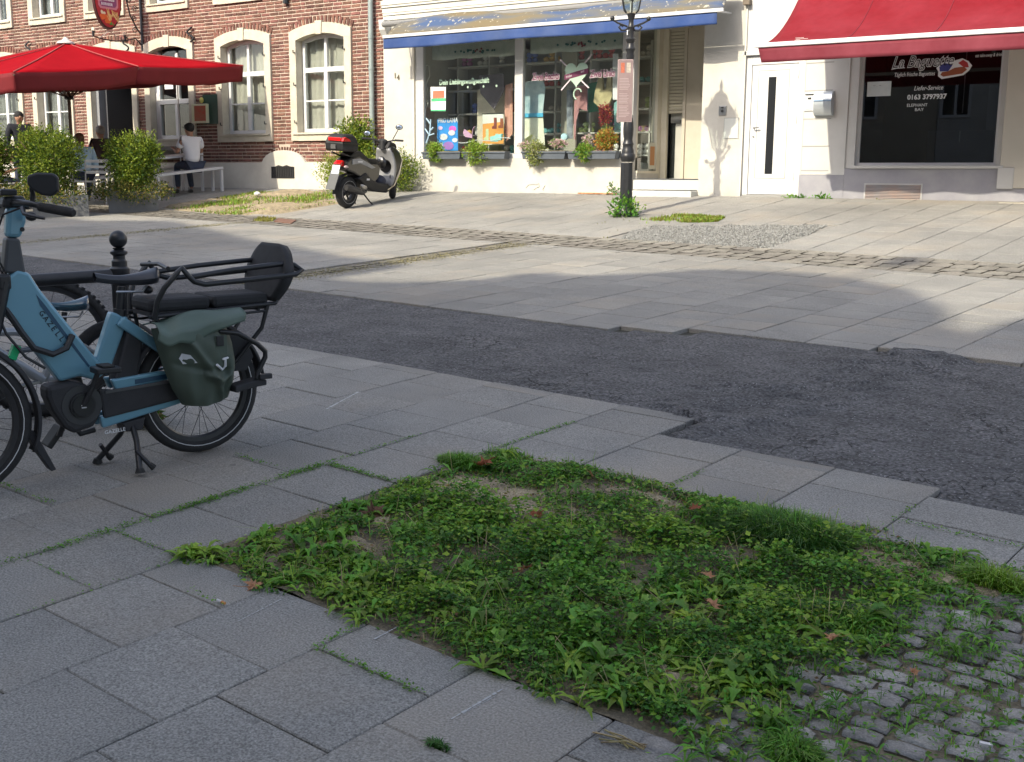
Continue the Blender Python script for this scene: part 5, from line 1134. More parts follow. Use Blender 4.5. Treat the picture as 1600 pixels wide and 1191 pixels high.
# display garland along the foot of the window
b = MB(); b.tube([wp(z3(460 + k * 25, 885 - k * 2.2 + (6 * math.sin(k))), FY + .14) for k in range(14)], .008, 5); tag(b.build('white_rope', mat('white_rope', (.7, .7, .68))), 'thin white rope strung low across the left display', 'rope')
PK = leafmat('pink_petal', (.6, .38, .42), (.75, .6, .6), rnd=.2); RDL = leafmat('red_petal', (.35, .02, .04), (.5, .05, .05), rnd=.3); ORL = leafmat('orange_leaf', (.40, .16, .04), (.5, .25, .06), rnd=.3)
def plant(name, label, cat, c, r, parts, group=None, seed=0, shell=.2):
    root = T(name, label, cat, (c[0], c[1], c[2] - r[2])); 
    if group: root['group'] = group
    for i, (m, n, sz, nm) in enumerate(parts):
        P, D, N, L, W = bush_leaves(c, r, n, sz, seed=seed + i * 13, shell=shell); leaf_mesh(nm, P, D, N, L, W, m, root)
    return root
for (x, y, r, n, w) in ((870, 905, .11, 240, 'beside the mullion'), (1080, 890, .16, 700, 'in the middle of the right pane'), (1260, 865, .10, 200, 'left of the orange plant')):
    p = wp(z3(x, y), FY - .04 if x < 1000 else FY - .05); plant('pink_flowers', 'pale pink flowers in the window box ' + w, 'flowers', p, (r, .06, .06), [(PK, n, .035, 'petals'), (L_MID, n // 2, .035, 'foliage')], seed=int(x), group='pale pink window box flowers')
plant('red_flowers', 'dark red artificial flowers behind the right pane', 'flowers', wp(z3(1372, 715), FY + .16), (.10, .05, .16), [(RDL, 420, .05, 'petals'), (ORL, 120, .05, 'petals')], seed=5)
plant('yellow_flowers', 'yellow and white flowers at the right end of the window', 'flowers', wp(z3(1472, 690), FY + .13), (.06, .04, .18), [(L_YEL, 260, .05, 'petals'), (PK, 120, .04, 'petals')], seed=6)
cloth('leaning_picture', [(1522, 720), (1522, 722)], FY, (1, 1, 1)) if False else None
lp = T('leaning_picture', 'small orange picture with pale frame leaning in the side window', 'picture', (-8.44, FY + .6, .4)); MB().box(-8.465, -8.45, FY + .50, FY + .72, .20, .62).build('frame', mat('pale_frame', (.5, .5, .42)), lp); MB().box(-8.449, -8.445, FY + .535, FY + .685, .26, .56).build('picture', mat('orange_print', (.42, .20, .08)), lp)
# window boxes and their trailing plants
BX = mat('slate_planter', (.06, .075, .095), (.08, .095, .115), scale=5, rough=.6)
for i, (x0, x1, w) in enumerate(((235, 478, 'leftmost'), (485, 755, 'second from the left'), (852, 1128, 'third from the left, right of the mullion'), (1135, 1442, 'rightmost, next to the lamp post'))):
    a = wp(z3(x0, 988), FY - .16); c = wp(z3(x1, 988), FY - .16); r = T('window_box', 'slate grey flower box under the display window, ' + w, 'window box', ((a.x + c.x) / 2, FY - .1, a.z), group='flower boxes under the display window')
    b = MB(); x0_, x1_ = a.x, c.x; z = a.z
    b.prism([(x0_ + .03, z), (x1_ - .03, z), (x1_ - .01, z + .115), (x0_ + .01, z + .115)], FY - .17, FY - .012, fxz); b.box(x0_, x1_, FY - .185, FY - .004, z + .095, z + .125); b.build('trough', BX, r, bevel=.004)
    MB().box(x0_ + .03, x1_ - .03, FY - .16, FY - .02, z + .1251, z + .135).build('compost', SOIL, r)
GL = leafmat('sedum_green', (.20, .27, .04), (.30, .36, .07), hue=.03)
tp = [((320, 945), .155, .16, L_LITE, GL, 'round yellow green plant in the leftmost window box'), ((575, 950), .24, .19, GL, L_LITE, 'wide trailing plant in the second window box'), ((940, 950), .17, .20, mat('herb_grey', (.22, .24, .12), (.34, .34, .2), scale=6, rough=.9, rnd=.3), GL, 'greyish trailing herb right of the window mullion'), ((1250, 945), .16, .13, GL, L_MID, 'low green plant at the left of the rightmost window box'), ((1375, 870), .17, .18, ORL, GL, 'bushy orange tipped plant in the rightmost window box')]
for i, (q, rx, rz, m1, m2, lab) in enumerate(tp):
    p = wp(z3(*q), FY - .12); plant('box_plant', lab, 'plant', p, (rx, .12, rz), [(m1, 1400, .035, 'foliage'), (m2, 1300, .035, 'foliage')], seed=30 + i, group='plants in the window boxes', shell=.15)

# ================================================================ STREET LAMP
LX, LY = -7.375, 14.0; LZ = gz(LX, LY)
lm = T('street_lamp', 'black cast iron street lamp with number 17 in front of the shop', 'street lamp', (LX, LY, LZ))
MB().lathe([(.16, -.05), (.16, .03), (.135, .06), (.13, .10), (.10, .14), (.092, .20)], (LX, LY, LZ), 20).build('base', BLACKM, lm, smooth=True)
b = MB(); b.lathe([(.090, .20), (.086, .70), (.083, .715)], (LX, LY, LZ), 8); b.build('column', BLACKM, lm)
zz = LZ
b = MB(); b.lathe([(.083, .26), (.098, .29), (.104, .33), (.100, .36), (.085, .38), (.082, .42), (.070, .45), (.072, .48), (.078, .50), (.065, .53), (.060, .56), (.068, .62), (.072, .70), (.066, .78), (.055, .84), (.048, .90), (.046, 1.60), (.050, 1.62), (.054, 1.66), (.050, 1.70), (.062, 1.73), (.066, 1.75), (.050, 1.78), (.045, 1.82), (.062, 1.85), (.070, 1.875), (.060, 1.89), (.045, 1.90), (.040, 2.00), (.050, 2.03), (.034, 2.06), (.032, 2.12), (.045, 2.15), (.055, 2.19), (.060, 2.205)], (LX + .01, LY, 0), 16); b.build('shaft', BLACKM, lm, smooth=True, angle=30)
text('17', .085, (LX - .035, LY - .052, 1.93), mat('white_foil', (.8, .8, .8)), lm, 'number', sx=.8, bold=.003, rot=(math.pi / 2, 0, .4))
for s in (-1, 1):
    b = MB(); pt = [(s * .03, 2.02), (s * .07, 1.99), (s * .12, 1.99), (s * .155, 2.03), (s * .125, 2.06), (s * .10, 2.035)]; b.tube([(LX + a * .8, LY + a * .6, c) for a, c in pt], .013, 6)
    pt = [(s * .04, 2.04), (s * .10, 2.06), (s * .17, 2.085), (s * .235, 2.12), (s * .245, 2.15)]; b.tube([(LX + a * .8, LY + a * .6, c) for a, c in pt], .013, 6); b.ell((LX + s * .245 * .8, LY + s * .245 * .6, 2.145), .032, 10, 7); b.build('scroll_arm', BLACKM, lm, smooth=True)
def hexr(r, z, k, off=.0): return (LX + .01 + r * math.cos(k * math.pi / 3 + off), LY + r * math.sin(k * math.pi / 3 + off), z)
for k in range(6):
    MB().tube([hexr(.075, 2.215, k), hexr(.11, 2.25, k), hexr(.19, 2.62, k), hexr(.20, 2.68, k)], .010, 6).build('lantern_rib', BLACKM, lm, smooth=True)
    b = MB(); b.add([hexr(.095, 2.24, k), hexr(.095, 2.24, k + 1), hexr(.185, 2.60, k + 1), hexr(.185, 2.60, k)], [(0, 1, 2, 3)]); b.build('lantern_pane', GLASS, lm, thick=.004)
    b = MB(); b.tube([hexr(.20, 2.66, k), hexr(.26, 2.60, k), hexr(.30, 2.66, k), hexr(.27, 2.74, k), hexr(.24, 2.70, k)], .010, 5); b.build('lantern_scroll', BLACKM, lm); MB().lathe([(.012, 0), (.016, .05), (.003, .14)], hexr(.24, 2.72, k), 6).build('corner_finial', BLACKM, lm)
MB().lathe([(.21, 2.64), (.27, 2.68), (.26, 2.72), (.19, 2.82), (.13, 2.92), (.11, 2.95), (.12, 2.98), (.05, 3.05), (.02, 3.10), (.03, 3.15), (.02, 3.20), (.003, 3.26)], (LX + .01, LY, 0), 12).build('lantern_roof', BLACKM, lm, smooth=True, angle=25)
MB().lathe([(.02, 2.22), (.02, 2.36), (.04, 2.38), (.045, 2.50), (.002, 2.56)], (LX + .01, LY, 0), 10).build('bulb_holder', mat('milk_glass', (.5, .5, .48)), lm, smooth=True)
# history panel fixed to the post
sg = T('information_panel', 'narrow mauve information panel fixed to the street lamp post', 'sign', (LX, LY - .07, .8))
Ms = Matrix.Rotation(math.radians(28), 3, 'Z'); c0 = Vector((LX - .02, LY - .075, 1.20)); MAU = mat('mauve_panel', (.20, .14, .145), (.26, .19, .19), scale=5, rough=.6)
MB().obox(c0, (.185, .03, .80), Ms).build('board', MAU, sg, bevel=.004)
MB().obox(c0 + Ms @ Vector((0, 0, 0)), (.205, .022, .82), Ms).build('frame', mat('panel_edge', (.34, .26, .26)), sg)
b = MB()
for k in range(26):
    if k in (8, 9, 17): continue
    w = random.uniform(.10, .15); b.obox(c0 + Ms @ Vector((-.075 + w / 2, -.0165, .16 - k * .020)), (w, .002, .006), Ms)
b.build('print', mat('panel_print', (.42, .34, .34)), sg)
for (dx, dz, w, h_, c) in ((-.035, .30, .05, .13, (.50, .14, .08)), (.045, .30, .055, .13, (.50, .45, .38))): MB().obox(c0 + Ms @ Vector((dx, -.0165, dz)), (w, .002, h_), Ms).build('picture', mat('panel_pic%d' % int(c[1] * 100), c, tuple(k * .6 for k in c), scale=40), sg)
for z in (.85, 1.55): MB().lathe([(.056, 0), (.056, .03)], (LX + .01, LY, z), 12).build('clamp_band', STEEL, sg)
plant('lamp_weed', 'leafy green weed growing around the foot of the street lamp', 'weed', (LX + .04, LY - .12, LZ + .09), (.23, .16, .16), [(L_MID, 210, .065, 'leaves'), (L_DARK, 190, .06, 'leaves'), (L_LITE, 60, .05, 'leaves')], seed=77, shell=.2)

# ================================================================ RED PARASOL
UCX, UCY = -18.62, 13.36; hwx, hw = 2.02, 2.42
um = T('parasol', 'large square red parasol over the terrace tables', 'parasol', (UCX, UCY, gz(UCX, UCY)))
tilt = .105
def uz(y): return 1.86 + tilt * (y - UCY)
peak = Vector((UCX + .02, UCY, 2.40)); cr = []
for k in range(8):
    c_ = [(-1, -1), (0, -1), (1, -1), (1, 0), (1, 1), (0, 1), (-1, 1), (-1, 0)][k]; e = 1.0 if k % 2 == 0 else .985
    cr.append(Vector((UCX + c_[0] * hwx * e, UCY + c_[1] * hw * e, uz(UCY + c_[1] * hw) + (0 if k % 2 == 0 else .035))))
b = MB()
for k in range(8):
    A, B_2 = cr[k], cr[(k + 1) % 8]; n = 8
    def f(s, t):
        e = A.lerp(B_2, s); p = peak.lerp(e, max(t, .03)); p.z -= .055 * math.sin(math.pi * s) * t * (1.1 - t * .5) + .05 * math.sin(math.pi * t) * .3; return tuple(p)
    b.grid(n, n, f)
b.build('canopy', RED, um, smooth=True, angle=20, thick=.004)
RT = mat('valance_red_shaded', (.15, .005, .009), (.18, .007, .012), scale=3, rough=.8, trans=.06)  # same fabric as the canopy; shade of the unlit side put into a darker red
b = MB()
for k in range(8):
    A, B_2 = cr[k], cr[(k + 1) % 8]; o_n = Vector(((A + B_2) / 2 - Vector((UCX, UCY, 0))).to_tuple()); o_n.z = 0; o_n.normalize()
    b.grid(20, 4, lambda s, t: tuple(A.lerp(B_2, s) - Vector((0, 0, .055 * math.sin(math.pi * s) * .6 + (.30 + .012 * math.sin(s * 9 + k)) * t)) + o_n * (.02 * math.sin(s * 14 + k * 2) * t - .05 * t)))
b.build('valance', RT, um, smooth=True, angle=50, thick=.004)
for k in range(8): MB().tube([peak.lerp(cr[k], t / 6) + Vector((0, 0, .008 - .015 * math.sin(math.pi * t / 6))) for t in range(7)], .011, 4).build('seam_tape', mat('faded_seam', (.36, .07, .07), rough=.9), um)
MB().lathe([(.16, 0), (.15, .03), (.07, .06), (.04, .10), (.01, .12)], (UCX, UCY, 2.39), 14).build('top_cap', mat('cap_grey', (.55, .53, .52)), um, smooth=True)
UW = mat('parasol_wood', (.13, .085, .06), (.17, .12, .09), scale=9, rough=.6)
MB().tube([(UCX, UCY, gz(UCX, UCY) - .05), (UCX, UCY, 2.36)], .032, 10).build('pole', UW, um, smooth=True)
MB().lathe([(.07, 0), (.08, .03), (.07, .07), (.03, .09)], (UCX, UCY, 1.40), 12).build('hub', BLACKM, um)
for k in range(8):
    e = peak.lerp(cr[k], .52) - Vector((0, 0, .05)); MB().tube([(UCX, UCY, 1.44), e], .014, 6).build('strut', UW, um); MB().tube([peak - Vector((0, 0, .06)), cr[k] - Vector((0, 0, .04))], .014, 6).build('rib', UW, um)
MB().box(UCX - .4, UCX + .4, UCY - .4, UCY + .4, gz(UCX, UCY) - .05, gz(UCX, UCY) + .07).build('base_plate', mat('concrete_base', (.25, .25, .24)), um)

# ================================================================ HANGING SIGN
XS = -20.10
hs = T('hanging_sign', 'oval red grill sign with food picture hanging from a scrolled bracket', 'sign', (XS, 15.45, 2.95))
cy, cz, ry, rz = 15.44, 3.62, .335, .66
el = lambda a, s=1: [(cy + ry * s * math.cos(t), cz + rz * s * math.sin(t)) for t in [2 * math.pi * k / 36 for k in range(36)]]
fy = lambda a, c, d: (d, a, c)
MB().prism(el(0), XS - .035, XS + .03, fy).build('rim', mat('sign_rim', (.05, .01, .012), rough=.4), hs); MB().prism(el(0, .93), XS + .030, XS + .036, fy).build('face', mat('sign_red', (.42, .012, .03), rough=.4), hs)
pk = [(cy - .24, 3.62), (cy - .24, 3.42), (cy - .19, 3.36), (cy + .19, 3.36), (cy + .24, 3.42), (cy + .24, 3.62), (cy + .24, 3.95), (cy - .24, 3.95)]
MB().prism(pk, XS + .036, XS + .040, fy).build('name_field', mat('sign_pink', (.58, .22, .28), rough=.5), hs); MB().prism([(cy + (a - cy) * .84, 3.66 + (c - 3.66) * .86) for a, c in pk], XS + .040, XS + .043, fy).build('name_panel', mat('sign_mauve', (.24, .05, .16), rough=.5), hs)
for i, (t_x, sz, z) in enumerate((('grillhaus', .17, 3.52), ('B U R G E R', .07, 3.43))): text(t_x, sz, (XS + .045, cy - .20 + .03 * i, z), mat('white_foil', (.8, .8, .8)), hs, 'lettering', rot=(math.pi / 2, 0, math.pi / 2), sx=.62 if i == 0 else .75, bold=.003)
gg = random.Random(4)
def blob(cy_, cz_, ry_, rz_, m, nm, n, s0, s1):
    b = MB()
    for _ in range(n):
        a = gg.uniform(0, 6.28); r = gg.random() ** .5; b.ell((XS + .042, cy_ + ry_ * r * math.cos(a), cz_ + rz_ * r * math.sin(a)), (.004, gg.uniform(s0, s1), gg.uniform(s0, s1)), 7, 4)
    b.build(nm, m, hs)
blob(cy - .08, 3.17, .12, .085, mat('sign_orange', (.65, .10, .02), (.75, .2, .04), scale=14), 'sauce_print', 26, .022, .045)
b = MB()
for _ in range(26):
    a = Vector((XS + .045 + gg.random() * .004, cy + gg.uniform(.0, .22), 3.12 + gg.uniform(0, .14))); b.beam(a, a + Vector((0, gg.uniform(-.08, .03), gg.uniform(.06, .12))), .014, .006, up=(1, 0, 0))
b.build('chips_print', mat('sign_yellow', (.72, .45, .14), (.8, .6, .28), scale=14), hs); blob(cy + .06, 3.07, .05, .03, mat('sign_green', (.08, .30, .04)), 'parsley_print', 8, .012, .02); blob(cy - .14, 3.28, .04, .03, mat('sign_cream', (.75, .68, .45)), 'bread_print', 6, .02, .035)
br = T('sign_bracket', 'black wrought iron bracket with scrolls carrying the oval grill sign', 'bracket', (XS, FY, 2.8)); b = MB()
b.tube([(XS, FY - .03, 2.62), (XS, FY - .03, 4.6)], .028, 6); b.build('upright', BLACKM, br)
MB().tube([(XS, FY - .03, 4.45), (XS, 15.1, 4.45)], .022, 6).build('cross_bar', BLACKM, br); MB().tube([(XS, 15.88, 4.4), (XS, 15.92, 3.6), (XS, 16.0, 3.3), (XS, 16.16, 3.05), (XS, FY - .04, 2.95)], .016, 6).build('stay', BLACKM, br)
for y in (15.25, 15.63): MB().tube([(XS, y, 4.45), (XS, y, 4.2)], .006, 4).build('chain', BLACKM, br)
def spiral(y, z, r, s, turns=1.4, n=18): return [(XS, y + s * r * (1 - k / n * .75) * math.cos(k / n * turns * 6.283), z + r * (1 - k / n * .75) * math.sin(k / n * turns * 6.283)) for k in range(n + 1)]
for (y, z, r, s) in ((16.10, 3.02, .07, 1), (16.22, 2.78, .05, -1), (16.1, 3.25, .06, -1), (16.12, 3.45, .07, 1), (16.16, 3.68, .07, -1), (16.05, 3.85, .08, 1), (16.12, 4.1, .08, -1), (15.99, 3.6, .05, 1), (FY + .0, 3.3, .06, 1)): MB().tube(spiral(y, z, r, s), .010, 5).build('scroll', BLACKM, br)
ly = T('sign_lights', 'two small spotlights on a curved iron rod below the oval sign', 'lamp', (XS, 15.4, 2.75))
MB().tube([(XS, FY - .02, 2.72), (XS, 16.1, 2.86), (XS, 15.9, 2.80), (XS, 15.6, 2.75), (XS, 15.3, 2.76), (XS, 15.05, 2.80)], .013, 5).build('rod', BLACKM, ly)
MB().tube([(XS, 15.2, 2.76), (XS, 15.35, 2.86), (XS, 15.46, 2.94), (XS, 15.6, 2.86), (XS, 15.8, 2.80)], .008, 5).build('scroll', mat('pale_iron', (.35, .32, .3)), ly)
for y, t in ((15.07, .5), (15.85, -.5)):
    l_ = MB().tube([(XS, y, 2.80), (XS, y + .02 * t, 2.90)], [.02, .034], 8).build('spotlight', BLACKM, ly); MB().tube([(XS, y + .02 * t, 2.90), (XS, y + .05 * t, 2.955)], [.036, .045], 8).build('spotlight_glass', mat('spot_glass', (.75, .70, .55), rough=.2), l_)
mb_ = T('menu_box', 'lit cream menu box with red card on the dark green board', 'menu box', (-18.2, FY, 1.1))
MB().box(-18.30, -17.88, FY - .05, FY - .036, 1.08, 1.66).build('board', mat('dark_green_board', (.02, .06, .045), rough=.5), mb_)
MB().box(-18.55, -18.12, FY - .13, FY - .05, 1.10, 1.48).build('case', mat('cream_box', (.60, .62, .40), (.66, .66, .5), scale=4), mb_, bevel=.006); MB().box(-18.46, -18.13, FY - .138, FY - .131, 1.14, 1.44).build('menu_card', mat('red_card', (.42, .06, .03), (.32, .12, .06), scale=14), mb_)
MB().lathe([(.05, 0), (.06, .02), (.03, .04)], (-18.30, FY - .06, 1.555), 12, Matrix(((1, 0, 0), (0, 0, -1), (0, 1, 0)))).build('round_badge', mat('badge_yellow', (.6, .55, .15)), mb_)
# heater lamp hanging by the window
hl = T('terrace_lamp', 'small white lamp head on a thin stand in front of the hatch window', 'lamp', (-18.7, 15.6, gz(-18.7, 15.6)))
p = fp(277, 126, 15.6); q = fp(279, 232, 15.6); MB().tube([(p.x, 15.6, gz(-18.7, 15.6)), (p.x, 15.6, p.z)], .012, 6).build('stem', mat('white_metal', (.6, .6, .62), rough=.4), hl); MB().tube([(p.x, 15.6, p.z), (p.x, 15.6, p.z + .06), (p.x - .02, 15.57, p.z + .09)], [.02, .035, .028], 8).build('head', mat('white_metal', (.6, .6, .62)), hl)
# ================================================================ TERRACE
WM = mat('white_metal', (.6, .6, .62), rough=.4); GM = mat('grey_table', (.42, .42, .42), (.5, .5, .5), scale=5, rough=.5)
def bench(name, label, a, c, w=.34, h=.45, group=None, m=None):
    a = Vector((*a, gz(*a))); c = Vector((*c, gz(*c))); d = (c - a); n = Vector((-d.y, d.x, 0)).normalized()
    r = T(name, label, 'bench' if h < .6 else 'table', (a + c) / 2, group=group); m = m or WM
    MB().beam(a + Vector((0, 0, h)), c + Vector((0, 0, h)), w, .045).build('seat' if h < .6 else 'tabletop', m, r, bevel=.004)
    for e, s in ((a, 1), (c, -1)):
        for q in (-1, 1): p = e + d.normalized() * .03 * s + n * q * (w / 2 - .025); MB().obox(p + Vector((0, 0, h / 2 - .02)), (.045, .045, h - .03)).build('leg', m, r)
    return r
bench('bench', 'white metal bench with a man in a white shirt sitting on it', (-17.50, 14.25), (-17.33, 15.72), group='white terrace benches')
bench('terrace_table', 'white metal table in front of the man in the white shirt', (-18.12, 14.3), (-17.98, 15.7), w=.6, h=.72)
bench('bench', 'white metal bench on the wall side of the terrace table', (-18.72, 14.4), (-18.58, 15.8), group='white terrace benches')
bench('bench', 'white metal bench behind the round hedge with the person in the pale blue shirt', (-18.6, 13.05), (-18.45, 14.4), group='white terrace benches')
bench('terrace_table', 'white metal table beside the parasol pole', (-19.3, 12.9), (-19.15, 14.4), w=.6, h=.72)
bench('bench', 'grey metal bench between the two left hedges', (-18.75, 11.55), (-18.6, 12.7), m=GM, group='white terrace benches')
def chair(x, y, rot, lab, m):
    r = T('terrace_chair', lab, 'chair', (x, y, gz(x, y)), rot); 
    MB().box(-.22, .22, -.22, .22, .42, .45).build('seat', m, r, local=True, bevel=.005)
    for sx in (-1, 1):
        for sy in (-1, 1): MB().tube([(sx * .2, sy * .2, 0), (sx * .2, sy * .2, .43)], .014, 6).build('leg', m, r, local=True)
        MB().tube([(sx * .2, -.2, .43), (sx * .21, -.24, .82)], .014, 6).build('back_post', m, r, local=True); MB().tube([(sx * .22, -.22, .64), (sx * .22, .18, .64), (sx * .2, .2, .43)], .012, 6).build('armrest', m, r, local=True)
    for z in (.6, .7, .8): MB().beam((-.21, -.235, z), (.21, -.235, z), .012, .05).build('back_slat', m, r, local=True)
DG = mat('dark_chair', (.05, .052, .058), rough=.5)
chair(-19.35, 15.1, 2.6, 'dark grey terrace chair near the doorway', DG); chair(-20.6, 14.9, .6, 'dark grey terrace chair by the left door jamb', DG); chair(-18.15, 13.35, 1.5, 'pale metal chair beside the blue shirted person', WM)
# planters and hedges
PB = mat('grey_planter', (.13, .135, .14), (.17, .175, .18), scale=4, rough=.7, bump=.15)
def planter(lab, a, ang, L=.95, w=.42, h=.34):
    d = Vector((math.cos(ang), math.sin(ang), 0)); n = Vector((-d.y, d.x, 0)); c = Vector((a[0], a[1], 0)) + d * L / 2 + n * w / 2; c.z = gz(c.x, c.y)
    r = T('planter', lab, 'planter', c, ang, group='grey terrace planters'); b = MB()
    t = .025; zb = -.05
    b.box(-L / 2, L / 2, -w / 2, -w / 2 + t, zb, h); b.box(-L / 2, L / 2, w / 2 - t, w / 2, zb, h); b.box(-L / 2, -L / 2 + t, -w / 2 + t, w / 2 - t, zb, h); b.box(L / 2 - t, L / 2, -w / 2 + t, w / 2 - t, zb, h)
    b.build('trough', PB, r, local=True, bevel=.006); MB().box(-L / 2 + t, L / 2 - t, -w / 2 + t, w / 2 - t, .2, h - .03).build('earth', SOIL, r, local=True); return c
L_HED = leafmat('hedge_leaf', (.17, .24, .022), (.27, .34, .04), rnd=.35); L_HEDD = leafmat('hedge_leaf_dark', (.05, .10, .016), (.08, .14, .022), rnd=.35); L_HY = leafmat('hedge_yellow', (.24, .20, .045), (.34, .30, .07), rnd=.3, hue=.03)
def hedge(lab, c, r, seed, low=True, n=5200):
    root = T('hedge_shrub', lab, 'shrub', (c[0], c[1], gz(c[0], c[1]) + .3))
    g = np.random.default_rng(seed); mats_ = [(L_HED, .55), (L_HEDD, .45)]
    subs = [((0, 0, .12), (1, 1, .9)), ((-.45, 0, .30), (.5, .8, .55)), ((.5, 0, .25), (.55, .8, .6)), ((0, .1, .62), (.55, .7, .45)), ((0, 0, -.45), (.75, .8, .55)), ((.75, 0, .55), (.22, .4, .4)), ((-.6, 0, .62), (.2, .4, .35))]
    for i, (m, f) in enumerate(mats_):
        A = [bush_leaves((c[0] + o[0] * r[0], c[1] + o[1] * r[1], c[2] + o[2] * r[2]), (r[0] * s[0], r[1] * s[1], r[2] * s[2]), int(n * f * s[0] * s[2] * 1.1), .05, seed=seed + 17 * i + 3 * k, shell=.35) for k, (o, s) in enumerate(subs)]
        P, D, N, L, W = cat5(*A); leaf_mesh('foliage', P, D, N, L, W, m, root)
    b = MB()
    for k in range(12): a = g.uniform(0, 6.28); b.tube([(c[0] + g.uniform(-.2, .2), c[1] + g.uniform(-.1, .1), gz(c[0], c[1]) + .25), (c[0] + math.cos(a) * r[0] * .4, c[1] + math.sin(a) * r[1] * .4, c[2] + r[2] * .2), (c[0] + math.cos(a) * r[0] * .8, c[1] + math.sin(a) * r[1] * .8, c[2] + r[2] * .7)], [.014, .009, .004], 5)
    b.build('stems', UW, root)
    # upright sprigs above the crown
    n2 = 46; P = []; 
    for k in range(n2):
        x = c[0] + g.uniform(-.95, .95) * r[0]; y = c[1] + g.uniform(-.6, .6) * r[1]; z0 = c[2] + r[2] * (1.0 - .35 * ((x - c[0]) / r[0]) ** 2) - .12; h = g.uniform(.08, .34)
        for q in range(22): P.append((x + g.normal(0, .012), y + g.normal(0, .012), z0 + h * q / 22))
    P = np.array(P); k = len(P); leaf_mesh('top_sprigs', P, g.normal(size=(k, 3)) + [0, 0, .6], g.normal(size=(k, 3)), g.uniform(.025, .05, k), g.uniform(.012, .024, k), L_HED, root)
    if low:
        zl_ = gz(c[0], c[1]) + .36
        A = [bush_leaves((c[0] + dx, c[1] + dy, zl_ + dz), (.30, .30, .17), 900, .04, seed=seed + 50 + j, shell=.3) for j, (dx, dy, dz) in enumerate(((-.35, -.3, 0), (0, -.1, .03), (.35, .15, 0), (.2, -.2, -.05), (-.1, -.35, -.02)))]
        P, D, N, L, W = cat5(*A); h_ = len(P) // 2; leaf_mesh('trailing_plants', P[::2], D[::2], N[::2], L[::2], W[::2], L_HY, root); leaf_mesh('trailing_plants', P[1::2], D[1::2], N[1::2], L[1::2], W[1::2], L_HEDD, root)
ang = math.atan2(.59, .43)
c2 = planter('grey planter box under the right hand hedge', (-16.34, 12.38), ang, L=.80); c1 = planter('grey planter box under the middle round hedge', (-16.60, 11.12), ang, L=.85); c0 = planter('grey planter box at the left picture edge', (-17.75, 10.5), ang, L=.8)
hedge('upright yellow green hedge shrub right of the terrace gap', (c2.x + .02, c2.y + .02, .24), (.56, .36, .44), 101)
hedge('round bright green hedge shrub in the middle planter', (c1.x - .18, c1.y - .10, .20), (.66, .44, .52), 202)
hedge('dark green hedge shrub cut by the left picture edge', (c0.x, c0.y, .20), (.55, .42, .55), 303)
# bushes behind the scooter
plant('corner_bush', 'loose green bush behind the scooter at the drainpipe', 'bush', (-14.05, 16.05, .62), (.42, .20, .48), [(L_HED, 2200, .06, 'foliage'), (L_HEDD, 1500, .06, 'foliage')], seed=401, shell=.2)
plant('low_bush', 'low trailing bush to the left of the scooter', 'bush', (-14.45, 16.0, .12), (.42, .24, .36), [(L_HED, 1900, .045, 'foliage'), (GL, 1400, .04, 'foliage')], seed=402, shell=.2)
plant('low_bush', 'low spreading bush between the scooter and the white wall', 'bush', (-13.05, 16.05, .14), (.48, .22, .38), [(L_HEDD, 1900, .04, 'foliage'), (L_HED, 1900, .04, 'foliage'), (L_YEL, 300, .03, 'dry_tips')], seed=403, shell=.2)
plant('low_bush', 'small yellow green bush directly behind the scooter seat', 'bush', (-13.75, 16.0, .25), (.35, .2, .30), [(GL, 1500, .045, 'foliage')], seed=404, shell=.2)
plant('wall_weed', 'small brown weed at the foot of the white wall by the lamp', 'weed', (-8.75, 16.15, -.12), (.10, .06, .09), [(L_DARK, 60, .06, 'leaves')], seed=405)
plant('wall_weed', 'small weeds at the foot of the white door', 'weed', (-5.75, 16.18, -.22), (.22, .05, .045), [(L_MID, 160, .04, 'leaves')], seed=406)
plant('wall_weed', 'weeds along the grey base near the metal grille', 'weed', (-4.5, 16.18, -.27), (.16, .05, .04), [(L_YEL, 120, .035, 'leaves')], seed=407)
plant('wall_weed', 'small leafy weed at the grey wall base left of the grille', 'weed', (-5.35, 16.15, -.22), (.12, .05, .05), [(L_MID, 90, .05, 'leaves')], seed=408)
ru = MB()
for k in range(40): x = random.uniform(-9.4, -8.7); ru.obox((x, 16.22 + random.uniform(-.05, .05), gz(x, 16.2) + .012), (random.uniform(.03, .1), .05, .02), Euler((0, 0, random.uniform(0, 3))).to_matrix())
tag(ru.build('fallen_leaves_heap', mat('orange_litter', (.40, .17, .07), (.5, .28, .14), scale=20, rnd=.3), None), kind='stuff')

# ================================================================ PEOPLE
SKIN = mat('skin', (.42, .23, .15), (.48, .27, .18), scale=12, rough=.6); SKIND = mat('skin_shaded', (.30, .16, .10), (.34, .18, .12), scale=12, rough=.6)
def skinmesh(name, chains, m, root, sub=2):
    """chains: lists of ((x,y,z), r) sharing joints by identical coordinates"""
    V = []; E = []; R = []; idx = {}
    for ch in chains:
        prev = None
        for p, r in ch:
            k = tuple(round(q, 4) for q in p)
            if k not in idx: idx[k] = len(V); V.append(p); R.append(r)
            i = idx[k]
            if prev is not None and prev != i: E.append((prev, i))
            prev = i
    me = bpy.data.meshes.new(name); me.from_pydata(V, E, []); me.materials.append(m); o = bpy.data.objects.new(name, me); col.objects.link(o)
    if root is not None: o.parent = root; ROOTM[o.name] = ROOTM[root.name]
    s = o.modifiers.new('skin', 'SKIN'); s.use_smooth_shade = True
    sv = me.skin_vertices[0].data
    for i, r in enumerate(R):
        rr = r if isinstance(r, (tuple, list)) else (r, r); sv[i].radius = rr; sv[i].use_root = (i == 0)
    q = o.modifiers.new('sub', 'SUBSURF'); q.levels = sub; q.render_levels = sub; return o
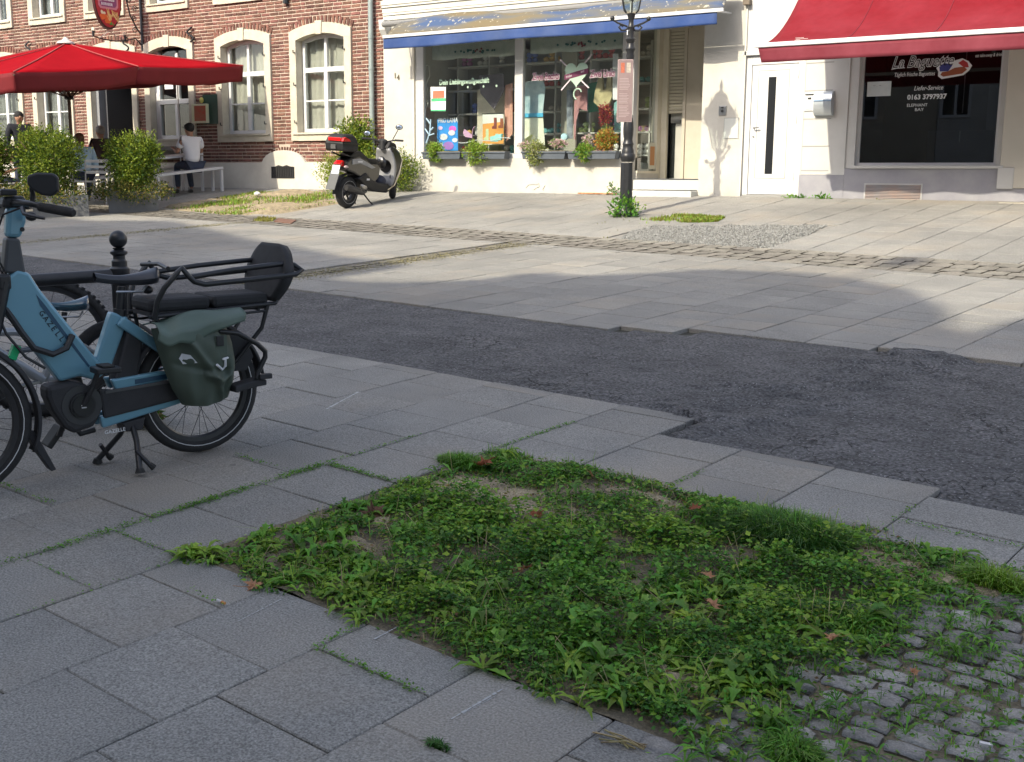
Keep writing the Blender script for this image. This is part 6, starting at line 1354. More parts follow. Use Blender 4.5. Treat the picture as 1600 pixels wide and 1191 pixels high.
def person(lab, x, y, rot, sit, shirt, trousers, hair, skin=SKIN, lean=.0, arms=None, hairlen=0, cap=False, sc=1.0, twist=0, seat=.47, sleeves=.5):
    base = gz(x, y); r = T('person', lab, 'person', (x, y, base), mtx=Matrix.Translation((x, y, base)) @ Matrix.Rotation(rot, 4, 'Z') @ Matrix.Scale(sc, 4))
    pz = seat + .10 if sit else .93
    P = lambda a, b, c: (a, b, c)
    pel = P(0, 0, pz); wai = P(lean * .4, 0, pz + .18); che = P(lean, 0, pz + .38); nk = P(lean * 1.35 + .01, 0, pz + .53); hd0 = P(lean * 1.5 + .02, 0, pz + .575); hd = P(lean * 1.6 + .03, 0, pz + .66); hd2 = P(lean * 1.6 + .03, 0, pz + .745)
    body = [[(pel, (.11, .08)), (wai, (.09, .07)), (che, (.09, .06)), (nk, .052), (hd0, .062), (hd, (.085, .095)), (hd2, .065)]]
    body.append([(hd, (.085, .095)), (P(hd[0] + .105, 0, hd[2] - .01), .014)])
    for s in (-1, 1): body.append([(hd, (.085, .095)), (P(hd[0] - .005, s * .088, hd[2] - .01), .014)])
    shc = [[(pel, (.165, .135)), (wai, (.15, .12)), (che, (.175, .13)), (P(nk[0], 0, nk[2] - .030), .072)]]; trc = []; shoes = []
    hands = arms or [((.42, -.16, pz + .20), (.16, -.26, pz + .10)), ((.42, .16, pz + .20), (.16, .26, pz + .10))]
    for i, s in enumerate((-1, 1)):
        shd = P(lean * 1.1, s * .185, pz + .46); hnd, elb = hands[i]
        wr = tuple(Vector(elb).lerp(Vector(hnd), .85)); body.append([(che, (.09, .06)), (shd, .042), (elb, .042), (wr, .028), (hnd, (.034, .022))])
        hv = (Vector(hnd) - Vector(wr)).normalized(); sd = hv.cross(Vector((0, 0, 1))).normalized()
        for f in range(4): t = Vector(hnd) + hv * .02 + sd * (.024 - f * .016); e1 = t + hv * .045; e2 = e1 + hv * .03 + Vector((0, 0, -.018)); body.append([(hnd, (.034, .022)), (tuple(t), .010), (tuple(e1), .009), (tuple(e2), .007)])
        tb_ = Vector(hnd) + sd * .03 * -s; body.append([(hnd, (.034, .022)), (tuple(tb_), .011), (tuple(tb_ + hv * .04 + sd * -.01 * s), .008)])
        sl = tuple(Vector(shd).lerp(Vector(elb), sleeves * 1.4 if sleeves < .7 else 1.0)); c_ = [(che, (.175, .13)), (shd, .088), (sl, .070)]
        if sleeves >= .7: c_.append((wr, .045))
        shc.append(c_)
        if sit: hip = P(.02, s * .09, pz - .03); kn = P(.42, s * .12, pz - .02); an = P(.36 + .05 * s, s * .12, .09); 
        else: hip = P(0, s * .09, .88); kn = P(.03, s * .10, .48); an = P(0, s * .11, .09)
        toe = P(an[0] + .16, an[1] + s * .02, .035)
        body.append([(pel, (.11, .08)), (hip, .065), (kn, .048), (an, .036)])
        trc.append([(P(0, 0, pz + .02), (.160, .13)), (hip, .105), (tuple(Vector(hip).lerp(Vector(kn), .5)), .088), (kn, .070), (tuple(Vector(kn).lerp(Vector(an), .55)), .060), (P(an[0], an[1], an[2] + .02), .052)])
        shoes.append([(P(an[0] - .02, an[1], .05), .045), (P(an[0] + .07, an[1], .045), .048), (toe, .034)])
    skinmesh('body', body, skin, r); skinmesh('shirt', shc, shirt, r); skinmesh('trousers', trc, trousers, r)
    for s_ in shoes: skinmesh('shoe', [s_], mat('dark_shoe', (.05, .045, .04), rough=.6), r, 1)
    h = MB(); hc = Vector(hd) + Vector((-.018, 0, .035)); h.ell(hc, (.105, .095, .095), 16, 10)
    if hairlen: h.ell(hc + Vector((-.045, 0, -.07 - hairlen * .3)), (.055, .085, .08 + hairlen * .5), 12, 8)
    h.build('hair', hair, r, smooth=True, local=True)
    e = MB()
    for s in (-1, 1): e.ell((hd[0] + .084, s * .034, hd[2] + .012), .010, 8, 6)
    e.build('eyes', BLACKP, r, local=True); MB().ell((hd[0] + .086, 0, hd[2] - .052), (.008, .026, .007), 8, 5).build('mouth', mat('lip', (.35, .12, .10)), r, local=True)
    if cap: MB().ell((hd[0] - .01, 0, hd[2] + .055), (.108, .10, .062), 14, 8).obox((hd[0] + .12, 0, hd[2] + .04), (.10, .13, .014)).build('cap', hair, r, smooth=True, local=True)
    return r
WS = mat('white_tshirt', (.74, .74, .78), None, rough=.85, bump=.3, bscale=14); JN = mat('dark_jeans', (.03, .04, .065), (.045, .055, .09), scale=12, rough=.9); BK = mat('black_hair', (.012, .011, .012), rough=.8)
person('man in white t-shirt and dark cap sitting on the bench under the red parasol', -17.47, 15.22, math.radians(168), True, WS, JN, BK, skin=SKIND, lean=.05, cap=True, arms=[((.36, -.16, .93), (.14, -.27, .80)), ((.34, .22, .87), (.12, .27, .78))])
person('person in pale blue shirt with brown hair seated behind the round hedge', -18.42, 13.45, math.radians(155), True, mat('pale_blue_shirt', (.38, .55, .68), (.46, .62, .74), scale=6, rough=.8, bump=.3, bscale=14), JN, mat('brown_hair', (.10, .045, .02), (.14, .07, .035), scale=20, rough=.7), lean=.16, hairlen=.05, sleeves=.9, sc=.97)
person('grey haired person in orange top seated between the hedges', -19.15, 12.05, math.radians(60), True, mat('orange_top', (.55, .20, .05), (.62, .45, .22), scale=9, rough=.85), JN, mat('grey_brown_hair', (.16, .13, .10), (.24, .2, .17), scale=30, rough=.8), lean=.03, sc=.93)
person('standing man in dark clothes with short dark hair beside the leftmost window', -22.30, 14.75, math.radians(-20), False, mat('dark_top', (.012, .014, .022), rough=.9), JN, BK, skin=SKIND, arms=[((.10, -.24, .78), (.0, -.27, 1.08)), ((.10, .24, .78), (.0, .27, 1.08))], sleeves=.9)
person('grey haired person in dark clothes sitting in front of the open doorway', -20.0, 15.1, math.radians(170), True, mat('dark_red_top', (.05, .03, .03), rough=.9), JN, mat('pale_grey_hair', (.22, .20, .18), (.3, .28, .26), scale=30, rough=.8), skin=SKIND, lean=.06, sleeves=.9)

# ================================================================ SCOOTER
S0 = Vector((-12.40474, 13.92295, 0)); S0.z = gz(S0.x, S0.y); hx = Vector((-.04264, .99909, 0))
SMx = Matrix.Translation(S0) @ Matrix((hx, Vector((-hx.y, hx.x, 0)), (0, 0, 1))).transposed().to_4x4() @ Matrix.Rotation(math.radians(3.5), 4, 'X')
sco = T('scooter', 'black and grey motor scooter with top box parked in front of the shop', 'scooter', None, mtx=SMx)
SB = mat('scooter_black', (.007, .007, .008), (.009, .009, .010), scale=9, rough=.28, coat=.5); SGY = mat('scooter_grey', (.22, .225, .24), (.27, .275, .29), scale=8, rough=.4, metal=.2); SBM = mat('scooter_matt', (.012, .012, .014), rough=.6)
def side(poly, w0, w1, name, m, root, bev=.015, **k): return MB().prism(poly, w0, w1, lambda a, c, d: (a, d, c)).build(name, m, root, local=True, bevel=bev, **k)
def wheel(root, c, r, tw, yaw=0, name='wheel', spokes=0, rimr=.72, tm=RUBBER, rm=None, hub=.05, stripe=False, knob=False, hubw=.06):
    M = Matrix.Rotation(yaw, 3, 'Z'); c = Vector(c); P = lambda a, rr, off=0: c + M @ Vector((rr * math.cos(a), off, rr * math.sin(a)))
    n = 40; b = MB(); vs = []; rc = r - tw / 2; k = 10
    for i in range(n):
        a = 2 * math.pi * i / n
        for j in range(k):
            t = 2 * math.pi * j / k; vs.append(P(a, rc + tw / 2 * math.cos(t), tw / 2 * math.sin(t)))
    fs = [(i * k + j, i * k + (j + 1) % k, ((i + 1) % n) * k + (j + 1) % k, ((i + 1) % n) * k + j) for i in range(n) for j in range(k)]
    b.add(vs, fs)
    if knob:
        for i in range(66):
            a = 2 * math.pi * i / 66
            for s in (-1, 1): b.obox(P(a, r - .001, s * tw * .26), (.011, tw * .3, .016), M @ Matrix.Rotation(-a, 3, 'Y'))
    q = T(name, None, None, None, mtx=ROOTM[root.name]); q.parent = root; q.matrix_basis = Matrix.Identity(4)
    ty = b.build('tyre', tm, q, local=True, smooth=True, angle=80)
    if stripe:
        for s in (-1, 1): MB().tube([P(2 * math.pi * i / n, rc - tw * .12, s * tw * .485) for i in range(n)], .0022, 4, closed=True).build('reflective_stripe', mat('stripe_silver', (.6, .6, .6), rough=.4), q, local=True)
    rr = r - tw * .98; b = MB(); vs = []
    prof = ((rr + .006, -tw * .30), (rr + .006, tw * .30), (rr - .014, tw * .26), (rr - .020, 0), (rr - .014, -tw * .26)); k = 5; n = 48
    for i in range(n):
        for (a_, o_) in prof: vs.append(P(2 * math.pi * i / n, a_, o_))
    b.add(vs, [(i * k + j, i * k + (j + 1) % k, ((i + 1) % n) * k + (j + 1) % k, ((i + 1) % n) * k + j) for i in range(n) for j in range(k)])
    b.build('rim', rm or BLACKM, q, local=True, smooth=True)
    h = MB(); a0 = c + M @ Vector((0, -hubw, 0)); a1 = c + M @ Vector((0, hubw, 0)); h.tube([a0, c + M @ Vector((0, -hubw * .8, 0)), c + M @ Vector((0, hubw * .8, 0)), a1], [hub * .6, hub, hub, hub * .6], 14); h.build('hub', BLACKM, q, local=True, smooth=True, angle=30)
    b = MB()
    if spokes > 8:
        for i in range(spokes):
            a = 2 * math.pi * i / spokes; s = 1 if i % 2 else -1; da = (.55 if (i // 2) % 2 else -.55)
            b.tube([P(a + da, hub * .9, s * hubw * .7), P(a, rr - .014, 0)], .0014, 4)
        b.build('spokes', STEEL if rm else BLACKM, q, local=True, kind='stuff')
    elif spokes:
        for i in range(spokes):
            a = 2 * math.pi * i / spokes; MB().tube([P(a - .2, hub * .8), P(a, (rr + hub) / 2), P(a + .05, rr - .01)], [.022, .014, .016], 6).build('spoke', SBM, q, local=True)
    return q
wheel(sco, (0, 0, .255), .255, .12, spokes=5, rm=mat('rim_dark', (.05, .05, .055), metal=.3, rough=.4), hub=.05, stripe=True)
fy_ = math.radians(34); wheel(sco, (1.22, 0, .385), .245, .115, yaw=fy_, spokes=5, rm=mat('rim_dark', (.05,) * 3), hub=.05)
side([(-.16, .60), (-.18, .74), (-.08, .80), (.12, .86), (.30, .80), (.42, .74), (.60, .74), (.70, .66), (.68, .50), (.50, .36), (.32, .36), (.16, .50), (.02, .56)], -.13, .13, 'rear_body', SB, sco, .03)
side([(.10, .48), (.30, .34), (.52, .27), (.86, .25), (.96, .30), (.90, .40), (.62, .42), (.45, .47), (.30, .58)], -.16, .16, 'floor_body', SBM, sco, .025)
side([(-.12, .82), (.02, .90), (.16, .92), (.28, .87), (.40, .80), (.60, .80), (.72, .74), (.70, .69), (.42, .74), (.24, .79), (.0, .80)], -.125, .125, 'seat', mat('seat_vinyl', (.010, .010, .011), rough=.55), sco, .028)
side([(-.05, .78), (.15, .80), (.40, .72), (.55, .66), (.45, .64), (.15, .72), (-.05, .70)], -.143, -.128, 'side_trim', SGY, sco, .004); MB().box(.08, .20, -.148, -.142, .735, .76).build('side_badge', WM, sco, local=True)
MB().box(.30, .37, -.168, -.160, .455, .485).build('side_badge', WM, sco, local=True)
def shield(s, t):
    w = .22 * (1 - .25 * (2 * t - 1) ** 2 - .15 * t); y = (s - .5) * 2 * w; return (.98 - .10 * t + .10 * math.sin(t * 2.6) - .55 * y * y * 4 * .3, y, .36 + .62 * t)
MB().grid(12, 12, shield).build('leg_shield', SGY, sco, local=True, smooth=True, thick=.05)
side([(1.02, .36), (1.10, .46), (1.22, .66), (1.26, .80), (1.16, .94), (1.02, 1.02), (.92, 1.0), (.98, .80), (1.0, .55)], -.17, .17, 'front_fairing', SB, sco, .04)
side([(.88, .98), (.96, 1.10), (1.12, 1.06), (1.16, .98), (1.0, .94)], -.12, .12, 'front_cowl', SBM, sco, .03)
MB().ell((.88, 0, .74), (.05, .10, .10), 12, 8).build('glove_box', SB, sco, local=True, smooth=True); MB().ell((.80, -.02, .44), (.13, .12, .10), 12, 8).build('helmet_bag', mat('navy_bag', (.02, .025, .05), rough=.6), sco, local=True, smooth=True)
MB().box(.845, .86, -.045, .03, .80, .82).build('badge', WM, sco, local=True)
for s in (-1, 1): MB().tube([(1.24, s * .16, .80), (1.14, s * .19, .58), (1.02, s * .18, .38), (.86, s * .17, .30)], .012, 6).build('chrome_trim', mat('champagne_trim', (.5, .44, .32), metal=.6, rough=.3), sco, local=True)
hb = Matrix.Rotation(fy_, 3, 'Z'); HC = Vector((.90, 0, 1.08)); H = lambda x, y, z: tuple(HC + hb @ Vector((x, y, z)))
MB().tube([H(0, 0, -.12), H(0, 0, .02)], [.06, .05], 10).build('handlebar_cowl', SBM, sco, local=True, smooth=True); MB().ell(H(.03, 0, .0), (.07, .09, .05), 12, 7).build('instrument_cluster', BLACKP, sco, local=True, smooth=True)
for s in (-1, 1):
    g_ = MB().tube([H(0, s * .05, 0), H(0, s * .18, .03), H(-.02, s * .21, .035)], .012, 6).build('handlebar', BLACKM, sco, local=True); MB().tube([H(-.02, s * .20, .035), H(-.05, s * .34, .035)], .019, 8).build('grip', RUBBER, sco, local=True)
    MB().tube([H(.04, s * .18, .03), H(.03, s * .25, .03), H(.01, s * .34, .03)], .007, 5).build('brake_lever', STEEL, sco, local=True)
    MB().tube([H(.01, s * .16, .04), H(.03, s * .20, .12), H(.01, s * .24, .20 if s < 0 else .10)], .008, 5).build('mirror_arm', BLACKM, sco, local=True)
    mr_ = MB().ell(H(.0, s * .26, .25 if s < 0 else .12), (.022, .062, .045), 12, 7, M=hb).build('mirror', BLACKP, sco, local=True, smooth=True); MB().ell(H(-.016, s * .26, .25 if s < 0 else .12), (.010, .052, .036), 12, 6, M=hb).build('mirror_glass', mat('mirror_sky', (.55, .62, .72), rough=.08, metal=.9), mr_, local=True)
b = MB(); b.grid(20, 10, lambda s, t: (0, 0, 0))
tbx = MB().prism([(-.34, .90), (-.36, 1.02), (-.33, 1.12), (-.25, 1.17), (-.05, 1.17), (.02, 1.12), (.05, 1.0), (.03, .90)], -.19, .19, lambda a, c, d: (a, d * (1 - .25 * max(0, c - 1.05) / .12), c)).build('top_box', SBM, sco, local=True, bevel=.035)
MB().prism([(-.368, 1.05), (-.350, 1.105), (-.30, 1.12), (-.20, 1.09), (-.17, 1.055)], -.198, -.15, lambda a, c, d: (a, d, c)).build('red_reflector', mat('red_lens', (.55, .01, .01), rough=.15, coat=.5), tbx, local=True, bevel=.008)
MB().box(-.375, -.345, -.15, .10, 1.055, 1.11).build('red_reflector', mat('red_lens', (.55, .01, .01)), tbx, local=True, bevel=.006); MB().box(-.372, -.352, -.05, .05, .93, 1.0).build('latch', mat('grey_latch', (.08, .08, .08)), tbx, local=True, bevel=.004)
MB().box(-.345, .045, -.194, .194, 1.015, 1.028).build('lid_seam', SB, tbx, local=True)
MB().tube([(-.30, -.08, .88), (-.05, -.10, .82), (.1, -.11, .84)], .014, 6).build('luggage_rack', BLACKM, sco, local=True); MB().tube([(-.30, .08, .88), (-.05, .10, .82), (.1, .11, .84)], .014, 6).build('luggage_rack', BLACKM, sco, local=True)
side([(-.20, .66), (-.28, .70), (-.20, .76), (-.12, .72)], -.07, .07, 'tail_light', mat('red_lens', (.55, .01, .01)), sco, .008); MB().ell((-.18, -.12, .66), (.05, .03, .025), 10, 6).build('indicator', mat('smoked_lens', (.45, .35, .35), rough=.2), sco, local=True, smooth=True); MB().ell((-.18, .12, .66), (.05, .03, .025), 10, 6).build('indicator', mat('smoked_lens', (.45, .35, .35)), sco, local=True, smooth=True)
MB().prism([(-.27, .68), (-.33, .50), (-.326, .50), (-.266, .68)], -.075, .075, lambda a, c, d: (a, d, c)).build('number_plate', mat('plate_white', (.50, .55, .60)), sco, local=True); MB().prism([(-.30, .58), (-.42, .30), (-.41, .30), (-.29, .58)], -.09, .09, lambda a, c, d: (a, d, c)).build('mud_flap', mat('flap_grey', (.09, .095, .10), rough=.6), sco, local=True)
b = MB(); b.tube([(.29 * math.cos(a), 0, .255 + .29 * math.sin(a)) for a in [math.radians(k) for k in range(60, 195, 9)]], .012, 6, flat=5); b.build('rear_mudguard', SBM, sco, local=True, smooth=True); b = MB(); b.tube([(1.22 + .27 * math.cos(a) * math.cos(fy_), .27 * math.cos(a) * math.sin(fy_), .385 + .27 * math.sin(a)) for a in [math.radians(k) for k in range(20, 170, 10)]], .012, 6, flat=5); b.build('front_mudguard', SBM, sco, local=True, smooth=True)
MB().tube([(1.22, -.07, .385), (1.12, -.06, .62), (1.02, -.03, .9)], .02, 6).build('fork', SBM, sco, local=True); MB().tube([(1.22, .07, .385), (1.12, .06, .62), (1.02, .03, .9)], .02, 6).build('fork', SBM, sco, local=True)
MB().tube([(-.22, -.16, .34), (-.17, -.16, .34), (.10, -.15, .28), (.22, -.14, .25), (.34, -.13, .28)], [.045, .055, .055, .035, .02], 12).build('exhaust', mat('exhaust_dark', (.035, .035, .037), rough=.4), sco, local=True, smooth=True); MB().ell((.30, -.11, .36), (.09, .05, .07), 12, 8).build('engine_cover', mat('engine_metal', (.35, .34, .33), (.5, .48, .45), scale=20, rough=.35, metal=.8), sco, local=True, smooth=True)
for s in (-1, 1): MB().tube([(.30, s * .10, .24), (.40, s * .15, .12), (.46, s * .19, .055)], [.014, .012, .014], 6).build('stand_leg', BLACKM, sco, local=True)

# ================================================================ RAILING AND BICYCLES
def bollard(x, y): 
    z = gz(x, y); b = MB(); b.lathe([(.05, -.03), (.05, .05), (.041, .07), (.041, .72), (.046, .73), (.046, .765), (.036, .775), (.036, .80), (.028, .81), (.028, .825), (.040, .835), (.040, .845), (.022, .853), (.030, .862)], (x, y, z), 18); b.ell((x, y, z + .902), .042, 18, 12); return b
ra_ = T('railing', 'black iron hoop railing with ball topped post between the bicycles', 'railing', (-4.514, 3.461, gz(-4.514, 3.461)))
bollard(-4.514, 3.461).build('post', BLACKM, ra_, smooth=True, angle=35); e = (-4.514 - .9, 3.461 - 1.55); bollard(*e).build('post', BLACKM, ra_, smooth=True, angle=35)
MB().tube([(-4.514, 3.461, gz(-4.514, 3.461) + .735), (e[0], e[1], gz(*e) + .735)], .030, 14).build('rail', BLACKM, ra_, smooth=True, angle=40)
plant('post_weed', 'grassy weed growing at the foot of the ball topped post', 'weed', (-4.42, 3.50, gz(-4.4, 3.5) + .10), (.09, .08, .12), [(L_MID, 120, .05, 'leaves'), (L_DRY, 140, .05, 'dry_stalks')], seed=501)
B0 = Vector((-3.8643, 3.3402, 0)); B0.z = gz(B0.x, B0.y); bd = Vector((-.29228, -.95633, 0)); bl = Vector((.95633, -.29228, 0))
BMx = Matrix.Translation(B0) @ Matrix((bd, bl, (0, 0, 1))).transposed().to_4x4()
bk = T('cargo_bicycle', 'blue long tail electric bicycle with black seat cushions and rails', 'bicycle', None, mtx=BMx)
fz = gz(*(B0 + bd * 1.02).xy) - B0.z
wheel(bk, (0, 0, .283), .283, .058, spokes=32, stripe=True, hub=.045, hubw=.055)
fyaw = math.radians(-5); wheel(bk, (1.02, 0, fz + .305), .305, .056, yaw=fyaw, spokes=32, stripe=True, hub=.035, hubw=.05)
def arcg(name, c, r, a0, a1, w, m, yaw=0, th=.008):
    M = Matrix.Rotation(yaw, 3, 'Z'); b = MB(); n = 30; vs = []
    for i in range(n + 1):
        a = math.radians(a0 + (a1 - a0) * i / n)
        for (dr, dy) in ((-.012, -w), (0, -w * .7), (.004, 0), (0, w * .7), (-.012, w)): vs.append(Vector(c) + M @ Vector(((r + dr) * math.cos(a), dy, (r + dr) * math.sin(a))))
    b.add(vs, [(i * 5 + j, i * 5 + j + 1, i * 5 + 6 + j, i * 5 + 5 + j) for i in range(n) for j in range(4)]); return b.build(name, m, bk, local=True, smooth=True, thick=th)
arcg('rear_mudguard', (0, 0, .283), .312, -2, 172, .034, MATTE); fm = arcg('front_mudguard', (1.02, 0, fz + .305), .335, 60, 205, .034, MATTE, fyaw)
MB().prism([(.745, .225), (.70, .13), (.655, .05), (.635, .055), (.68, .16), (.715, .23)], -.032, .032, lambda a, c, d: (a, d, c + fz * .6)).build('mudguard_flap', MATTE, bk, local=True, bevel=.004)
MB().obox((.765, .02, fz + .57), (.03, .035, .06), Matrix.Rotation(-.4, 3, 'Y')).build('green_reflector', mat('green_reflector', (.01, .42, .16), rough=.25, coat=.4), bk, local=True, bevel=.004)
pr = lambda poly, w0, w1, name, m, bev=.008, par=bk, **k: MB().prism(poly, w0, w1, lambda a, c, d: (a, d, c)).build(name, m, par, local=True, bevel=bev, **k)
fm_ = pr([(.735, .845), (.795, .80), (.80, .70), (.60, .385), (.52, .40), (.455, .375), (.40, .41), (.45, .47), (.655, .765), (.69, .83)], -.036, .036, 'frame', BLUEF, .012)
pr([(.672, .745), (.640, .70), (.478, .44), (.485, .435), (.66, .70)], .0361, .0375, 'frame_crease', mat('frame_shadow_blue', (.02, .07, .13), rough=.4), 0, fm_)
pr([(.30, .625), (.372, .655), (.462, .42), (.40, .39)], -.028, .028, 'seat_tube', BLUEF, .010)
pr([(.33, .635), (.36, .60), (.15, .44), (.125, .475)], -.05, -.02, 'seat_strut', BLUEF, .008); pr([(.33, .635), (.36, .60), (.15, .44), (.125, .475)], .02, .05, 'seat_strut', BLUEF, .008)
pr([(.315, .575), (.245, .54), (.285, .345), (.385, .36)], -.04, .04, 'battery', MATTE, .012)
pr([(.40, .375), (.38, .325), (.10, .355), (.10, .395)], .022, .052, 'chain_stay', BLUEF, .008); pr([(.40, .375), (.38, .325), (.10, .355), (.10, .395)], -.052, -.022, 'chain_stay', BLUEF, .008)
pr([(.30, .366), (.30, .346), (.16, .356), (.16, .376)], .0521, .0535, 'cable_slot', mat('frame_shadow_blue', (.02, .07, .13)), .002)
pr([(.455, .225), (.445, .175), (.02, .255), (.02, .30), (.10, .285)], .024, .054, 'lower_stay', BLUEF, .008); pr([(.455, .225), (.445, .175), (.02, .255), (.02, .30)], -.054, -.024, 'lower_stay', BLUEF, .008)
pr([(.455, .345), (.40, .335), (.06, .352), (.02, .32), (.04, .268), (.44, .215)], .040, .062, 'chain_cover', MATTE, .010); MB().beam((.43, .064, .328), (.12, .064, .345), .003, .012, up=(0, 0, 1)).build('cover_stripe', mat('cover_grey', (.07, .072, .076), rough=.4), bk, local=True)
pr([(.66, .375), (.56, .385), (.50, .37), (.455, .31), (.45, .23), (.48, .185), (.53, .175), (.56, .165), (.60, .20), (.64, .27), (.66, .33)], -.05, .055, 'motor', MATTE, .018)
for (r_, o_, m_) in ((.082, .058, mat('motor_ring', (.045, .047, .052), rough=.35)), (.052, .070, BLACKP), (.044, .078, mat('motor_disc', (.03, .03, .034), rough=.25))): MB().tube([(.525, o_ - .02, .285), (.525, o_, .285)], r_, 28).build('motor_cap', m_, bk, local=True, smooth=True, angle=30)
MB().box(.515, .535, .0785, .0795, .275, .28).box(.532, .536, .0785, .0795, .285, .289).build('motor_mark', WM, bk, local=True)
# head, stem, bars
pr([(.71, .965), (.765, .97), (.755, 1.07), (.735, 1.11), (.68, 1.10), (.685, 1.03)], -.027, .027, 'stem', BLUEF, .016); MB().tube([(.705, .0275, 1.0), (.705, .029, 1.0)], .009, 12).build('stem_bolt', BLACKP, bk, local=True)
pr([(.785, .835), (.70, .82), (.715, .965), (.765, .97)], -.03, .03, 'head_tube', mat('dark_head', (.055, .06, .068), rough=.45), .010)
pr([(.665, 1.075), (.775, 1.085), (.765, 1.125), (.69, 1.13)], -.034, .034, 'bar_clamp', BLACKP, .012)
for s in (-1, 1): MB().tube([(.785, s * .045, .80), (.83, s * .052, .62), (1.02, s * .055, fz + .305)], [.020, .018, .012], 8).build('fork', BLACKM, bk, local=True, smooth=True)
MB().beam((.80, -.06, .80), (.79, .06, .80), .05, .06).build('fork_crown', BLACKM, bk, local=True, bevel=.01)
for s in (-1, 1):
    MB().tube([(.735, 0, 1.10), (.73, s * .08, 1.105), (.70, s * .17, 1.10), (.675, s * .22, 1.09)], .0125, 10).build('handlebar', BLACKM, bk, local=True, smooth=True)
    MB().tube([(.685, s * .20, 1.09), (.665, s * .24, 1.085), (.615, s * .335, 1.072), (.610, s * .345, 1.070)], [.0165, .018, .0175, .012], 12).build('grip', RUBBER, bk, local=True, smooth=True)
    MB().tube([(.735, s * .15, 1.085), (.745, s * .20, 1.065), (.72, s * .27, 1.055), (.70, s * .29, 1.05)], [.010, .008, .007, .006], 6).build('brake_lever', BLACKM, bk, local=True, smooth=True)
    MB().tube([(.74, s * .14, 1.085), (.79, s * .09, 1.06), (.81, s * .05, .98), (.80, s * .03, .88), (.76, s * .02, .80)], .004, 6).build('brake_cable', BLACKP, bk, local=True, smooth=True)
MB().tube([(.700, .155, 1.10), (.695, .155, 1.135), (.700, .16, 1.160), (.69, .18, 1.170)], [.010, .010, .010, .009], 8).build('mirror_arm', BLACKP, bk, local=True, smooth=True)
MB().prism([(-.055, .005), (-.050, .036), (-.015, .046), (.040, .044), (.058, .030), (.056, -.022), (.030, -.042), (-.005, -.038), (-.040, -.016)], -.014, .014, lambda a, c, d: tuple(Vector((.675, .215, 1.172)) + Matrix.Rotation(1.15, 3, 'Z') @ Vector((d, a, c)))).build('mirror', BLACKP, bk, local=True, bevel=.008)
MB().ell((.690, .10, 1.052), (.022, .024, .018), 12, 8).build('bell', BLACKP, bk, local=True, smooth=True); MB().box(.72, .78, -.03, .05, 1.13, 1.155).build('display', BLACKP, bk, local=True, bevel=.006)
MB().tube([(.80, .02, .72), (.74, .05, .60), (.70, .06, .535), (.63, .065, .505), (.575, .06, .525), (.545, .05, .575)], .013, 8).build('cable_loom', BLACKP, bk, local=True, smooth=True)
MB().tube([(.80, -.01, .80), (.83, .045, .70), (.80, .06, .60), (.73, .05, .50), (.66, .05, .45)], .006, 6).build('cable', BLACKP, bk, local=True, smooth=True)
MB().box(.775, .85, -.03, .035, .725, .785).build('lamp_bracket', BLACKP, bk, local=True, bevel=.01)
for i, ch in enumerate('GAZELLE'):
    X = Vector((-.545, 0, -.838)).normalized(); U = Vector((0, 1, 0)).cross(X); p = Vector((.668, .0378, .672)) + X * i * .0265
    text(ch, .030, (0, 0, 0), mat('frame_ink', (.012, .02, .03)), bk, 'lettering', ext=.0004, bold=.0003).matrix_basis = Matrix.Translation(p) @ Matrix((X, U, Vector((0, 1, 0)))).transposed().to_4x4()
# saddle
def saddle(root, c, L, w, m, tilt_=0):
    def f(s, t):
        a = t * 2 * math.pi; x = s; hw_ = w * (.22 + .78 * max(0, (.62 - x) / .62) ** 1.1 if x < .62 else .22) * min(1, .35 + (x / .12) ** .5 * .65); y = hw_ * math.cos(a) * .5; h = .020 + .016 * max(0, 1 - x / .6); z = h * math.sin(a) + .016 * (2 * x - .95) ** 2 - .004
        return (c[0] - L / 2 + L * x, c[1] + y, c[2] + z + tilt_ * x)
    o = MB().grid(16, 14, f).build('saddle', m, root, local=True, smooth=True, angle=80, subsurf=1); MB().tube([(c[0] - .08, .02, c[2] - .03), (c[0] - .06, .02, c[2] - .055), (c[0] + .05, .015, c[2] - .05)], .005, 5).build('rail', STEEL, o, local=True); return o
SDL = mat('saddle_black', (.030, .033, .042), (.038, .041, .05), scale=30, rough=.35)
saddle(bk, (.295, 0, .785), .265, .175, SDL); MB().tube([(.315, 0, .755), (.335, 0, .60)], .017, 12).build('seatpost', BLACKM, bk, local=True, smooth=True); MB().tube([(.328, 0, .66), (.338, 0, .60)], .027, 12).build('seat_clamp', BLACKP, bk, local=True)
MB().ell((.205, 0, .735), (.022, .03, .018), 10, 6).build('saddle_bracket', BLACKP, bk, local=True, smooth=True)
# passenger cushions, backrest, rails
CU = mat('cushion_black', (.018, .019, .022), (.025, .026, .03), scale=25, rough=.75, bump=.1, bscale=200)
for (a, c) in ((.245, -.025), (-.035, -.300)): MB().box(c, a, -.10, .115, .650, .705).build('cushion', CU, bk, local=True, bevel=.018)
MB().box(-.29, .24, -.085, .10, .632, .650).build('cushion_base', MATTE, bk, local=True)
def br_f(s, t):
    w = .175 * (.60 + .47 * math.sin(min(1, t * 1.35 + .05) * math.pi * .72)) * math.sqrt(max(.05, 1 - max(0, (t - .55) / .46) ** 2 * .80)); return (-.320 - .075 * t - .25 * ((s - .5) * 2 * w) ** 2, (s - .5) * 2 * w, .665 + .245 * t)
MB().grid(12, 14, br_f).build('backrest', CU, bk, local=True, smooth=True, thick=.045, bevel=.0)
rail = lambda pts, r, nm: MB().tube(pts, r, 8).build(nm, BLACKM, bk, local=True, smooth=True, angle=60)
